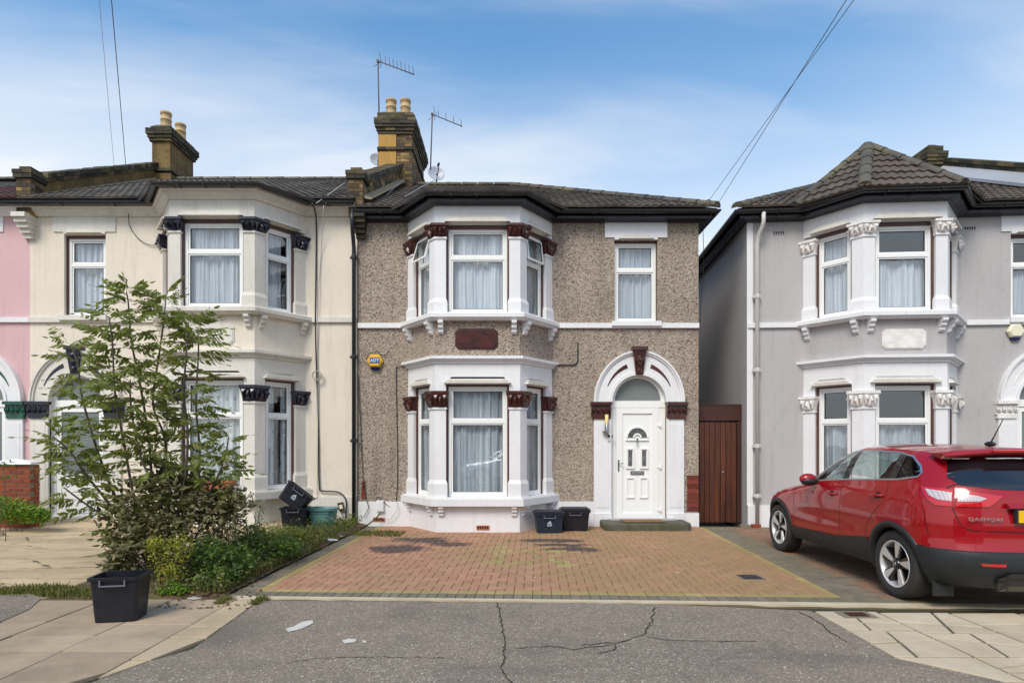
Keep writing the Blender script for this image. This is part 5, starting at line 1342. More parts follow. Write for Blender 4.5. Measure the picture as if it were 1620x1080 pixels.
# access cover set in the paving, stopcock cover in the slabs
t = empty('access_cover', (2.84, 7.05, .004), 0, 'small dark metal drain cover set in the red block paving', 'drain cover')
m = MB(); m.box(-.13, .13, -.12, .12, -.01, .003); m.build('frame', M['metal'], t)
m = MB(); m.box(-.10, .10, -.09, .09, .0035, .007); [m.box(-.09+.03*i, -.075+.03*i, -.08, .08, .0075, .010) for i in range(6)]; m.build('lid', M['lead_dark'] if 'lead_dark' in M else M['black_plastic'], t)
c_ = GP(1355, 973); t = empty('stopcock_cover', (c_.x, c_.y, .008), 0, 'small rusty stopcock cover in the cream slabs', 'water cover'); m = MB(); m.box(-.09, .09, -.06, .06, -.01, .006); m.build('lid', M['rust'] if 'rust' in M else M['gate_dark'], t); m = MB(); m.box(-.16, .15, -.10, .12, -.02, .001); m.build('mortar_patch', M['mortar'], t)
# cream house's concrete yard, patch of old tarmac, soil bed
k = NM('old_concrete'); P_ = k.co('World'); st_ = k.co('World', (.6, 2.2, 1))
col = k.mix(k.mr(k.noise(1.1, 6, .65, co=st_), .35, .7), lin((196, 174, 142)), lin((154, 136, 110)))
col = k.mix(k.mr(k.noise(3.5, 6, .7, co=st_), .55, .68, 0, .6), col, lin((112, 100, 80)))
col = k.mix(k.mr(k.noise(40, 4, co=P_), .5, .75, 0, .3), col, lin((100, 92, 76)))
cr_ = k.voro(1.15, k.co('World', (.6, 1.5, 1)), 'DISTANCE_TO_EDGE'); wob = k.math('ADD', cr_, k.mr(k.noise(6, 4, co=P_), .3, .7, -.02, .02))
col = k.mix(k.mr(wob, .0, .016, .85, 0), col, lin((70, 66, 40)))
k.bump(k.noise(12, 5, co=P_), .5, .01); k.bump(k.mr(wob, 0, .02), .6, .02); M['concrete'] = k.fin(col, .88)
m = MB(); G_ = []
for j in range(13):
    y = 6.15+j*(11.36-6.15)/12; t_ = j/12
    for i in range(15):
        x = -13.5+i*(9.6)/14; z = .005+.14*max(0, (t_-.1)/.9)+.012*sin(x*2.1+j)+.01*sin(j*1.7+x); G_.append((x+.0*t_, y, z if j else -.03))
m.add(G_, [(j*15+i, j*15+i+1, (j+1)*15+i+1, (j+1)*15+i) for j in range(12) for i in range(14)], smooth=True); m.build('concrete_yard', M['concrete'], kind='structure', recalc=False)
flat('tarmac_patch', [GP(-60, 945), GP(50, 940), GP(65, 948), GP(45, 965), GP(0, 985), GP(-80, 1010)], .012, M['asphalt'], .02)
k = NM('soil'); P_ = k.co('World'); col = k.mix(k.noise(6, 5, co=P_), lin((74, 58, 42)), lin((112, 92, 66))); col = k.mix(k.mr(k.noise(3, 4, co=P_), .5, .62, 0, .8), col, lin((84, 90, 42))); k.bump(k.noise(22, 5, co=P_), 1, .02); M['soil'] = k.fin(col, .95)
m = MB(); G_ = []; rr = random.Random(3)
L2 = [R2((-2.905, 6.0+5.4*j/16)) for j in range(17)]
for j in range(17):
    y = 6.0+5.4*j/16; xl = -4.85+.0*j
    for i in range(13): x = xl+(L2[j][0]-xl)*i/12; G_.append((x, y, -.05 if j == 0 else .012+.05*sin(pi*i/12)+rr.uniform(0, .02)+.10*max(0, (j-9)/7)*(1-i/12)**.5))
m.add(G_, [(j*13+i, j*13+i+1, (j+1)*13+i+1, (j+1)*13+i) for j in range(16) for i in range(12)], smooth=True); m.build('garden_soil', M['soil'], kind='structure', recalc=False)
# timber edging at the foot of the middle house's left plinth and the concrete pad under the tubs
m = MB(); m.box(-4.75, -3.15, 10.35, 11.36, .0, .09); m.build('tub_pad', M['concrete'], kind='structure')
m = MB(); m.box(-4.95+.0, -4.76, 10.45, 11.36, -.05, .10); m.build('house_footing', M['concrete'], kind='structure')
# doorstep, mat
t = empty('doorstep', (2.475, 10.98, 0), 0, 'mossy dark stone doorstep under the white front door', 'doorstep')
k = NM('step_stone'); P_ = k.co('World'); col = k.mix(k.noise(3, 5, co=P_), lin((104, 98, 86)), lin((72, 70, 60))); col = k.mix(k.mr(k.noise(5, 4, co=P_), .45, .6, 0, .7), col, lin((70, 74, 40))); k.bump(k.noise(30, 5, co=P_), .6, .006); M['step'] = k.fin(col, .9)
m = MB(); pl = [(-.80, .36), (-.80, -.16), (-.74, -.24), (.72, -.24), (.80, -.16), (.80, .36)]
m.loft([(x, y, -.02) for x, y in pl], [(x, y, .10) for x, y in pl], caps=True); m.loft([(x, y, .10) for x, y in pl], [(x*.975, y*.94, .135) for x, y in pl], caps=True); m.build('slab', M['step'], t)
m = MB(); m.box(-.62, .62, .22, .36, .135, .16); m.build('tread', M['render_grey'], t)
t = empty('doormat', (2.43, 11.05, .137), 0, 'worn coir doormat lying on the dark doorstep', 'doormat')
k = NM('coir'); col = k.mix(k.noise(9, 5), lin((150, 112, 62)), lin((96, 70, 42))); k.bump(k.noise(120, 3), 1, .006); mc = k.fin(col, .95)
m = MB(); m.box(-.36, .36, -.20, .17, 0, .018); m.build('pile', mc, t)
m = MB(); m.box(-.39, .39, -.23, -.202, 0, .012); m.box(-.39, .39, .172, .2, 0, .012); m.box(-.39, -.362, -.202, .172, 0, .012); m.box(.362, .39, -.202, .172, 0, .012); m.build('border', M['black_plastic'], t)
# ---------------------------------------------------------------- cars
def interp(tab, t):
    if t <= tab[0][0]: return tab[0][1]
    for (a, va), (b, vb) in zip(tab[:-1], tab[1:]):
        if t <= b:
            f = (t-a)/(b-a); return va+(vb-va)*f
    return tab[-1][1]
def smooth_tab(tab, n=8):      # Catmull-Rom resampling of a table
    out_ = []
    for i in range(len(tab)-1):
        p0 = tab[max(i-1, 0)]; p1 = tab[i]; p2 = tab[i+1]; p3 = tab[min(i+2, len(tab)-1)]
        m1 = (p2[1]-p0[1])/max(p2[0]-p0[0], 1e-6); m2 = (p3[1]-p1[1])/max(p3[0]-p1[0], 1e-6); h = p2[0]-p1[0]
        for k in range(n):
            t = k/n; out_.append((p1[0]+h*t, (2*t**3-3*t**2+1)*p1[1]+(t**3-2*t**2+t)*h*m1+(-2*t**3+3*t**2)*p2[1]+(t**3-t**2)*h*m2))
    out_.append(tab[-1]); return out_
CW = smooth_tab([(.20, .80), (.35, .865), (.5, .888), (.62, .896), (.74, .900), (.86, .898), (.97, .888), (1.06, .868), (1.14, .838), (1.24, .796), (1.36, .742), (1.48, .680), (1.56, .60)])
CYR = smooth_tab([(.20, .16), (.34, .05), (.45, .0), (.56, .0), (.62, .02), (.70, .045), (.86, .05), (.96, .07), (1.06, .085), (1.14, .11), (1.20, .14), (1.30, .24), (1.40, .35), (1.48, .45), (1.56, .60)])
CYF = smooth_tab([(.20, 4.25), (.34, 4.36), (.5, 4.38), (.66, 4.36), (.76, 4.30), (.84, 4.16), (.90, 3.98), (.96, 3.68), (1.02, 3.42), (1.07, 3.2), (1.2, 3.0), (1.4, 2.65), (1.52, 2.3), (1.56, 2.1)])
CZT = smooth_tab([(.30, 1.40), (.45, 1.48), (.70, 1.515), (1.2, 1.545), (1.7, 1.548), (2.1, 1.535), (2.4, 1.478), (2.7, 1.355), (2.95, 1.20), (3.15, 1.07), (3.3, 1.02)])
def zt_(y): return interp(CZT, y)
NR, NF = 3.0, 2.6
def half_w(y, z):
    w_ = interp(CW, z); yr = interp(CYR, z); yf = interp(CYF, z); ry, rf = .62, 1.0
    # haunch over the rear wheel, light waist between the wheels, shoulder line
    if z < 1.15: w_ += .016*math.exp(-((y-.85)/.45)**2)*math.exp(-((z-.80)/.22)**2)+.010*math.exp(-((y-3.5)/.4)**2)*math.exp(-((z-.75)/.2)**2)-.010*math.exp(-((y-2.1)/.9)**2)*math.exp(-((z-.66)/.10)**2)
    if y < yr+ry: t = min(1., (yr+ry-y)/ry); w_ *= (1-t**NR)**(1/NR)
    if y > yf-rf: t = min(1., (y-yf+rf)/rf); w_ *= (1-.10*t**2)*(1-t**NF)**(1/NF) if t < 1 else 0
    return max(w_, 0.)
def rear_y(x, z):
    w_ = interp(CW, z); t = min(1, abs(x)/w_); return interp(CYR, z)+.62*(1-(1-t**NR)**(1/NR))
def front_y(x, z):
    w_ = interp(CW, z)*.9; t = min(.999, abs(x)/w_); return interp(CYF, z)-1.0*(1-(1-t**NF)**(1/NF))
def patch(mb, outer, mapf, ny, nz, holes=(), mi=0, off=0.0, flip=False):
    loops = [[Vector((p[0], p[1], 0)) for p in outer]]+[[Vector((p[0], p[1], 0)) for p in h] for h in holes]
    tri = geometry.tessellate_polygon(loops); pts = [p for l in loops for p in l]
    bm = bmesh.new(); vs = [bm.verts.new(p) for p in pts]
    for t in tri:
        try: bm.faces.new([vs[i] for i in t])
        except ValueError: pass
    x0 = min(p.x for p in loops[0]); x1 = max(p.x for p in loops[0]); y0 = min(p.y for p in loops[0]); y1 = max(p.y for p in loops[0])
    for i in range(1, ny): bmesh.ops.bisect_plane(bm, geom=bm.verts[:]+bm.edges[:]+bm.faces[:], plane_co=(x0+(x1-x0)*i/ny, 0, 0), plane_no=(1, 0, 0))
    for i in range(1, nz): bmesh.ops.bisect_plane(bm, geom=bm.verts[:]+bm.edges[:]+bm.faces[:], plane_co=(0, y0+(y1-y0)*i/nz, 0), plane_no=(0, 1, 0))
    bmesh.ops.dissolve_degenerate(bm, dist=1e-5, edges=bm.edges[:])
    bm.normal_update(); bm.verts.index_update()
    V_ = [mapf(v.co.x, v.co.y, off) for v in bm.verts]; F_ = []
    for f in bm.faces:
        ids = [v.index for v in f.verts]
        F_.append(ids if (f.normal.z > 0) != flip else ids[::-1])
    bm.free(); mb.add(V_, F_, mi, True)
def sideL(y, z, o): return (-(half_w(y, z)+o), y, z)
def sideR(y, z, o): return (half_w(y, z)+o, y, z)
def rearm(x, z, o): return (x, rear_y(x, z)-o, z)
def arcpts(cy, cz, r, z0, n=22, rev=False):
    a0 = math.asin((z0-cz)/r); A = [pi-a0-(pi-2*a0)*i/n for i in range(n+1)]
    P = [(cy+r*cos(a), cz+r*sin(a)) for a in A]; return P[::-1] if rev else P
k = NM('red_car_paint'); fl_ = k.noise(900, 2, co=k.co('Object')); col = k.mix(k.mr(fl_, .4, .7, 0, .35), lin((154, 0, 14)), lin((116, 0, 8))); M['car_red'] = k.fin(col, .4, .0, .2, 1.0); M['car_red'].node_tree.nodes['Principled BSDF'].inputs['Coat Roughness'].default_value = .03
M['car_white'] = NM('white_car_paint').fin(lin((214, 216, 220)), .3, 0, .5, 1.0)
M['clad'] = paint('black_cladding', (.014, .016, .019, 1), .5, .12, .3, 0, (.04, .038, .036, 1))
M['gap'] = NM('shut_line').fin((.004, .004, .004, 1), .8)
M['tyre'] = paint('tyre_rubber', (.018, .018, .018, 1), .8, .4, .4, 0, (.07, .06, .05, 1))
M['alloy'] = NM('machined_alloy').fin((.72, .72, .73, 1), .38, .55); M['alloy_black'] = NM('black_alloy').fin((.012, .012, .014, 1), .25, .2, .5, .6)
M['lens_red'] = NM('red_lens').fin(lin((190, 8, 14)), .08, 0, .6, 1.0)
k = NM('silver_lens'); v = k.n('ShaderNodeTexWave'); v.inputs['Scale'].default_value = 14; k.l(k.co(), v.inputs[0]); M['lens_silver'] = k.fin(k.mix(k.mr(v.outputs['Fac'], 0, 1, 0, .5), lin((200, 190, 192)), lin((140, 126, 130))), .3, .0, .5, .4)
M['plate_yellow'] = NM('yellow_plate').fin(lin((236, 184, 20)), .35)
M['seat'] = NM('seat_fabric').fin((.04, .042, .045, 1), .85); M['seat_grey'] = NM('seat_insert').fin((.16, .17, .17, 1), .8)
def wheel(car, y, side, R=.347, wd=.225):
    t = MB(); x = side*.785; s_ = side
    def X(v): return x+s_*v
    prof = [(.235, -.10), (.30, -.112), (.335, -.105), (R, -.08), (R, .06), (.338, .09), (.305, .105), (.26, .100), (.238, .088), (.235, .06)]
    def rev(m, pr, n=44, mi=0, sm=True):
        vs = []; fs = []; q = len(pr)
        for i in range(n):
            a = 2*pi*i/n
            for r, d in pr: vs.append((X(d), y+r*cos(a), R+r*sin(a)))
        for i in range(n):
            for j in range(q-1): fs.append((i*q+j, ((i+1) % n)*q+j, ((i+1) % n)*q+j+1, i*q+j+1))
        m.add(vs, fs, mi, sm)
    rev(t, prof); w_ = t.build('wheel', M['tyre'], car)
    m = MB(); rev(m, [(.236, .088), (.243, .094), (.236, .098), (.226, .092), (.218, .05), (.21, -.06)]); m.build('rim', M['alloy'], w_)
    m = MB(); rev(m, [(.215, .0), (.12, .015), (.001, .02)]); m.build('barrel', M['alloy_black'], w_)
    m = MB(); n = 5; mblk = MB()
    for i in range(n):
        a = 2*pi*i/n+pi/2+.1
        def P(r, da, d): return (X(d), y+r*cos(a+da), R+r*sin(a+da))
        # dark base spoke
        mblk.loft([P(.045, -.85, .02), P(.045, .75, .02), P(.045, .75, .062), P(.045, -.85, .062)], [P(.225, -.30, .03), P(.225, .34, .03), P(.225, .34, .078), P(.225, -.30, .078)])
        # bright machined blade, wider towards the rim
        A = [P(.065, -.26, .064), P(.065, .10, .064), P(.065, .10, .076), P(.065, -.26, .076)]; B = [P(.228, -.10, .076), P(.228, .28, .076), P(.228, .28, .090), P(.228, -.10, .090)]
        m.loft(A, B)
    m.build('spokes', M['alloy'], w_); mblk.build('spoke_backing', M['alloy_black'], w_)
    m = MB(); rev(m, [(.05, .05), (.048, .082), (.036, .088), (.001, .09)], 20); m.build('hub_cap', M['alloy_black'], w_)
    m = MB(); rev(m, [(.022, .0895), (.022, .092), (.017, .092), (.017, .0895)], 16); m.add([(X(.0895), y-.026, R-.005), (X(.0895), y+.026, R-.005), (X(.0895), y+.026, R+.005), (X(.0895), y-.026, R+.005), (X(.092), y-.026, R-.005), (X(.092), y+.026, R-.005), (X(.092), y+.026, R+.005), (X(.092), y-.026, R+.005)], [(4, 5, 6, 7), (0, 1, 5, 4), (3, 2, 6, 7)]); m.build('hub_badge', M['chrome'], w_)
    m = MB()
    for i in range(5):
        a = 2*pi*i/5+.3; c_ = (X(.064), y+.057*cos(a), R+.057*sin(a)); m.blob(c_, (.008, .009, .009), 6, 4)
    m.build('wheel_nuts', M['alloy_black'], w_, kind='stuff')
def make_car(name, loc, rz, paint_, label, group=None, text=True):
    car = empty(name, loc, rz, label, 'car', group)
    WR, WF, RW = .80, 3.45, .345; body = MB(); zb = .30; ra = .405
    # ---- side panels with window opening, both sides
    win = [(.60, 1.265), (.72, 1.245), (.86, 1.222), (1.3, 1.195), (1.8, 1.165), (2.4, 1.115), (2.82, 1.075), (2.93, 1.085), (2.80, 1.20), (2.58, 1.345), (2.33, 1.435), (2.08, 1.480), (1.8, 1.497), (1.4, 1.501), (1.0, 1.488), (.80, 1.455), (.64, 1.36), (.585, 1.30)]
    def split(z): return interp(CYR, z)+.62*(1-(1-.8**NR)**(1/NR))
    def fsplit(z): return interp(CYF, z)-1.0*(1-(1-.8**NF)**(1/NF))
    rear_edge = [(split(z), z) for z in [.600+(1.44-.600)*i/16 for i in range(17)]]
    top = [(y, zt_(y)-.012) for y in [.66+(3.12-.66)*i/26 for i in range(27)]]
    top = [(split(1.44)+.04, 1.472)]+top
    fz = [1.05-(1.05-.30)*i/12 for i in range(13)]; front_edge = [(fsplit(z), z) for z in fz]
    bot = [(WF+sqrt(ra*ra-(zb-RW)**2), zb)]+arcpts(WF, RW, ra, zb, 24, True)[1:-1]+[(WF-sqrt(ra*ra-(zb-RW)**2), zb), (WR+sqrt(ra*ra-(zb-RW)**2), zb)]+arcpts(WR, RW, ra, zb, 24, True)[1:-1]
    bot = [p for p in bot if not (p[0] < WR and p[1] < .600)]
    outer = rear_edge+top+front_edge+bot
    for mp_, fl in ((sideL, False), (sideR, True)): patch(body, outer, mp_, 44, 22, holes=[win], flip=fl)
    # ---- rear, front, roof
    for (zs_, mp_, sp_) in ((.600, rearm, 1),):
        G_ = []; nz, nx_ = 26, 26
        for j in range(nz+1):
            z = .600+(1.44-.600)*j/nz; w_ = interp(CW, z)*.8
            for i in range(nx_+1): x = -w_+2*w_*i/nx_; G_.append(rearm(x, z, 0))
        body.add(G_, [(j*(nx_+1)+i, j*(nx_+1)+i+1, (j+1)*(nx_+1)+i+1, (j+1)*(nx_+1)+i) for j in range(nz) for i in range(nx_)], 0, True)
    G_ = []; nz, nx_ = 30, 20
    for j in range(nz+1):
        z = .30+(1.05-.30)*j/nz; w_ = interp(CW, z)*.9*.999
        for i in range(nx_+1):
            x = (-1+2*i/nx_)*interp(CW, z)*.8*.9; G_.append((x, front_y(x, z), z))
    # map front grid edges onto the split line
    for j in range(nz+1):
        z = .30+(1.05-.30)*j/nz; y = fsplit(z); hw = half_w(y, z); row = G_[j*(nx_+1):(j+1)*(nx_+1)]
        sc_ = hw/abs(row[0][0]) if row[0][0] else 1
        for i in range(nx_+1): x, yy, _ = row[i]; t = abs(x/row[0][0]) if row[0][0] else 0; G_[j*(nx_+1)+i] = (x*sc_, interp(CYF, z)-(interp(CYF, z)-y)*(1-(1-min(t, .9999)**NF*.44)**(1/NF))/(1-(1-.44)**(1/NF)), z)
    body.add(G_, [(j*(nx_+1)+i, j*(nx_+1)+i+1, (j+1)*(nx_+1)+i+1, (j+1)*(nx_+1)+i)[::-1] for j in range(nz) for i in range(nx_)], 0, True)
    def roofg(y0, y1, n, mb, cols=14, mi=0, off=0, inset=0):
        G_ = []
        for j in range(n+1):
            y = y0+(y1-y0)*j/n; z = zt_(y)-.012; xr = half_w(y, z)-inset if y > .5 else half_w(.5, zt_(.5)-.012)*(1-(.5-y)*.15)-inset
            if y < .6: xr = max(xr, .60)
            cr = .055 if y < 2.4 else .055+.05*min(1, (y-2.4)/.5)
            for i in range(cols+1):
                t = -1+2*i/cols; G_.append((xr*t, y-(.0 if y < 2 else -.10*(1-t*t)*min(1, (y-2)/.8)), z+cr*(1-t*t)**.9+off))
        mb.add(G_, [(j*(cols+1)+i, j*(cols+1)+i+1, (j+1)*(cols+1)+i+1, (j+1)*(cols+1)+i) for j in range(n) for i in range(cols)], mi, True)
    roofg(.40, 2.33, 28, body)
    b = body.build('body', M[paint_], car, recalc=False)
    # ---- windscreen, side glass, rear glass
    g_ = MB(); roofg(2.34, 3.2, 14, g_, off=.002, inset=.012); g_.build('windscreen', M['car_glass'], car, recalc=False)
    def ins(poly, d):
        P = [Vector(p) for p in poly]; n = len(P); o_ = []
        for i in range(n):
            e1 = (P[i]-P[i-1]).normalized(); e2 = (P[(i+1) % n]-P[i]).normalized(); n1 = Vector((-e1.y, e1.x)); n2 = Vector((-e2.y, e2.x)); o_.append(P[i]+(n1+n2)*d/max(.5, 1+n1.dot(n2)))
        return [(p.x, p.y) for p in o_]
    def seg(a, b_): # part of the opening between two y values
        P = [Vector((p[0], p[1])) for p in ins(win, .004)]
        def cl(P, yv, keep_gt):
            o_ = []; n = len(P)
            for i in range(n):
                p, q = P[i], P[(i+1) % n]; ip = (p[0] > yv) == keep_gt; iq = (q[0] > yv) == keep_gt
                if ip: o_.append(p)
                if ip != iq: t = (yv-p[0])/(q[0]-p[0]); o_.append(p+(q-p)*t)
            return o_
        return [(p.x, p.y) for p in cl(cl(P, a, True), b_, False)]
    for mp_, fl in ((sideL, False), (sideR, True)):
        for nm, a, b_, mt in (('quarter_window', .5, .90, 'car_glass'), ('rear_side_window', .99, 1.72, 'car_glass'), ('front_side_window', 1.84, 2.97, 'car_glass')):
            q = MB(); patch(q, seg(a, b_), mp_, 8, 5, off=-.004, flip=fl); q.build(nm, M[mt], car, recalc=False)
        for a_, b_ in ((.885, .995), (1.715, 1.845)): q = MB(); patch(q, seg(a_, b_), mp_, 2, 6, off=.003, flip=fl); q.build('window_pillar', M['alloy_black'], car, recalc=False)
        # chrome strip round the glass
        q = MB(); lp = win+[win[0]]; a_ = ins(win, .004); b2 = ins(win, -.014); n = len(win); a_.append(a_[0]); b2.append(b2[0])
        for i in range(n):
            for s_ in range(4):
                t0, t1 = s_/4, (s_+1)/4; L_ = lambda A, i, t: (A[i][0]+(A[i+1][0]-A[i][0])*t, A[i][1]+(A[i+1][1]-A[i][1])*t)
                q.add([mp_(*L_(a_, i, t0), .003), mp_(*L_(a_, i, t1), .003), mp_(*L_(b2, i, t1), .004), mp_(*L_(b2, i, t0), .004)], [(0, 1, 2, 3) if fl else (3, 2, 1, 0)])
        q.build('window_trim', M['chrome'], car)
        # cladding: sill, wheel arch lips
        q = MB(); y0, y1 = WR+.37, WF-.37
        patch(q, [(y0+.05, .56), (y0+.02, .27), (y1-.02, .27), (y1-.045, .44), (2.9, .435), (1.9, .475)], mp_, 20, 5, off=.012, flip=fl); q.build('sill_cladding', M['clad'], car, recalc=False)
        for cy in (WR, WF):
            q = MB(); n = 30; vs = []
            for i in range(n+1):
                a = radians(-14)+radians(208)*i/n
                for r, o in ((.385, -.06), (.385, .012), (.440, .014), (.446, -.005)): yy, zz = cy+r*cos(a), RW+r*sin(a); p = mp_(min(max(yy, .06), 4.3), max(zz, .2), o); vs.append((p[0], yy, zz))
            q.add(vs, [(i*4+j, i*4+j+1, (i+1)*4+j+1, (i+1)*4+j) for i in range(n) for j in range(3)], 0, True); q.build('wheel_arch', M['clad'], car)
            # dark liner
            q = MB(); sx = -1 if not fl else 1; vs = []
            for i in range(n+1):
                a = radians(-10)+radians(200)*i/n
                for xx in (.45, .84): vs.append((sx*xx, cy+.395*cos(a), RW+.395*sin(a)))
            q.add(vs, [(2*i, 2*i+1, 2*i+3, 2*i+2) for i in range(n)]+[tuple(2*i for i in range(n+1))]); q.build('wheel_liner', M['gap'], car)
        # shut lines
        q = MB()
        def ribbon(pts, wd=.006, o=.0012):
            P = []
            for (a, b_) in zip(pts[:-1], pts[1:]):
                for s_ in range(6): t = s_/6; P.append(Vector((a[0]+(b_[0]-a[0])*t, a[1]+(b_[1]-a[1])*t)))
            P.append(Vector(pts[-1])); vs = []
            for i, p in enumerate(P):
                e = (P[min(i+1, len(P)-1)]-P[max(i-1, 0)]).normalized(); n_ = Vector((-e.y, e.x))*wd/2; a, b_ = p+n_, p-n_; vs += [mp_(a.x, a.y, o), mp_(b_.x, b_.y, o)]
            q.add(vs, [(2*i, 2*i+1, 2*i+3, 2*i+2) for i in range(len(P)-1)])
        ribbon([(1.78, 1.155), (1.79, .9), (1.80, .62), (1.80, .47), (1.78, .33)]); ribbon([(2.92, 1.03), (2.94, .85), (2.95, .62), (2.92, .44)])
        ribbon([(1.00, 1.205), (.93, 1.08), (.98, .95), (1.13, .82), (1.25, .68), (1.28, .56)]); ribbon([(1.78, 1.155), (1.78, 1.49)], .005, .004)
        ribbon([(.42, 1.01), (.36, .86), (.33, .70)], .004); ribbon([(3.6, 1.0), (3.95, .86), (4.1, .72)], .005)
        q.build('shut_lines', M['gap'], car)
        # handles
        for hy, hz in ((1.98, .975), (1.08, 1.035)):
            q = MB(); sx = -1 if not fl else 1; P = [sideL(hy+d, hz, .0) for d in (-.10, -.07, 0, .07, .10)]
            q.tube([(sx*(abs(p[0])+o), p[1], p[2]) for p, o in zip(P, (-.005, .028, .036, .030, -.005))], [.010, .016, .017, .016, .010], 8); q.build('door_handle', M[paint_], car)
            q = MB(); patch(q, [(hy-.065+.06*cos(a)*1.0+.065, hz+.035*sin(a)) for a in [2*pi*i/16 for i in range(16)]], mp_, 3, 3, off=.0015, flip=fl); q.build('handle_recess', M['gap'], car, recalc=False)
        # mirror
        q = MB(); sx = -1 if not fl else 1
        q.blob((sx*.99, 2.36, 1.13), (.115, .075, .072), 14, 9); hz_ = q.build('mirror_housing', M[paint_], car)
        q = MB(); q.blob((sx*.985, 2.352, 1.105), (.112, .078, .062), 12, 7); q.loft([(sx*.84, 2.38, 1.075), (sx*.84, 2.48, 1.075), (sx*.84, 2.48, 1.12), (sx*.84, 2.38, 1.12)], [(sx*.93, 2.36, 1.09), (sx*.93, 2.40, 1.09), (sx*.93, 2.40, 1.13), (sx*.93, 2.36, 1.13)]); q.build('mirror_base', M['clad'], hz_)
        # tail lamp: quarter-panel half
        q = MB(); patch(q, [(.50, 1.175), (.30, 1.165), (split(1.16)-.0, 1.158), (split(1.0), 1.002), (.30, 1.006), (.38, 1.055)], mp_, 8, 5, off=.010, flip=fl); tl = q.build('tail_lamp', M['lens_red'], car, recalc=False)
        q = MB(); patch(q, [(.44, 1.155), (.30, 1.142), (split(1.13)+.004, 1.130), (split(1.05)+.004, 1.052), (.30, 1.062), (.38, 1.10)], mp_, 8, 5, off=.014, flip=fl); q.build('lamp_reflector', M['lens_silver'], tl, recalc=False)
    for sx in (-1, 1):
        wS = lambda z: interp(CW, z)*.8
        def mpx(x, z, o, sx=sx): p = rearm(x, z, o); return (sx*p[0], p[1], p[2])
        fl = sx > 0
        q = MB(); patch(q, [(wS(1.158)-.006, 1.157), (.50, 1.135), (.33, 1.11), (.40, 1.055), (.46, 1.01), (wS(1.0)-.006, 1.002)], mpx, 8, 5, off=.012, flip=not fl); tl = q.build('tail_lamp', M['lens_red'], car, recalc=False)
        q = MB(); patch(q, [(wS(1.13)-.014, 1.128), (.53, 1.108), (.47, 1.085), (.53, 1.058), (wS(1.05)-.014, 1.052)], mpx, 8, 5, off=.016, flip=not fl); q.build('lamp_reflector', M['lens_silver'], tl, recalc=False)
    # rear glass
    q = MB(); O = [(-.62, 1.20), (-.40, 1.17), (0, 1.155), (.40, 1.17), (.62, 1.20), (.655, 1.27), (.60, 1.36), (.555, 1.43), (.0, 1.445), (-.555, 1.43), (-.60, 1.36), (-.655, 1.27)]
    patch(q, O, rearm, 14, 8, off=.004, flip=False); q.build('rear_window', M['car_glass_dark'], car, recalc=False)
    # spoiler
    q = MB(); n = 16; vs = []
    for i in range(n+1):
        t = -1+2*i/n; x = .655*t; bz = .055*(1-t*t)
        vs += [(x, .62, 1.500+bz), (x, .34+.05*t*t, 1.492+bz*.9), (x, .285+.10*t*t, 1.468+bz*.8), (x, .33+.07*t*t, 1.448+bz*.7), (x*.98, .47, 1.44+bz*.2)]
    q.add(vs, [(i*5+j, i*5+j+1, (i+1)*5+j+1, (i+1)*5+j) for i in range(n) for j in range(4)], 0, True); q.add([vs[j] for j in range(5)], [(0, 1, 2, 3, 4)]); q.add([vs[n*5+j] for j in range(5)], [(0, 1, 2, 3, 4)]); q.build('spoiler', M[paint_], car)
    q = MB(); q.loft([(-.27, .287, 1.508), (-.27, .275, 1.508), (-.27, .275, 1.528), (-.27, .300, 1.532)], [(.27, .287, 1.508), (.27, .275, 1.508), (.27, .275, 1.528), (.27, .300, 1.532)]); q.build('high_brake_lamp', M['lens_red'], car)
    # tailgate shut line, bumper, plate
    q = MB()
    def rrib(pts, wd=.007, o=.0015):
        P = []
        for (a, b_) in zip(pts[:-1], pts[1:]):
            for s_ in range(5): t = s_/5; P.append(Vector((a[0]+(b_[0]-a[0])*t, a[1]+(b_[1]-a[1])*t)))
        P.append(Vector(pts[-1])); vs = []
        for i, p in enumerate(P):
            e = (P[min(i+1, len(P)-1)]-P[max(i-1, 0)]).normalized(); n_ = Vector((-e.y, e.x))*wd/2; a, b_ = p+n_, p-n_; vs += [rearm(a.x, a.y, o), rearm(b_.x, b_.y, o)]
        q.add(vs, [(2*i, 2*i+1, 2*i+3, 2*i+2) for i in range(len(P)-1)])
    for s_ in (-1, 1): rrib([(s_*.62, 1.21), (s_*.70, 1.18), (s_*.725, 1.10), (s_*.715, .98), (s_*.69, .86), (s_*.64, .80), (s_*.58, .785), (0, .775)])
    q.build('shut_lines', M['gap'], car)
    q = MB(); patch(q, [(-.70, .83), (-.60, .795), (.60, .795), (.70, .83), (.70, .845), (.60, .815), (-.60, .815), (-.70, .845)], rearm, 10, 2, off=.008); q.build('tailgate_lip', M[paint_], car, recalc=False)
    q = MB(); nx_, nz = 40, 12; vs = []
    for j in range(nz+1):
        z = .600-(.600-.26)*j/nz; w_ = interp(CW, z)
        for i in range(nx_+1):
            # wrap from the arch round the back to the other arch
            s_ = -1+2*i/nx_
            if abs(s_) > .62: # side section
                t = (abs(s_)-.62)/.38; yy = split(z)+(max(WR-sqrt(max(.0, .43**2-(z-RW)**2)), split(z)+.02)-split(z))*t; x = half_w(yy, z)+.014; vs.append((math.copysign(x, s_), yy, z))
            else: x = s_/.62*w_*.8; p = rearm(x, z, .014); vs.append((p[0]*1.012, p[1], p[2]))
    q.add(vs, [(j*(nx_+1)+i, j*(nx_+1)+i+1, (j+1)*(nx_+1)+i+1, (j+1)*(nx_+1)+i)[::-1] for j in range(nz) for i in range(nx_)], 0, True)
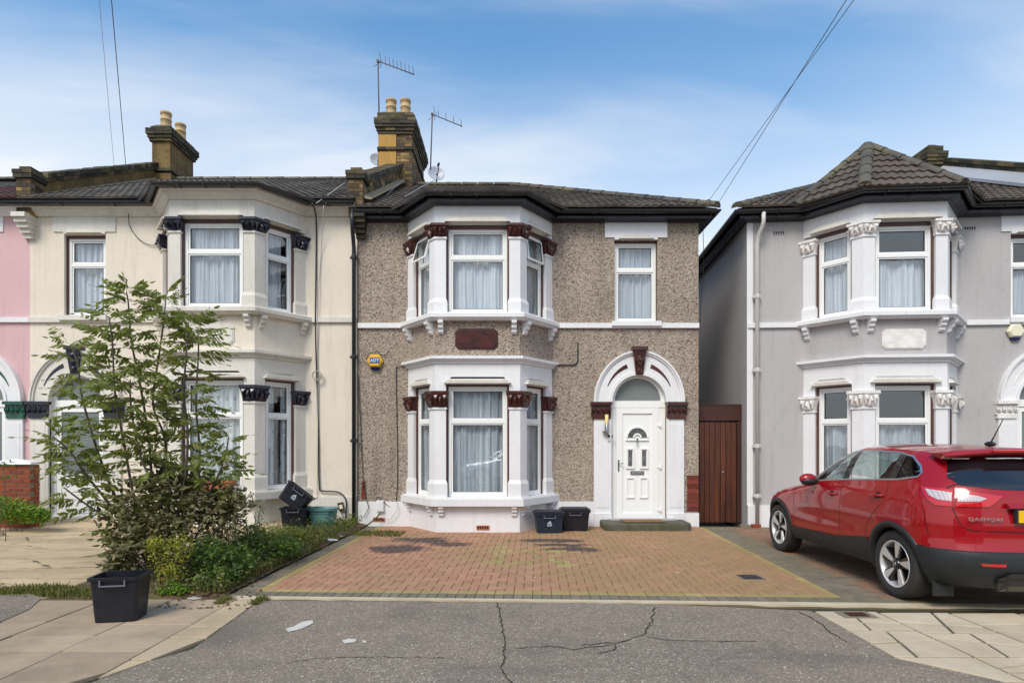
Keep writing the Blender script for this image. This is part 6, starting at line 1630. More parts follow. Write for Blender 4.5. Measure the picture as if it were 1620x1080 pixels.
    e = [(v[0]*.985, v[1]+.012, .607) for v in vs[:nx_+1]]; q.add(list(vs[:nx_+1])+e, [(i, i+1, nx_+2+i, nx_+1+i) for i in range(nx_)], 0, False)
    q.build('rear_bumper', M['clad'], car, recalc=False)
    q = MB(); q.loft([(-.45, .02, .36), (.45, .02, .36), (.36, -.02, .42), (-.36, -.02, .42)], [(-.40, .08, .24), (.40, .08, .24), (.34, .02, .30), (-.34, .02, .30)]); q.build('bumper_insert', M['alloy_black'], car)
    for s_ in (-1, 1):
        q = MB(); a_ = [(s_*.39, .478), (s_*.57, .478), (s_*.585, .505), (s_*.39, .505)]; patch(q, a_, rearm, 3, 1, off=.020, flip=s_ < 0 and False); q.build('reflector', M['lens_red'], car)
        q = MB(); q.box(s_*.70-.10, s_*.70+.10, .345, .362, .13, .36); q.build('mud_flap', M['clad'], car)
    q = MB(); q.box(-.26, .26, .012, .03, .875, .985); pl_ = q.build('number_plate', M['plate_yellow'], car)
    q = MB(); q.box(-.275, .275, .02, .06, .865, .995); q.build('plate_surround', M['clad'], car)
    q = MB(); q.loft([(-.33, .02, 1.005), (.33, .02, 1.005), (.33, .06, 1.045), (-.33, .06, 1.045)], [(-.33, .07, 1.0), (.33, .07, 1.0), (.33, .09, 1.04), (-.33, .09, 1.04)]); q.build('tailgate_grip', M[paint_], car)
    if text:
        tx = bpy.data.curves.new('model_badge', 'FONT'); tx.body = 'QASHQAI'; tx.size = .058; tx.extrude = .003; tx.align_x = 'LEFT'; tx.space_character = 1.12; tx.offset = .0008; tx.materials.append(M['chrome'])
        o0 = bpy.data.objects.new('model_badge', tx); link(o0); bpy.context.view_layer.update(); me = bpy.data.meshes.new_from_object(o0); bpy.data.objects.remove(o0); o = bpy.data.objects.new('model_badge', me); link(o); o.parent = car; o.location = (-.655, .098, .885); o.rotation_euler = (radians(90), 0, radians(-12)); o.scale = (1.0, .72, 1)
    # underside, interior
    q = MB(); q.box(-.70, .70, .25, 4.1, .24, .34); q.box(-.44, .44, .3, 4.1, .34, .6); q.build('underbody', M['gap'], car)
    q = MB(); q.tube([(-.45, .15, .29), (-.45, .30, .29)], .035, 10); q.build('exhaust', M['metal'], car)
    q = MB(); q.box(-.78, .78, .55, 2.9, .40, .60); q.box(-.76, .76, .45, .62, .6, 1.12); q.box(-.78, .78, 2.62, 2.95, .6, 1.03); it = q.build('cabin_floor', M['seat'], car)
    for sx in (-1, 1):
        q = MB(); x = sx*.37
        q.loft([(x-.25, 1.55, .60), (x+.25, 1.55, .60), (x+.25, 2.05, .66), (x-.25, 2.05, .66)], [(x-.25, 1.58, .76), (x+.25, 1.58, .76), (x+.24, 2.07, .80), (x-.24, 2.07, .80)])
        q.loft([(x-.24, 1.50, .74), (x+.24, 1.50, .74), (x+.24, 1.63, .74), (x-.24, 1.63, .74)], [(x-.19, 1.28, 1.26), (x+.19, 1.28, 1.26), (x+.19, 1.38, 1.27), (x-.19, 1.38, 1.27)]); q.blob((x, 1.29, 1.36), (.13, .055, .09), 12, 7); q.build('front_seat', M['seat'], car)
        q = MB(); q.loft([(x-.12, 1.44, .84), (x+.12, 1.44, .84), (x+.12, 1.475, .84), (x-.12, 1.475, .84)], [(x-.11, 1.265, 1.22), (x+.11, 1.265, 1.22), (x+.11, 1.30, 1.22), (x-.11, 1.30, 1.22)]); q.build('seat_panel', M['seat_grey'], car)
        q = MB(); q.blob((x, .74, 1.24), (.13, .05, .08), 10, 6); q.build('head_rest', M['seat'], car)
    q = MB(); q.loft([(-.66, .82, .60), (.66, .82, .60), (.66, .95, .6), (-.66, .95, .6)], [(-.62, .66, 1.15), (.62, .66, 1.15), (.62, .76, 1.17), (-.62, .76, 1.17)]); q.box(-.66, .66, .85, 1.35, .6, .76); q.build('rear_seat', M['seat'], car)
    q = MB(); q.tube([(.37+.18*cos(a), 2.38+.06*sin(a), 1.0+.17*sin(a)) for a in [2*pi*i/20 for i in range(21)]], .014, 6); q.build('steering_wheel', M['seat'], car)
    # antenna
    q = MB(); q.blob((0, .66, 1.585), (.03, .07, .028), 10, 6); q.tube([(0, .65, 1.60), (0, .50, 1.83)], [.007, .004], 6); q.build('roof_antenna', M['black_plastic'], car)
    for y in (WR, WF):
        for sd_ in (-1, 1): wheel(car, y, sd_)
    return car
red = make_car('parked_car', (4.835, 5.33, .002), 0, 'car_red', 'red family crossover parked nose-in on the grey house drive')

# ---------------------------------------------------------------- across the street, seen in the window panes
white = make_car('parked_car', (2.3, -2.1, -.1), radians(90), 'car_white', 'white family crossover parked at the kerb behind the viewer', text=False)
stO = dict(wall=M['render_cream'], trim=M['trim_white'], plinth=M['trim_white'], cap=M['white_carved'], timber=M['timber_frame'], hood=M['trim_old'])
for X_, wl, lb in ((6.6, 'render_cream', 'cream rendered house across the street behind the viewer'), (.2, 'pebbledash', 'pebbledashed house across the street behind the viewer'), (-6.2, 'render_grey', 'grey rendered house across the street behind the viewer')):
    st_ = dict(stO); st_['wall'] = M[wl]
    ho = House('terraced_house', (X_, -11.0, 0), pi, 6.4, 2.35, 5.35, 5.25, False, st_, lb)
    ho.dop = dop(ho.cd, 2.38); ho.wop = (ho.cw-.415, ho.cw+.415, 3.9, 5.49)
    ho.wall(5.95, -.3); ho.bay(-.3); ho.string(); ho.flat_window(); ho.door('glazed'); ho.eaves(z=5.97); ho.roof(z=6.03, tile_range=(0, .4), limit=0)
# ---------------------------------------------------------------- plants
def leafmat(name, cols, wd='World', tr=.25, rough=.5):
    k = NM(name); oi = k.n('ShaderNodeObjectInfo'); gi = k.n('ShaderNodeNewGeometry')
    rnd = k.math('FRACT', k.math('ADD', k.math('MULTIPLY', oi.outputs['Random'], 3.7), gi.outputs['Random Per Island']))
    n = len(cols); col = k.ramp(rnd, [(i/(n-1), c) for i, c in enumerate(cols)])
    col = k.mix(k.mr(k.noise(2.2, 3, co=k.co('World')), .4, .65, 0, .55), col, cols[0])
    k.fin(col, rough, spec=.35)
    t = k.n('ShaderNodeBsdfTranslucent'); k.l(k.mix(.5, col, lin((150, 160, 40))), t.inputs[0]); mxs = k.n('ShaderNodeMixShader'); mxs.inputs[0].default_value = tr
    k.l(k.b.outputs[0], mxs.inputs[1]); k.l(t.outputs[0], mxs.inputs[2]); k.l(mxs.outputs[0], k.out.inputs[0]); return k.m
M['leaf_ash'] = leafmat('ash_leaf', [lin((98, 112, 58)), lin((128, 140, 76)), lin((152, 160, 94)), lin((112, 124, 68)), lin((158, 146, 92))], tr=.4)
M['leaf_olive'] = leafmat('olive_leaf', [lin((84, 82, 52)), lin((110, 104, 68)), lin((134, 122, 84)), lin((78, 82, 46)), lin((104, 94, 68))], tr=.12)
M['leaf_green'] = leafmat('green_leaf', [lin((56, 84, 34)), lin((82, 112, 44)), lin((104, 132, 52)), lin((66, 92, 40))])
M['leaf_bright'] = leafmat('bright_leaf', [lin((88, 124, 34)), lin((112, 150, 42)), lin((126, 158, 56)), lin((80, 108, 34))])
M['grass_mix'] = leafmat('grass_mix', [lin((84, 92, 40)), lin((106, 112, 50)), lin((130, 124, 66)), lin((72, 84, 36)), lin((140, 126, 82))])
M['cover_mix'] = leafmat('cover_mix', [lin((56, 76, 36)), lin((92, 112, 54)), lin((118, 128, 62)), lin((142, 136, 92)), lin((74, 90, 44)), lin((108, 92, 60))])
M['leaf_yellow'] = leafmat('yellow_green_leaf', [lin((140, 142, 48)), lin((170, 162, 62)), lin((112, 134, 44)), lin((186, 170, 84))])
M['leaf_dry'] = leafmat('dry_stem_leaf', [lin((104, 72, 52)), lin((128, 96, 66)), lin((92, 84, 52)), lin((76, 62, 46))], tr=.1)
M['flower'] = NM('yellow_petal').fin(lin((236, 214, 28)), .6)
M['bark'] = paint('sapling_bark', lin((66, 52, 44)), .85, .4, .4)
def leaf_vf(l, w_, bend=.25):
    vs = [(0, 0, 0), (w_*.5, l*.35, -bend*w_*.6), (0, l*.38, .0), (-w_*.5, l*.35, -bend*w_*.6), (w_*.34, l*.70, -bend*w_*.9), (0, l*.72, -bend*l*.10), (-w_*.34, l*.70, -bend*w_*.9), (0, l, -bend*l*.30)]
    return vs, [(0, 1, 2), (0, 2, 3), (1, 4, 5, 2), (3, 2, 5, 6), (4, 7, 5), (6, 5, 7)]
def rot_to(d, roll=0.):
    d = Vector(d).normalized(); x = d.cross(Vector((0, 0, 1)))
    x = x.normalized() if x.length > 1e-3 else Vector((1, 0, 0)); z = x.cross(d)
    return mat4(x, d, z, (0, 0, 0)) @ Matrix.Rotation(roll, 4, 'Y')
def frond_mesh(seed, mat, n=5, L=.30, ll=.095, lw=.036):
    rr = random.Random(seed); m = MB(); droop = rr.uniform(.25, .5); curve = rr.uniform(-.2, .2)
    def P(t): return Vector((curve*L*t*t, L*t, -droop*L*t*t))
    m.tube([P(i/5) for i in range(6)], [.0035, .003, .0028, .0025, .002, .0012], 4)
    for i in range(n):
        t = .25+.68*i/n; p = P(t); e = (P(t+.02)-P(t)).normalized()
        for sg in (-1, 1):
            d = Vector((sg*1.0, .65, -.55+rr.uniform(-.35, .25))); s_ = (.8+.4*sin(pi*min(1, t+.05)))*rr.uniform(.85, 1.1)
            m.M = Matrix.Translation(p) @ rot_to(d, rr.uniform(-1.1, 1.1)); a, b = leaf_vf(ll*s_, lw*s_); m.add(a, b)
    m.M = Matrix.Translation(P(1)) @ rot_to((0, 1, -.4)); a, b = leaf_vf(ll, lw); m.add(a, b); m.M = None
    return m.mesh('frond', mat, recalc=False)
def foliage(n, fn, mat, size, name, parent, seed, ratio=.5, dirfn=None, group=None):
    """n leaves at points from fn(rr); one mesh of separate leaves"""
    rr = random.Random(seed); m = MB()
    for i in range(n):
        p = fn(rr)
        if p is None: continue
        d = dirfn(rr, p) if dirfn else Vector((rr.gauss(0, 1), rr.gauss(-.3, 1), rr.gauss(.15, .6)))
        s_ = size*rr.uniform(.55, 1.25); m.M = Matrix.Translation(p) @ rot_to(d, rr.uniform(-.9, .9)); a, b = leaf_vf(s_, s_*ratio); m.add(a, b)
    m.M = None
    return m.build(name, mat, parent, kind='stuff', recalc=False)
# the ash sapling: several stems fanning out of one base
base = Vector((-4.28, 7.15, .02))
ash = empty('ash_sapling', base, 0, 'tall multi-stemmed sapling with feathery compound leaves before the cream house', 'tree')
stems = [ [(240, 900), (215, 800), (196, 700), (182, 620), (178, 545), (172, 500)],
          [(245, 900), (242, 800), (236, 700), (222, 610), (208, 540), (203, 480), (200, 462)],
          [(248, 900), (255, 800), (262, 700), (242, 640), (252, 560), (260, 500), (262, 470)],
          [(252, 900), (285, 800), (297, 700), (291, 620), (296, 545), (298, 510)],
          [(255, 900), (300, 820), (316, 730), (310, 640), (314, 560), (313, 525)],
          [(238, 900), (180, 780), (150, 700), (128, 620), (124, 580), (112, 545)],
          [(236, 900), (175, 800), (135, 750), (112, 715), (84, 690)],
          [(258, 900), (320, 800), (352, 735), (362, 690)], [(250, 900), (268, 820), (225, 730), (208, 650), (206, 600)], [(236, 900), (200, 840), (140, 800), (100, 770)] ]
rr = random.Random(21); tips = []
for si, st_ in enumerate(stems):
    dy = [-.25, .1, .3, -.1, .25, .15, -.2, .1, -.3, -.35][si]; P = []
    for i, (x, y) in enumerate(st_):
        t = i/(len(st_)-1); P.append(PX(x, y, 7.15+dy*t)-base)
    P[0] = Vector((rr.uniform(-.05, .05), rr.uniform(-.05, .05), -.02)); Q = []
    for i in range(len(P)-1):
        p0, p1, p2, p3 = P[max(i-1, 0)], P[i], P[i+1], P[min(i+2, len(P)-1)]
        for k_ in range(4): t = k_/4; Q.append(.5*((2*p1)+(p2-p0)*t+(2*p0-5*p1+4*p2-p3)*t*t+(3*p1-p0-3*p2+p3)*t**3))
    Q.append(P[-1]); m = MB(); n = len(Q); m.tube(Q, [.016*(1-.8*i/n)+.003 for i in range(n)], 6); m.build('stem', M['bark'], ash)
    tips.append(Q)
fr = [frond_mesh(i, M['leaf_ash'], n=rr.choice((4, 5, 5, 6)), L=rr.uniform(.26, .38), ll=rr.uniform(.070, .098), lw=.036) for i in range(10)]
pl_ = []
for si, Q in enumerate(tips):
    n = len(Q)
    for i in range(int(n*.28), n):
        t = i/(n-1); cnt = (4 if .3 < t < .75 else 3) if t < .9 else 4
        for j in range(cnt):
            a = rr.uniform(0, 2*pi); p = Q[i].lerp(Q[max(0, i-1)], rr.random())
            if rr.random() < .45: a = rr.choice((0, pi))+rr.gauss(0, .5)
            d = Vector((cos(a), sin(a)*.8, rr.uniform(-.05, .55) if t < .93 else rr.uniform(.2, 1.0)))
            br = rr.uniform(0, .16)*(1-t*.5); pl_.append((p+d.normalized()*br, d, rr.uniform(.75, 1.2)))
pl_.sort(key=lambda q: q[0].y); rest = MB(); cnt = 0
for p, d, s_ in pl_:
    Mx = Matrix.Translation(p) @ rot_to(d, rr.uniform(-1.0, 1.0)) @ Matrix.Scale(s_, 4); me = rr.choice(fr)
    if cnt < 300: inst('compound_leaf', me, ash, Mx); cnt += 1
    else: rest.M = Mx; rest.add([v.co for v in me.vertices], [list(q.vertices) for q in me.polygons])
rest.M = None
if rest.f: rest.build('foliage', M['leaf_ash'], ash, kind='stuff', recalc=False)
def blobs(cs, jit=.0):
    """point sampler over ellipsoids given in photo pixels (x, y, rx, ry) at depth Y with depth radius d; shell-biased"""
    def fn(rr):
        x, y, rx, ry, Y, d = rr.choice(cs); a = Vector((rr.gauss(0, 1), rr.gauss(0, 1), rr.gauss(0, 1))).normalized()*(rr.random()**.4)
        p = PX(x+rx*a.x, y-ry*a.z, Y+d*a.y)
        return p if p.z > .02 else None
    return fn
def bush(name, cs, n, mat, size, label, cat, seed, stemmat='bark', nst=12, ratio=.5, dirfn=None, st_w=.006, group=None):
    cx_ = sum(c[0] for c in cs)/len(cs); Y = sum(c[4] for c in cs)/len(cs); b = PX(cx_, 700, Y); b.z = 0
    t = empty(name, b, 0, label, cat, group); rr = random.Random(seed+50); fn = blobs(cs)
    foliage(n, lambda r: (lambda p: None if p is None else p-b)(fn(r)), M[mat], size, 'foliage', t, seed, ratio, dirfn)
    m = MB()
    for i in range(nst):
        p = fn(rr)
        if p is None: continue
        p = p-b; f = Vector((p.x*.25+rr.uniform(-.1, .1), p.y*.3, .0)); mid = f.lerp(p, .5)+Vector((rr.uniform(-.05, .05), 0, .08)); m.tube([f, mid, p], [st_w, st_w*.7, st_w*.4], 4)
    m.build('twigs', M[stemmat], t, kind='stuff')
    return t
bush('bramble_bush', [(250, 800, 78, 55, 7.0, .45), (300, 790, 75, 48, 7.3, .4), (205, 830, 55, 55, 6.9, .35), (330, 820, 60, 45, 7.1, .4), (250, 855, 90, 50, 6.8, .4), (190, 885, 30, 30, 6.6, .25), (360, 800, 38, 32, 7.3, .3), (270, 765, 60, 35, 7.4, .3)], 3600, 'leaf_olive', .085, 'dense dull olive bush wrapped round the foot of the sapling', 'bush', 1, nst=60, ratio=.6)
bush('yellow_shrub', [(262, 880, 32, 34, 6.45, .2), (285, 865, 24, 22, 6.5, .15), (270, 905, 28, 18, 6.4, .15), (245, 862, 16, 14, 6.45, .12)], 1900, 'leaf_yellow', .042, 'small yellow-green shrub in front of the olive bush', 'shrub', 2, ratio=.3)
bush('herb_clump', [(262, 937, 22, 9, 6.25, .12), (285, 935, 22, 10, 6.25, .12), (275, 930, 22, 10, 6.3, .1)], 1300, 'leaf_bright', .034, 'low bright green leafy clump beside the black tub', 'plant', 3, nst=4, ratio=.6)
bush('border_shrub', [(330, 880, 34, 34, 6.75, .25), (370, 885, 40, 28, 6.9, .28), (345, 910, 34, 18, 6.6, .2)], 1900, 'leaf_green', .06, 'dark green leafy shrub at the front end of the planted border', 'shrub', 4)
bush('border_shrub', [(415, 865, 42, 26, 7.6, .35), (450, 865, 30, 20, 8.0, .3), (390, 850, 36, 24, 7.8, .3)], 1900, 'leaf_green', .055, 'low spreading shrub halfway along the planted border', 'shrub', 5)
bush('border_weeds', [(480, 848, 30, 12, 9.2, .4), (455, 842, 30, 12, 9.4, .35), (430, 845, 26, 14, 9.0, .3)], 1300, 'leaf_yellow', .05, 'straggly yellowish weeds at the house end of the border', 'weeds', 6, ratio=.3)
bush('tall_weed', [(355, 775, 6, 10, 8.6, .12), (358, 800, 14, 22, 8.6, .12), (350, 825, 10, 14, 8.6, .1)], 260, 'leaf_dry', .055, 'tall russet dried weed between the bush and the cream bay', 'weed', 7, stemmat='leaf_dry', nst=14, ratio=.35)
bush('tall_weed', [(412, 800, 7, 16, 9.6, .08), (408, 825, 10, 16, 9.6, .08), (398, 790, 4, 14, 9.6, .05)], 170, 'leaf_green', .055, 'thin upright green weed against the white bay plinth', 'weed', 8, nst=8, ratio=.35)
bush('tall_weed', [(372, 745, 14, 10, 8.7, .08), (368, 765, 12, 12, 8.7, .08)], 70, 'leaf_ash', .06, 'sparse grey-green sprig rising before the left bay window sill', 'weed', 18, nst=6, ratio=.35)
bush('tall_weed', [(545, 833, 12, 8, 10.6, .15), (520, 838, 14, 6, 10.4, .15), (558, 828, 9, 8, 10.8, .1)], 300, 'leaf_green', .06, 'grassy weed tuft near the foot of the black downpipe', 'weed', 9, nst=5, ratio=.16, dirfn=lambda r, p: Vector((r.gauss(0, .5), r.gauss(0, .5), 1)))
bush('laurel_shrub', [(22, 808, 34, 22, 9.95, .25), (48, 812, 26, 17, 9.9, .25), (2, 805, 25, 24, 9.95, .25), (68, 815, 12, 11, 9.9, .2)], 2600, 'leaf_bright', .06, 'leafy light green shrub below the red brick wall', 'shrub', 10, nst=3)
bush('sapling_sprig', [(8, 735, 18, 5, 9.2, .1), (6, 755, 16, 5, 9.2, .1)], 60, 'leaf_green', .07, 'pair of thin leafy sprigs over the red brick wall', 'plant', 11, nst=2, ratio=.35)
# yellow flowers
t = empty('wildflower', (GP(352, 930).x, GP(352, 930).y, 0), 0, 'small yellow wildflower cluster at the edge of the border', 'flower'); m = MB(); rr = random.Random(6)
for x, y in ((348, 913), (352, 909), (346, 918), (350, 921), (344, 922), (351, 915)):
    p = PX(x, y, 6.45)-t.location
    for a in range(5): m.M = Matrix.Translation(p) @ rot_to((cos(a*1.257), -.5, sin(a*1.257))); a_, b_ = leaf_vf(.022, .016); m.add(a_, b_)
m.M = None; m.build('petals', M['flower'], t, kind='stuff', recalc=False); m = MB(); [m.tube([(0, 0, 0), PX(x, y, 6.47)-t.location], .003, 4) for x, y in ((348, 913), (345, 920), (351, 917))]; m.build('stems', M['leaf_green'], t, kind='stuff')
# grass and ground cover
def grass(n, region, name, label, mat, h, seed, w_=.006):
    rr = random.Random(seed); m = MB()
    for i in range(n):
        p = region(rr)
        if p is None: continue
        hh = h*rr.uniform(.3, 1.2); a = rr.uniform(0, 2*pi); dx, dy = cos(a), sin(a); lean = rr.uniform(.1, .8)*hh; z0 = p[2] if len(p) > 2 else .02
        m.add([(p[0]-dy*w_, p[1]+dx*w_, z0-.01), (p[0]+dy*w_, p[1]-dx*w_, z0-.01), (p[0]+dx*lean*.4-dy*w_*.7, p[1]+dy*lean*.4+dx*w_*.7, z0+hh*.6), (p[0]+dx*lean*.4+dy*w_*.7, p[1]+dy*lean*.4-dx*w_*.7, z0+hh*.6), (p[0]+dx*lean, p[1]+dy*lean, z0+hh)], [(0, 1, 3, 2), (2, 3, 4)])
    return tag(m.build(name, M[mat], None, recalc=False), label, 'grass', kind='stuff')
def strip(pts, wd):      # along photo-pixel ground path
    W_ = [GP(x, y) for x, y in pts]
    def f(rr):
        i = rr.randrange(len(W_)-1); p = W_[i].lerp(W_[i+1], rr.random()); return (p.x+rr.gauss(0, wd), p.y+rr.gauss(0, wd), p.z+.012)
    return f
grass(5200, strip([(-20, 938), (60, 934), (110, 938), (150, 936), (190, 945)], .09), 'verge_grass', 'ragged grass strip between the concrete yard and the slabs', 'grass_mix', .045, 1, .005)
grass(2200, strip([(-20, 845), (30, 840), (75, 832), (110, 828)], .10), 'yard_grass', 'mossy grass below the light green shrub at the left edge', 'grass_mix', .045, 2)
def bed(rr):
    t = rr.random()**1.3; y = 6.2+5.0*t; xr = R2((-2.93, y))[0]; x = xr-abs(rr.gauss(0, .45 if y < 9 else .7)); return (x, y, .05+.08*max(0, (y-9)/2)) if x > -4.8 else None
grass(2600, bed, 'border_grass', 'grass and small weeds filling the planted border', 'grass_mix', .10, 3)
o = foliage(3200, lambda rr: (lambda q: Vector((q[0], q[1], q[2]+abs(rr.gauss(.03, .09)))) if q else None)(bed(rr)), M['cover_mix'], .055, 'ground_cover', None, 71, .55); tag(o, 'low leafy ground cover along the planted border', 'ground cover')
grass(1500, lambda rr: (lambda x: (x, rr.uniform(10.15, 10.75)-.12*(x+2.9) if x > -2.9 else rr.uniform(10.1, 11.1), .015))(rr.uniform(-3.6, -1.9)), 'mossy_grass', 'mossy grass along the foot of the white plinth', 'grass_mix', .028, 4, .008)
grass(500, lambda rr: (rr.choice((-2.9, -2.55))+rr.gauss(0, .03)-.0, rr.uniform(5.85, 6.1), .0), 'crack_grass', 'grass tufts at the corner where slabs meet crossover', 'grass_mix', .05, 5, .004)
def litterfn(rr):
    y = 6.1+3.4*rr.random(); return Vector((R2((-2.95, y))[0]+rr.gauss(-.12, .13), y, .035))
o = foliage(500, litterfn, M['leaf_dry'], .05, 'fallen_leaves', None, 9, .6, lambda r, p: Vector((r.gauss(0, 1), r.gauss(0, 1), .05))); tag(o, 'fallen brown leaves along the border edge', 'leaves')
o = foliage(130, lambda rr: Vector((lambda g: (g.x, g.y, .012))(GP(rr.uniform(250, 420), rr.uniform(930, 965)))), M['leaf_dry'], .04, 'leaf_litter', None, 19, .6, lambda r, p: Vector((r.gauss(0, 1), r.gauss(0, 1), .05))); tag(o, 'scattered leaf litter on the slabs beside the black tub', 'leaves')
# low garden wall by the pink house
gw = empty('garden_wall', (-8.63, 10.3, 0), 0, 'low red brick garden wall with white coping at the left edge', 'garden wall')
ctr = [0, []]; brick_wall(gw, -.75, .25, 0, .22, -.1, 1.22, M['red_brick'], ctr, 31, 'fr', 300, 'mortar'); brick_wall(gw, -3.2, -.755, .01, .20, -.1, 1.10, M['red_brick'], ctr, 33, 'f', 300, 'mortar'); flush_rest(gw, ctr, M['red_brick'])
m = MB(); m.loft([(-.45, -.05, 1.225), (.30, -.05, 1.225), (.30, .27, 1.225), (-.45, .27, 1.225)], [(-.45, -.04, 1.26), (.29, -.04, 1.26), (.29, .26, 1.26), (-.45, .26, 1.26)]); m.loft([(-.44, -.03, 1.261), (.28, -.03, 1.261), (.28, .25, 1.261), (-.44, .25, 1.261)], [(-.1, .10, 1.32), (-.06, .10, 1.32), (-.06, .12, 1.32), (-.1, .12, 1.32)]); m.build('coping', M['trim_white'], gw)
m = MB(); m.box(-3.2, -.455, -.04, .24, 1.225-.12, 1.16); m.build('coping', M['trim_white'], gw)
# ---------------------------------------------------------------- small things
M['tub_black'] = paint('black_tub_plastic', (.006, .007, .014, 1), .4, .2, .1, 0, (.03, .03, .03, 1))
M['tub_blue'] = paint('dark_blue_tub_plastic', (.008, .018, .04, 1), .35, .2, .1, 0, (.05, .05, .05, 1))
M['tub_edge'] = NM('worn_tub_edge').fin((.16, .16, .20, 1), .5)
M['teal'] = paint('faded_teal_plastic', lin((84, 132, 128)), .5, .3, .2, .1, lin((120, 140, 130)))
M['terracotta'] = paint('terracotta', lin((176, 92, 58)), .8, .3, .3)
M['emblem'] = NM('white_print').fin(lin((190, 200, 214)), .5)
def tub(name, loc, rot, w_, d_, h_, mat, label, taper=.86, lid=None, ribs=True, emb=True, M4=None, group=None, cat='recycling box'):
    t = empty(name, loc, 0, label, cat, group); t.rotation_euler = rot; m = MB(); T = .008
    def rg(s_, z, r=.035, e=0): 
        a, b = w_/2*s_+e, d_/2*s_+e; o_ = []
        for cx_, cy_, a0 in ((a-r, b-r, 0), (-a+r, b-r, pi/2), (-a+r, -b+r, pi), (a-r, -b+r, 1.5*pi)):
            for i in range(4): q = a0+pi/2*i/3; o_.append((cx_+r*cos(q), cy_+r*sin(q), z))
        return o_
    rings = [rg(taper, 0), rg(1, h_-.03), rg(1, h_-.03, e=.018), rg(1, h_, e=.018), rg(1, h_, e=-T), rg(taper, T*1.5, e=-T)]
    n = 16; fs = [(j*n+i, j*n+(i+1) % n, (j+1)*n+(i+1) % n, (j+1)*n+i) for j in range(5) for i in range(n)]; fs += [tuple(range(n))[::-1], tuple(range(5*n, 6*n))]
    m.add([p for r in rings for p in r], fs); m.build('tub', M[mat], t)
    q = MB()
    q.box(-.105, .105, -d_/2-.034, -d_/2-.016, h_-.075, h_-.066); q.box(-.105, -.096, -d_/2-.034, -d_/2-.016, h_-.066, h_-.02); q.box(.096, .105, -d_/2-.034, -d_/2-.016, h_-.066, h_-.02)
    q.build('handle', M['tub_edge' if emb != 'none' or True else mat], t)
    if emb:
        q = MB(); yy = -d_/2*(taper+(1-taper)*.5)-.004; zc = h_*.50; f = lambda u, o, z: (u, yy-o-(z-zc)*(d_*(1-taper)/2/h_), z)
        for pts in ([(-.04, zc-.045), (.04, zc-.045), (.04, zc-.036), (-.04, zc-.036)], [(-.04, zc-.03), (-.028, zc-.03), (-.028, zc), (-.034, zc+.02)], [(-.018, zc-.03), (-.006, zc-.03), (-.006, zc+.0), (-.018, zc)], [(.006, zc-.03), (.018, zc-.03), (.018, zc), (.006, zc)],
                    [(.028, zc-.03), (.04, zc-.03), (.034, zc+.02), (.028, zc)], [(-.034, zc+.008), (.034, zc+.008), (.02, zc+.03), (-.02, zc+.03)], [(-.004, zc+.034), (.022, zc+.034), (.01, zc+.055)]): q.fprism(f, pts, 0, .002)
        q.build('emblem', M['emblem'], t)
    if lid:
        q = MB(); q.loft(rg(1, h_+.002, e=.024), rg(1, h_+.022, e=.024)); q.loft(rg(1, h_+.022, e=.010), rg(1, h_+.045, e=-.02)); q.build('lid', M[lid], t)
    return t
tub('recycling_box', (-3.56, 5.40, .006), (0, 0, radians(10)), .40, .30, .40, 'tub_black', 'empty open black tub on the slabs beside the sapling', emb=None)
tub('recycling_box', (.655, 10.62, .004), (0, 0, radians(3)), .50, .36, .34, 'tub_blue', 'lidded dark blue recycling box below the middle bay', lid='tub_black')
tub('recycling_box', (1.15, 10.9, .004), (0, 0, radians(-2)), .52, .38, .36, 'tub_black', 'plain black lidded recycling box left of the front doorstep', lid='tub_black', emb=None)
tub('recycling_box', (-3.86, 10.55, .095), (0, 0, radians(6)), .44, .34, .36, 'tub_black', 'upright black recycling box under the tilted one by cream house', emb=None)
tl_ = tub('recycling_box', (-3.95, 10.52, .50), (radians(-8), radians(38), radians(4)), .50, .36, .34, 'tub_black', 'tilted black recycling box with white emblem on top of another')
# teal trough
t = empty('plant_trough', (-3.44, 10.75, .095), radians(-3), 'empty faded teal plastic trough beside the black boxes', 'trough'); m = MB()
def oc(a, b, z, c=.09): return [(-a+c, -b, z), (a-c, -b, z), (a, -b+c, z), (a, b-c, z), (a-c, b, z), (-a+c, b, z), (-a, b-c, z), (-a, -b+c, z)]
R_g = [oc(.22, .14, 0), oc(.25, .165, .28), oc(.28, .19, .285), oc(.285, .195, .33), oc(.265, .175, .335), oc(.24, .155, .285), oc(.21, .13, .02)]
m.add([p for r in R_g for p in r], [(j*8+i, j*8+(i+1) % 8, (j+1)*8+(i+1) % 8, (j+1)*8+i) for j in range(6) for i in range(8)]+[tuple(range(8))[::-1], tuple(range(48, 56))]); m.build('tub', M['teal'], t)
m = MB(); m.add([p for r in [oc(.247, .163, .235), oc(.256, .172, .24), oc(.257, .173, .25), oc(.25, .165, .256)] for p in r], [(j*8+i, j*8+(i+1) % 8, (j+1)*8+(i+1) % 8, (j+1)*8+i) for j in range(3) for i in range(8)]); m.build('band', M['teal'], t)
# terracotta window box with plants on the cream bay sill
t = empty('window_box', (-5.38, 10.48, .745), 0, 'terracotta window box with seedlings on the cream bay sill', 'window box'); m = MB()
m.loft([(-.40, -.06, 0), (.40, -.06, 0), (.40, .06, 0), (-.40, .06, 0)], [(-.46, -.085, .15), (.46, -.085, .15), (.46, .085, .15), (-.46, .085, .15)]); m.box(-.475, .475, -.10, .10, .151, .185); m.build('trough', M['terracotta'], t)
foliage(420, lambda r: Vector((r.uniform(-.44, .44), r.uniform(-.08, .07), .19+abs(r.gauss(0, .04)))), M['leaf_bright'], .045, 'seedlings', t, 33, .5)
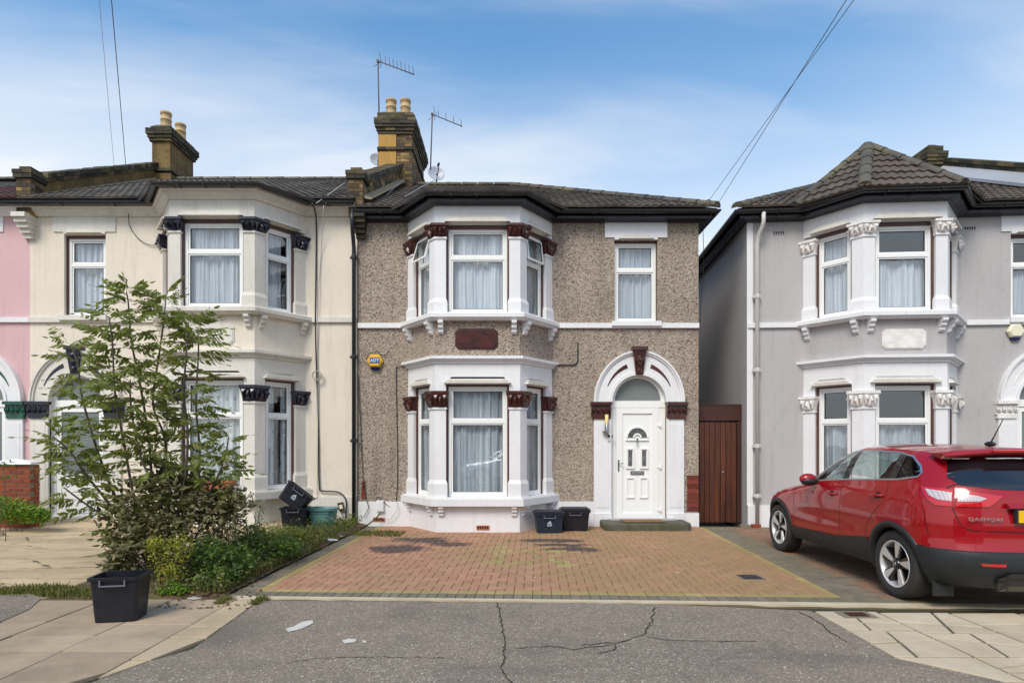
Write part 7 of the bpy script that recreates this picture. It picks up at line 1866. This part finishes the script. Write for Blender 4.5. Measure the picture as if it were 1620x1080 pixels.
# burglar alarms
def alarm(loc, rz, matc, label, text):
    t = empty('burglar_alarm', loc, rz, label, 'alarm box', None); m = MB()
    H_ = [(-.155, -.01), (-.085, .12), (.085, .12), (.155, -.01), (.085, -.12), (-.085, -.12)]; f = lambda u, o, z: (u, -o, z)
    m.loft([f(u, 0, z) for u, z in H_], [f(u, .045, z) for u, z in H_]); m.loft([f(u, .045, z) for u, z in H_], [f(u*.8, .075, z*.8) for u, z in H_]); m.build('cover', M[matc], t)
    m = MB(); m.loft([f(-.085, .0, -.122), f(.085, .0, -.122), f(.085, .05, -.122), f(-.085, .05, -.122)], [f(-.07, .0, -.175), f(.07, .0, -.175), f(.06, .045, -.175), f(-.06, .045, -.175)]); m.build('strobe', M['alarm_blue'], t)
    if text:
        m = MB(); m.box(-.095, .095, -.079, -.0755, -.05, .055); m.build('badge', M['alarm_blue2'], t)
        tx = bpy.data.curves.new('lettering', 'FONT'); tx.body = text; tx.size = .085; tx.extrude = .001; tx.align_x = 'CENTER'; tx.align_y = 'CENTER'; tx.offset = .003; tx.materials.append(M['emblem'])
        o0 = bpy.data.objects.new('lettering', tx); link(o0); bpy.context.view_layer.update(); me = bpy.data.meshes.new_from_object(o0); bpy.data.objects.remove(o0)
        o = bpy.data.objects.new('lettering', me); link(o); o.parent = t; o.location = (0, -.081, .002); o.rotation_euler = (radians(90), 0, 0)
M['alarm_yellow'] = NM('alarm_yellow').fin(lin((226, 178, 42)), .35); M['alarm_blue'] = NM('alarm_lens').fin(lin((14, 24, 74)), .2); M['alarm_blue2'] = NM('badge_blue').fin(lin((40, 70, 150)), .4); M['alarm_cream'] = NM('alarm_cream').fin(lin((228, 222, 196)), .4)
alarm(PX(594, 571, 11.39), 0, 'alarm_yellow', 'yellow hexagonal burglar alarm with blue badge on pebbledash', 'ADT')
alarm((9.37-.0, 11.05, 3.68), radians(-4), 'alarm_cream', 'plain cream hexagonal burglar alarm on the grey wall', None)
# wall lamp, bell, keypad
t = empty('wall_lamp', PX(959, 672, 11.35), 0, 'steel wall lamp with yellowed tube beside the front door', 'wall lamp'); m = MB(); m.lathe([(.001, 0), (.038, .0), (.04, .03), (.04, .20), (.036, .205), (.001, .206)], (0, -.06, -.18), 14); m.box(-.02, .02, -.03, .02, -.12, -.02); m.build('body', M['metal'], t)
m = MB(); m.lathe([(.034, 0), (.034, .17), (.001, .172)], (0, -.06, .027), 14); m.build('lamp_shade', NM('yellowed_diffuser').fin(lin((222, 200, 128)), .4), t)
m = MB(); m.lathe([(.001, 0), (.03, 0), (.03, .05), (.001, .06)], (-.05, -.06, -.15), 10); m.build('sensor', M['metal'], t)
t = empty('doorbell', PX(963, 692, 11.35), 0, 'black and white video doorbell beside the door', 'doorbell'); m = MB(); m.box(-.024, .024, -.025, .01, -.06, .06); m.build('body', M['upvc'], t); m = MB(); m.box(-.02, .02, -.028, -.0255, .0, .055); m.build('camera_panel', M['black_plastic'], t); m = MB(); m.lathe([(.001, -.031), (.012, -.029), (.013, -.0256)], (0, 0, -.03), 12, axis='y'); m.build('button', M['metal'], t)
t = empty('key_switch', PX(968.5, 690, 11.35), 0, 'tiny grey switch just right of the doorbell', 'switch'); m = MB(); m.box(-.011, .011, -.015, .01, -.025, .03); m.build('body', M['metal'], t); m = MB(); m.box(-.006, .006, -.018, -.0155, -.012, .012); m.build('button', M['black_plastic'], t)
# air bricks
def vent(loc, rz, mat, label, dark=False):
    t = empty('air_brick', loc, rz, label, 'air brick', 'air bricks in the house walls'); m = MB(); m.box(-.115, .115, -.008, .03, -.037, .037); m.build('plate', M[mat], t)
    for i in range(5): m = MB(); m.box(-.098+.042*i, -.098+.042*i+.026, -.0095, .0, -.024, .024); m.build('slot', M['gap'], t)
vent((-.52, 10.592, .085), 0, 'terracotta', 'clay air brick in the front of the middle bay plinth'); vent((-2.55, 11.36, .13), 0, 'terracotta', 'clay air brick low at the left end of middle plinth')
def onG(x, z, o=0): a = radians(-4); return (4.53+x*cos(a)+o*sin(a), 11.4+x*sin(a)-o*cos(a), z)
vent(onG(.585, 5.62, .002), radians(-4), 'render_grey', 'painted air brick high left on the grey wall'); vent(onG(4.07, 5.62, .002), radians(-4), 'render_grey', 'painted air brick right of the grey turret bay')
# meter box, bracket, stub on the left plinth
t = empty('meter_box', PX(602, 799, 11.36), 0, 'small white cable box on the left white plinth', 'cable box'); m = MB(); m.box(-.065, .065, -.06, .01, -.11, .10); m.build('case', M['upvc'], t); m = MB(); m.box(-.055, .055, -.064, -.0605, -.10, .09); m.build('lid', M['trim_white'], t)
cable('drain_hose', [PX(601, 812, 11.28), PX(594, 820, 11.2), PX(580, 831, 11.1)], .014, 'leaf_green', 'green hose running from the cable box to the ground', 'hose')
cable('loop_cable', [PX(628, 793, 11.33), PX(628, 806, 11.3), PX(618, 820, 11.3), PX(606, 820, 11.3)], .006, 'cable_grey', 'thin pale cable looped across the left white plinth', 'cable')
cable('wall_cable', [PX(640, 580, 11.38), PX(629, 581, 11.38), PX(627, 600, 11.38), PX(627, 790, 11.38), PX(598, 785, 11.35), PX(597, 795, 11.32)], .008, 'cable_black', 'thin dark cable from the lower cornice down to the cable box', 'cable', smooth=6)
cable('wall_cable', [PX(875, 577, 11.38), PX(905, 577, 11.38), PX(912, 574, 11.38), PX(914, 566, 11.38), PX(914, 541, 11.38)], .011, 'cable_black', 'short dark cable right of the lower bay cornice', 'cable', smooth=6)
cable('wall_cable', [PX(566, 590, 11.36), PX(570, 660, 11.37), PX(574, 750, 11.37), PX(580, 790, 11.35), PX(583, 803, 11.33), PX(575, 818, 11.33)], .007, 'cable_black', 'loose dark cable down the pebbledash left of the bay', 'cable')
cable('alarm_cable', [PX(580, 568, 11.37), PX(583, 560, 11.37), PX(596, 556, 11.37), PX(606, 562, 11.37), PX(616, 556, 11.37)], .006, 'cable_black', 'short black wire curling over the yellow alarm', 'cable')
t = empty('rusty_patch', PX(575, 775, 11.39), 0, 'narrow exposed red brick patch low on the pebbledash', 'brick patch')
for i in range(4): m = MB(); w0_ = .05-.012*(i == 3)-.01*(i == 2); m.box(-w0_*.8, w0_*.8, -.012, .02, -.16+.085*i, -.16+.085*i+.077); m.build('brick', M['red_brown_paint'], t)
# cables on the cream house
cable('drop_cable', [PX(494, 322, 11.0), PX(500, 345, 11.33), PX(500, 420, 11.37), PX(499, 520, 11.34), PX(502, 620, 11.37), PX(504, 700, 11.37), PX(505, 768, 11.36), PX(512, 776, 11.35), PX(535, 778, 11.35), PX(547, 790, 11.33), PX(547, 815, 11.33), PX(545, 826, 11.33)], .014, 'cable_black', 'thick black cable running down the cream wall', 'cable')
cable('drop_cable', [PX(512, 325, 11.1), PX(508, 400, 11.37), PX(503, 480, 11.34), PX(502, 560, 11.37), PX(503, 620, 11.36), PX(502, 760, 11.36), PX(501, 788, 11.36)], .007, 'cable_grey', 'thin grey cable beside the thick black one', 'cable')
cable('coiled_cable', [(PX(502, 594, 11.33)+Vector((.085*cos(a)*(1+.05*sin(a*3)), -.02*(i % 3), .085*sin(a)))) for i, a in enumerate([2*pi*j/14 for j in range(44)])], .008, 'cable_grey', 'small coil of grey cable on the cream wall', 'cable coil', smooth=2)
cable('loose_cable', [PX(203, 338, 11.28), PX(206, 360, 11.37), PX(222, 380, 11.37), PX(240, 388, 11.37), PX(252, 383, 11.37), PX(258, 370, 11.25)], .007, 'cable_black', 'thin black cable hanging in a loop left of the upper bay', 'cable')
cable('hanging_cable', [PX(384, 380, 11.0)+Vector((-.0, 0, 0)), PX(545, 290, 11.6), PX(500, 322, 11.0)][1:], .009, 'cable_grey', 'pale cable lying over the cream roof towards the gutter', 'cable')
cable('roof_cable', [PX(640, 283, 14.9), PX(608, 312, 12.6), PX(585, 338, 11.2)], .011, 'lead', 'pale cable lying across the tiles left of middle bay roof', 'cable')
cable('roof_cable', [PX(695, 281, 15.2), PX(660, 300, 13.2), PX(608, 330, 11.6)], .009, 'lead', 'second pale cable across the tiles from the short aerial', 'cable')
cable('passage_cable', [PX(1112, 360, 11.6), PX(1113, 420, 11.75), PX(1109, 470, 11.8), PX(1107, 520, 11.9)], .006, 'cable_black', 'thin cable hanging in the gap between the houses', 'cable')
t = empty('socket_box', PX(540, 800, 11.36), 0, 'broken rusty service box low on the cream plinth', 'service box'); m = MB(); m.M = Matrix.Rotation(radians(-14), 4, 'Y'); m.box(-.05, .05, -.05, .01, -.09, .07); m.build('case', M['gate_dark'], t); m = MB(); m.M = Matrix.Rotation(radians(-14), 4, 'Y'); m.box(-.03, .035, -.054, -.0505, -.05, .03); m.build('cover', M['alarm_cream'], t)
# litter
def rag(loc, s_, label, seed, mat='litter_white'):
    rr = random.Random(seed); m = MB(); n = 14; k_ = 5; vs = []
    for j in range(k_):
        r = 1-j/(k_-1)
        for i in range(n): a = 2*pi*i/n; q = r*(1+.25*sin(3*a+seed)+.15*rr.uniform(-1, 1)); vs.append((s_*q*cos(a), s_*.55*q*sin(a), s_*(.02+.30*(1-r)**.7*rr.uniform(.6, 1.1)+.05*rr.random())))
    m.add(vs, [(j*n+i, j*n+(i+1) % n, (j+1)*n+(i+1) % n, (j+1)*n+i) for j in range(k_-1) for i in range(n)]+[tuple(range((k_-1)*n, k_*n))], smooth=True)
    o = m.build('litter', M[mat], None, label, 'litter', 'litter lying on the ground', recalc=True); o.location = loc
M['litter_white'] = NM('white_cloth').fin(lin((228, 228, 230)), .8); M['litter_grey'] = NM('grey_plastic_bag').fin(lin((170, 164, 158)), .5)
rag((GP(520, 857).x, GP(520, 857).y, .02), .14, 'crumpled white cloth at the back left driveway edge', 1); rag((GP(537, 850).x, GP(537, 850).y, .02), .05, 'small white scrap behind the crumpled cloth', 2)
rag((GP(357, 927).x, GP(357, 927).y, .02), .09, 'crumpled grey plastic bag at the border edge', 3, 'litter_grey'); rag((GP(88, 834).x, GP(88, 834).y+.1, .09), .06, 'white scrap on the concrete yard near the shrub', 4)
rag((GP(308, 948).x, GP(308, 948).y, .01), .07, 'pale broken scrap on the slabs right of herb clump', 5, 'litter_grey')
for i, (x, y, s_) in enumerate(((1003, 848, .015), (934, 890, .02), (828, 848, .014), (1072, 906, .022), (940, 862, .012), (846, 914, .02))):
    c_ = GP(x, y); o = MB(); o.prism([(s_*cos(a)*(1+.3*sin(a*2+i)), s_*.7*sin(a)) for a in [2*pi*j/8 for j in range(8)]], .0, .006)
    q = o.build('pebble', M['slab_r'], None, ('pale speck on the paving left of the doorstep', 'pale speck in the middle of the red paving', 'pale speck on the paving in front of the bay', 'pale speck on the paving towards the drain cover', 'pale speck beside the yellow block pattern', 'pale speck just below the yellow block pattern')[i], 'debris', 'pale specks on the red paving'); q.location = (c_.x, c_.y, .002)
# rubble at the foot of the grey downpipe
t = empty('loose_brick', (GP(1203, 838).x, 11.12, 0), 0, 'broken brick lying at the foot of the grey downpipe', 'brick'); inst('fragment', brick_mesh(M['red_brick'], .16, .065, .10), t, Matrix.Rotation(.4, 4, 'Z')); 
m = MB(); m.box(-.25, -.06, .02, .12, 0, .05); m.build('mortar_lump', M['mortar'], t)
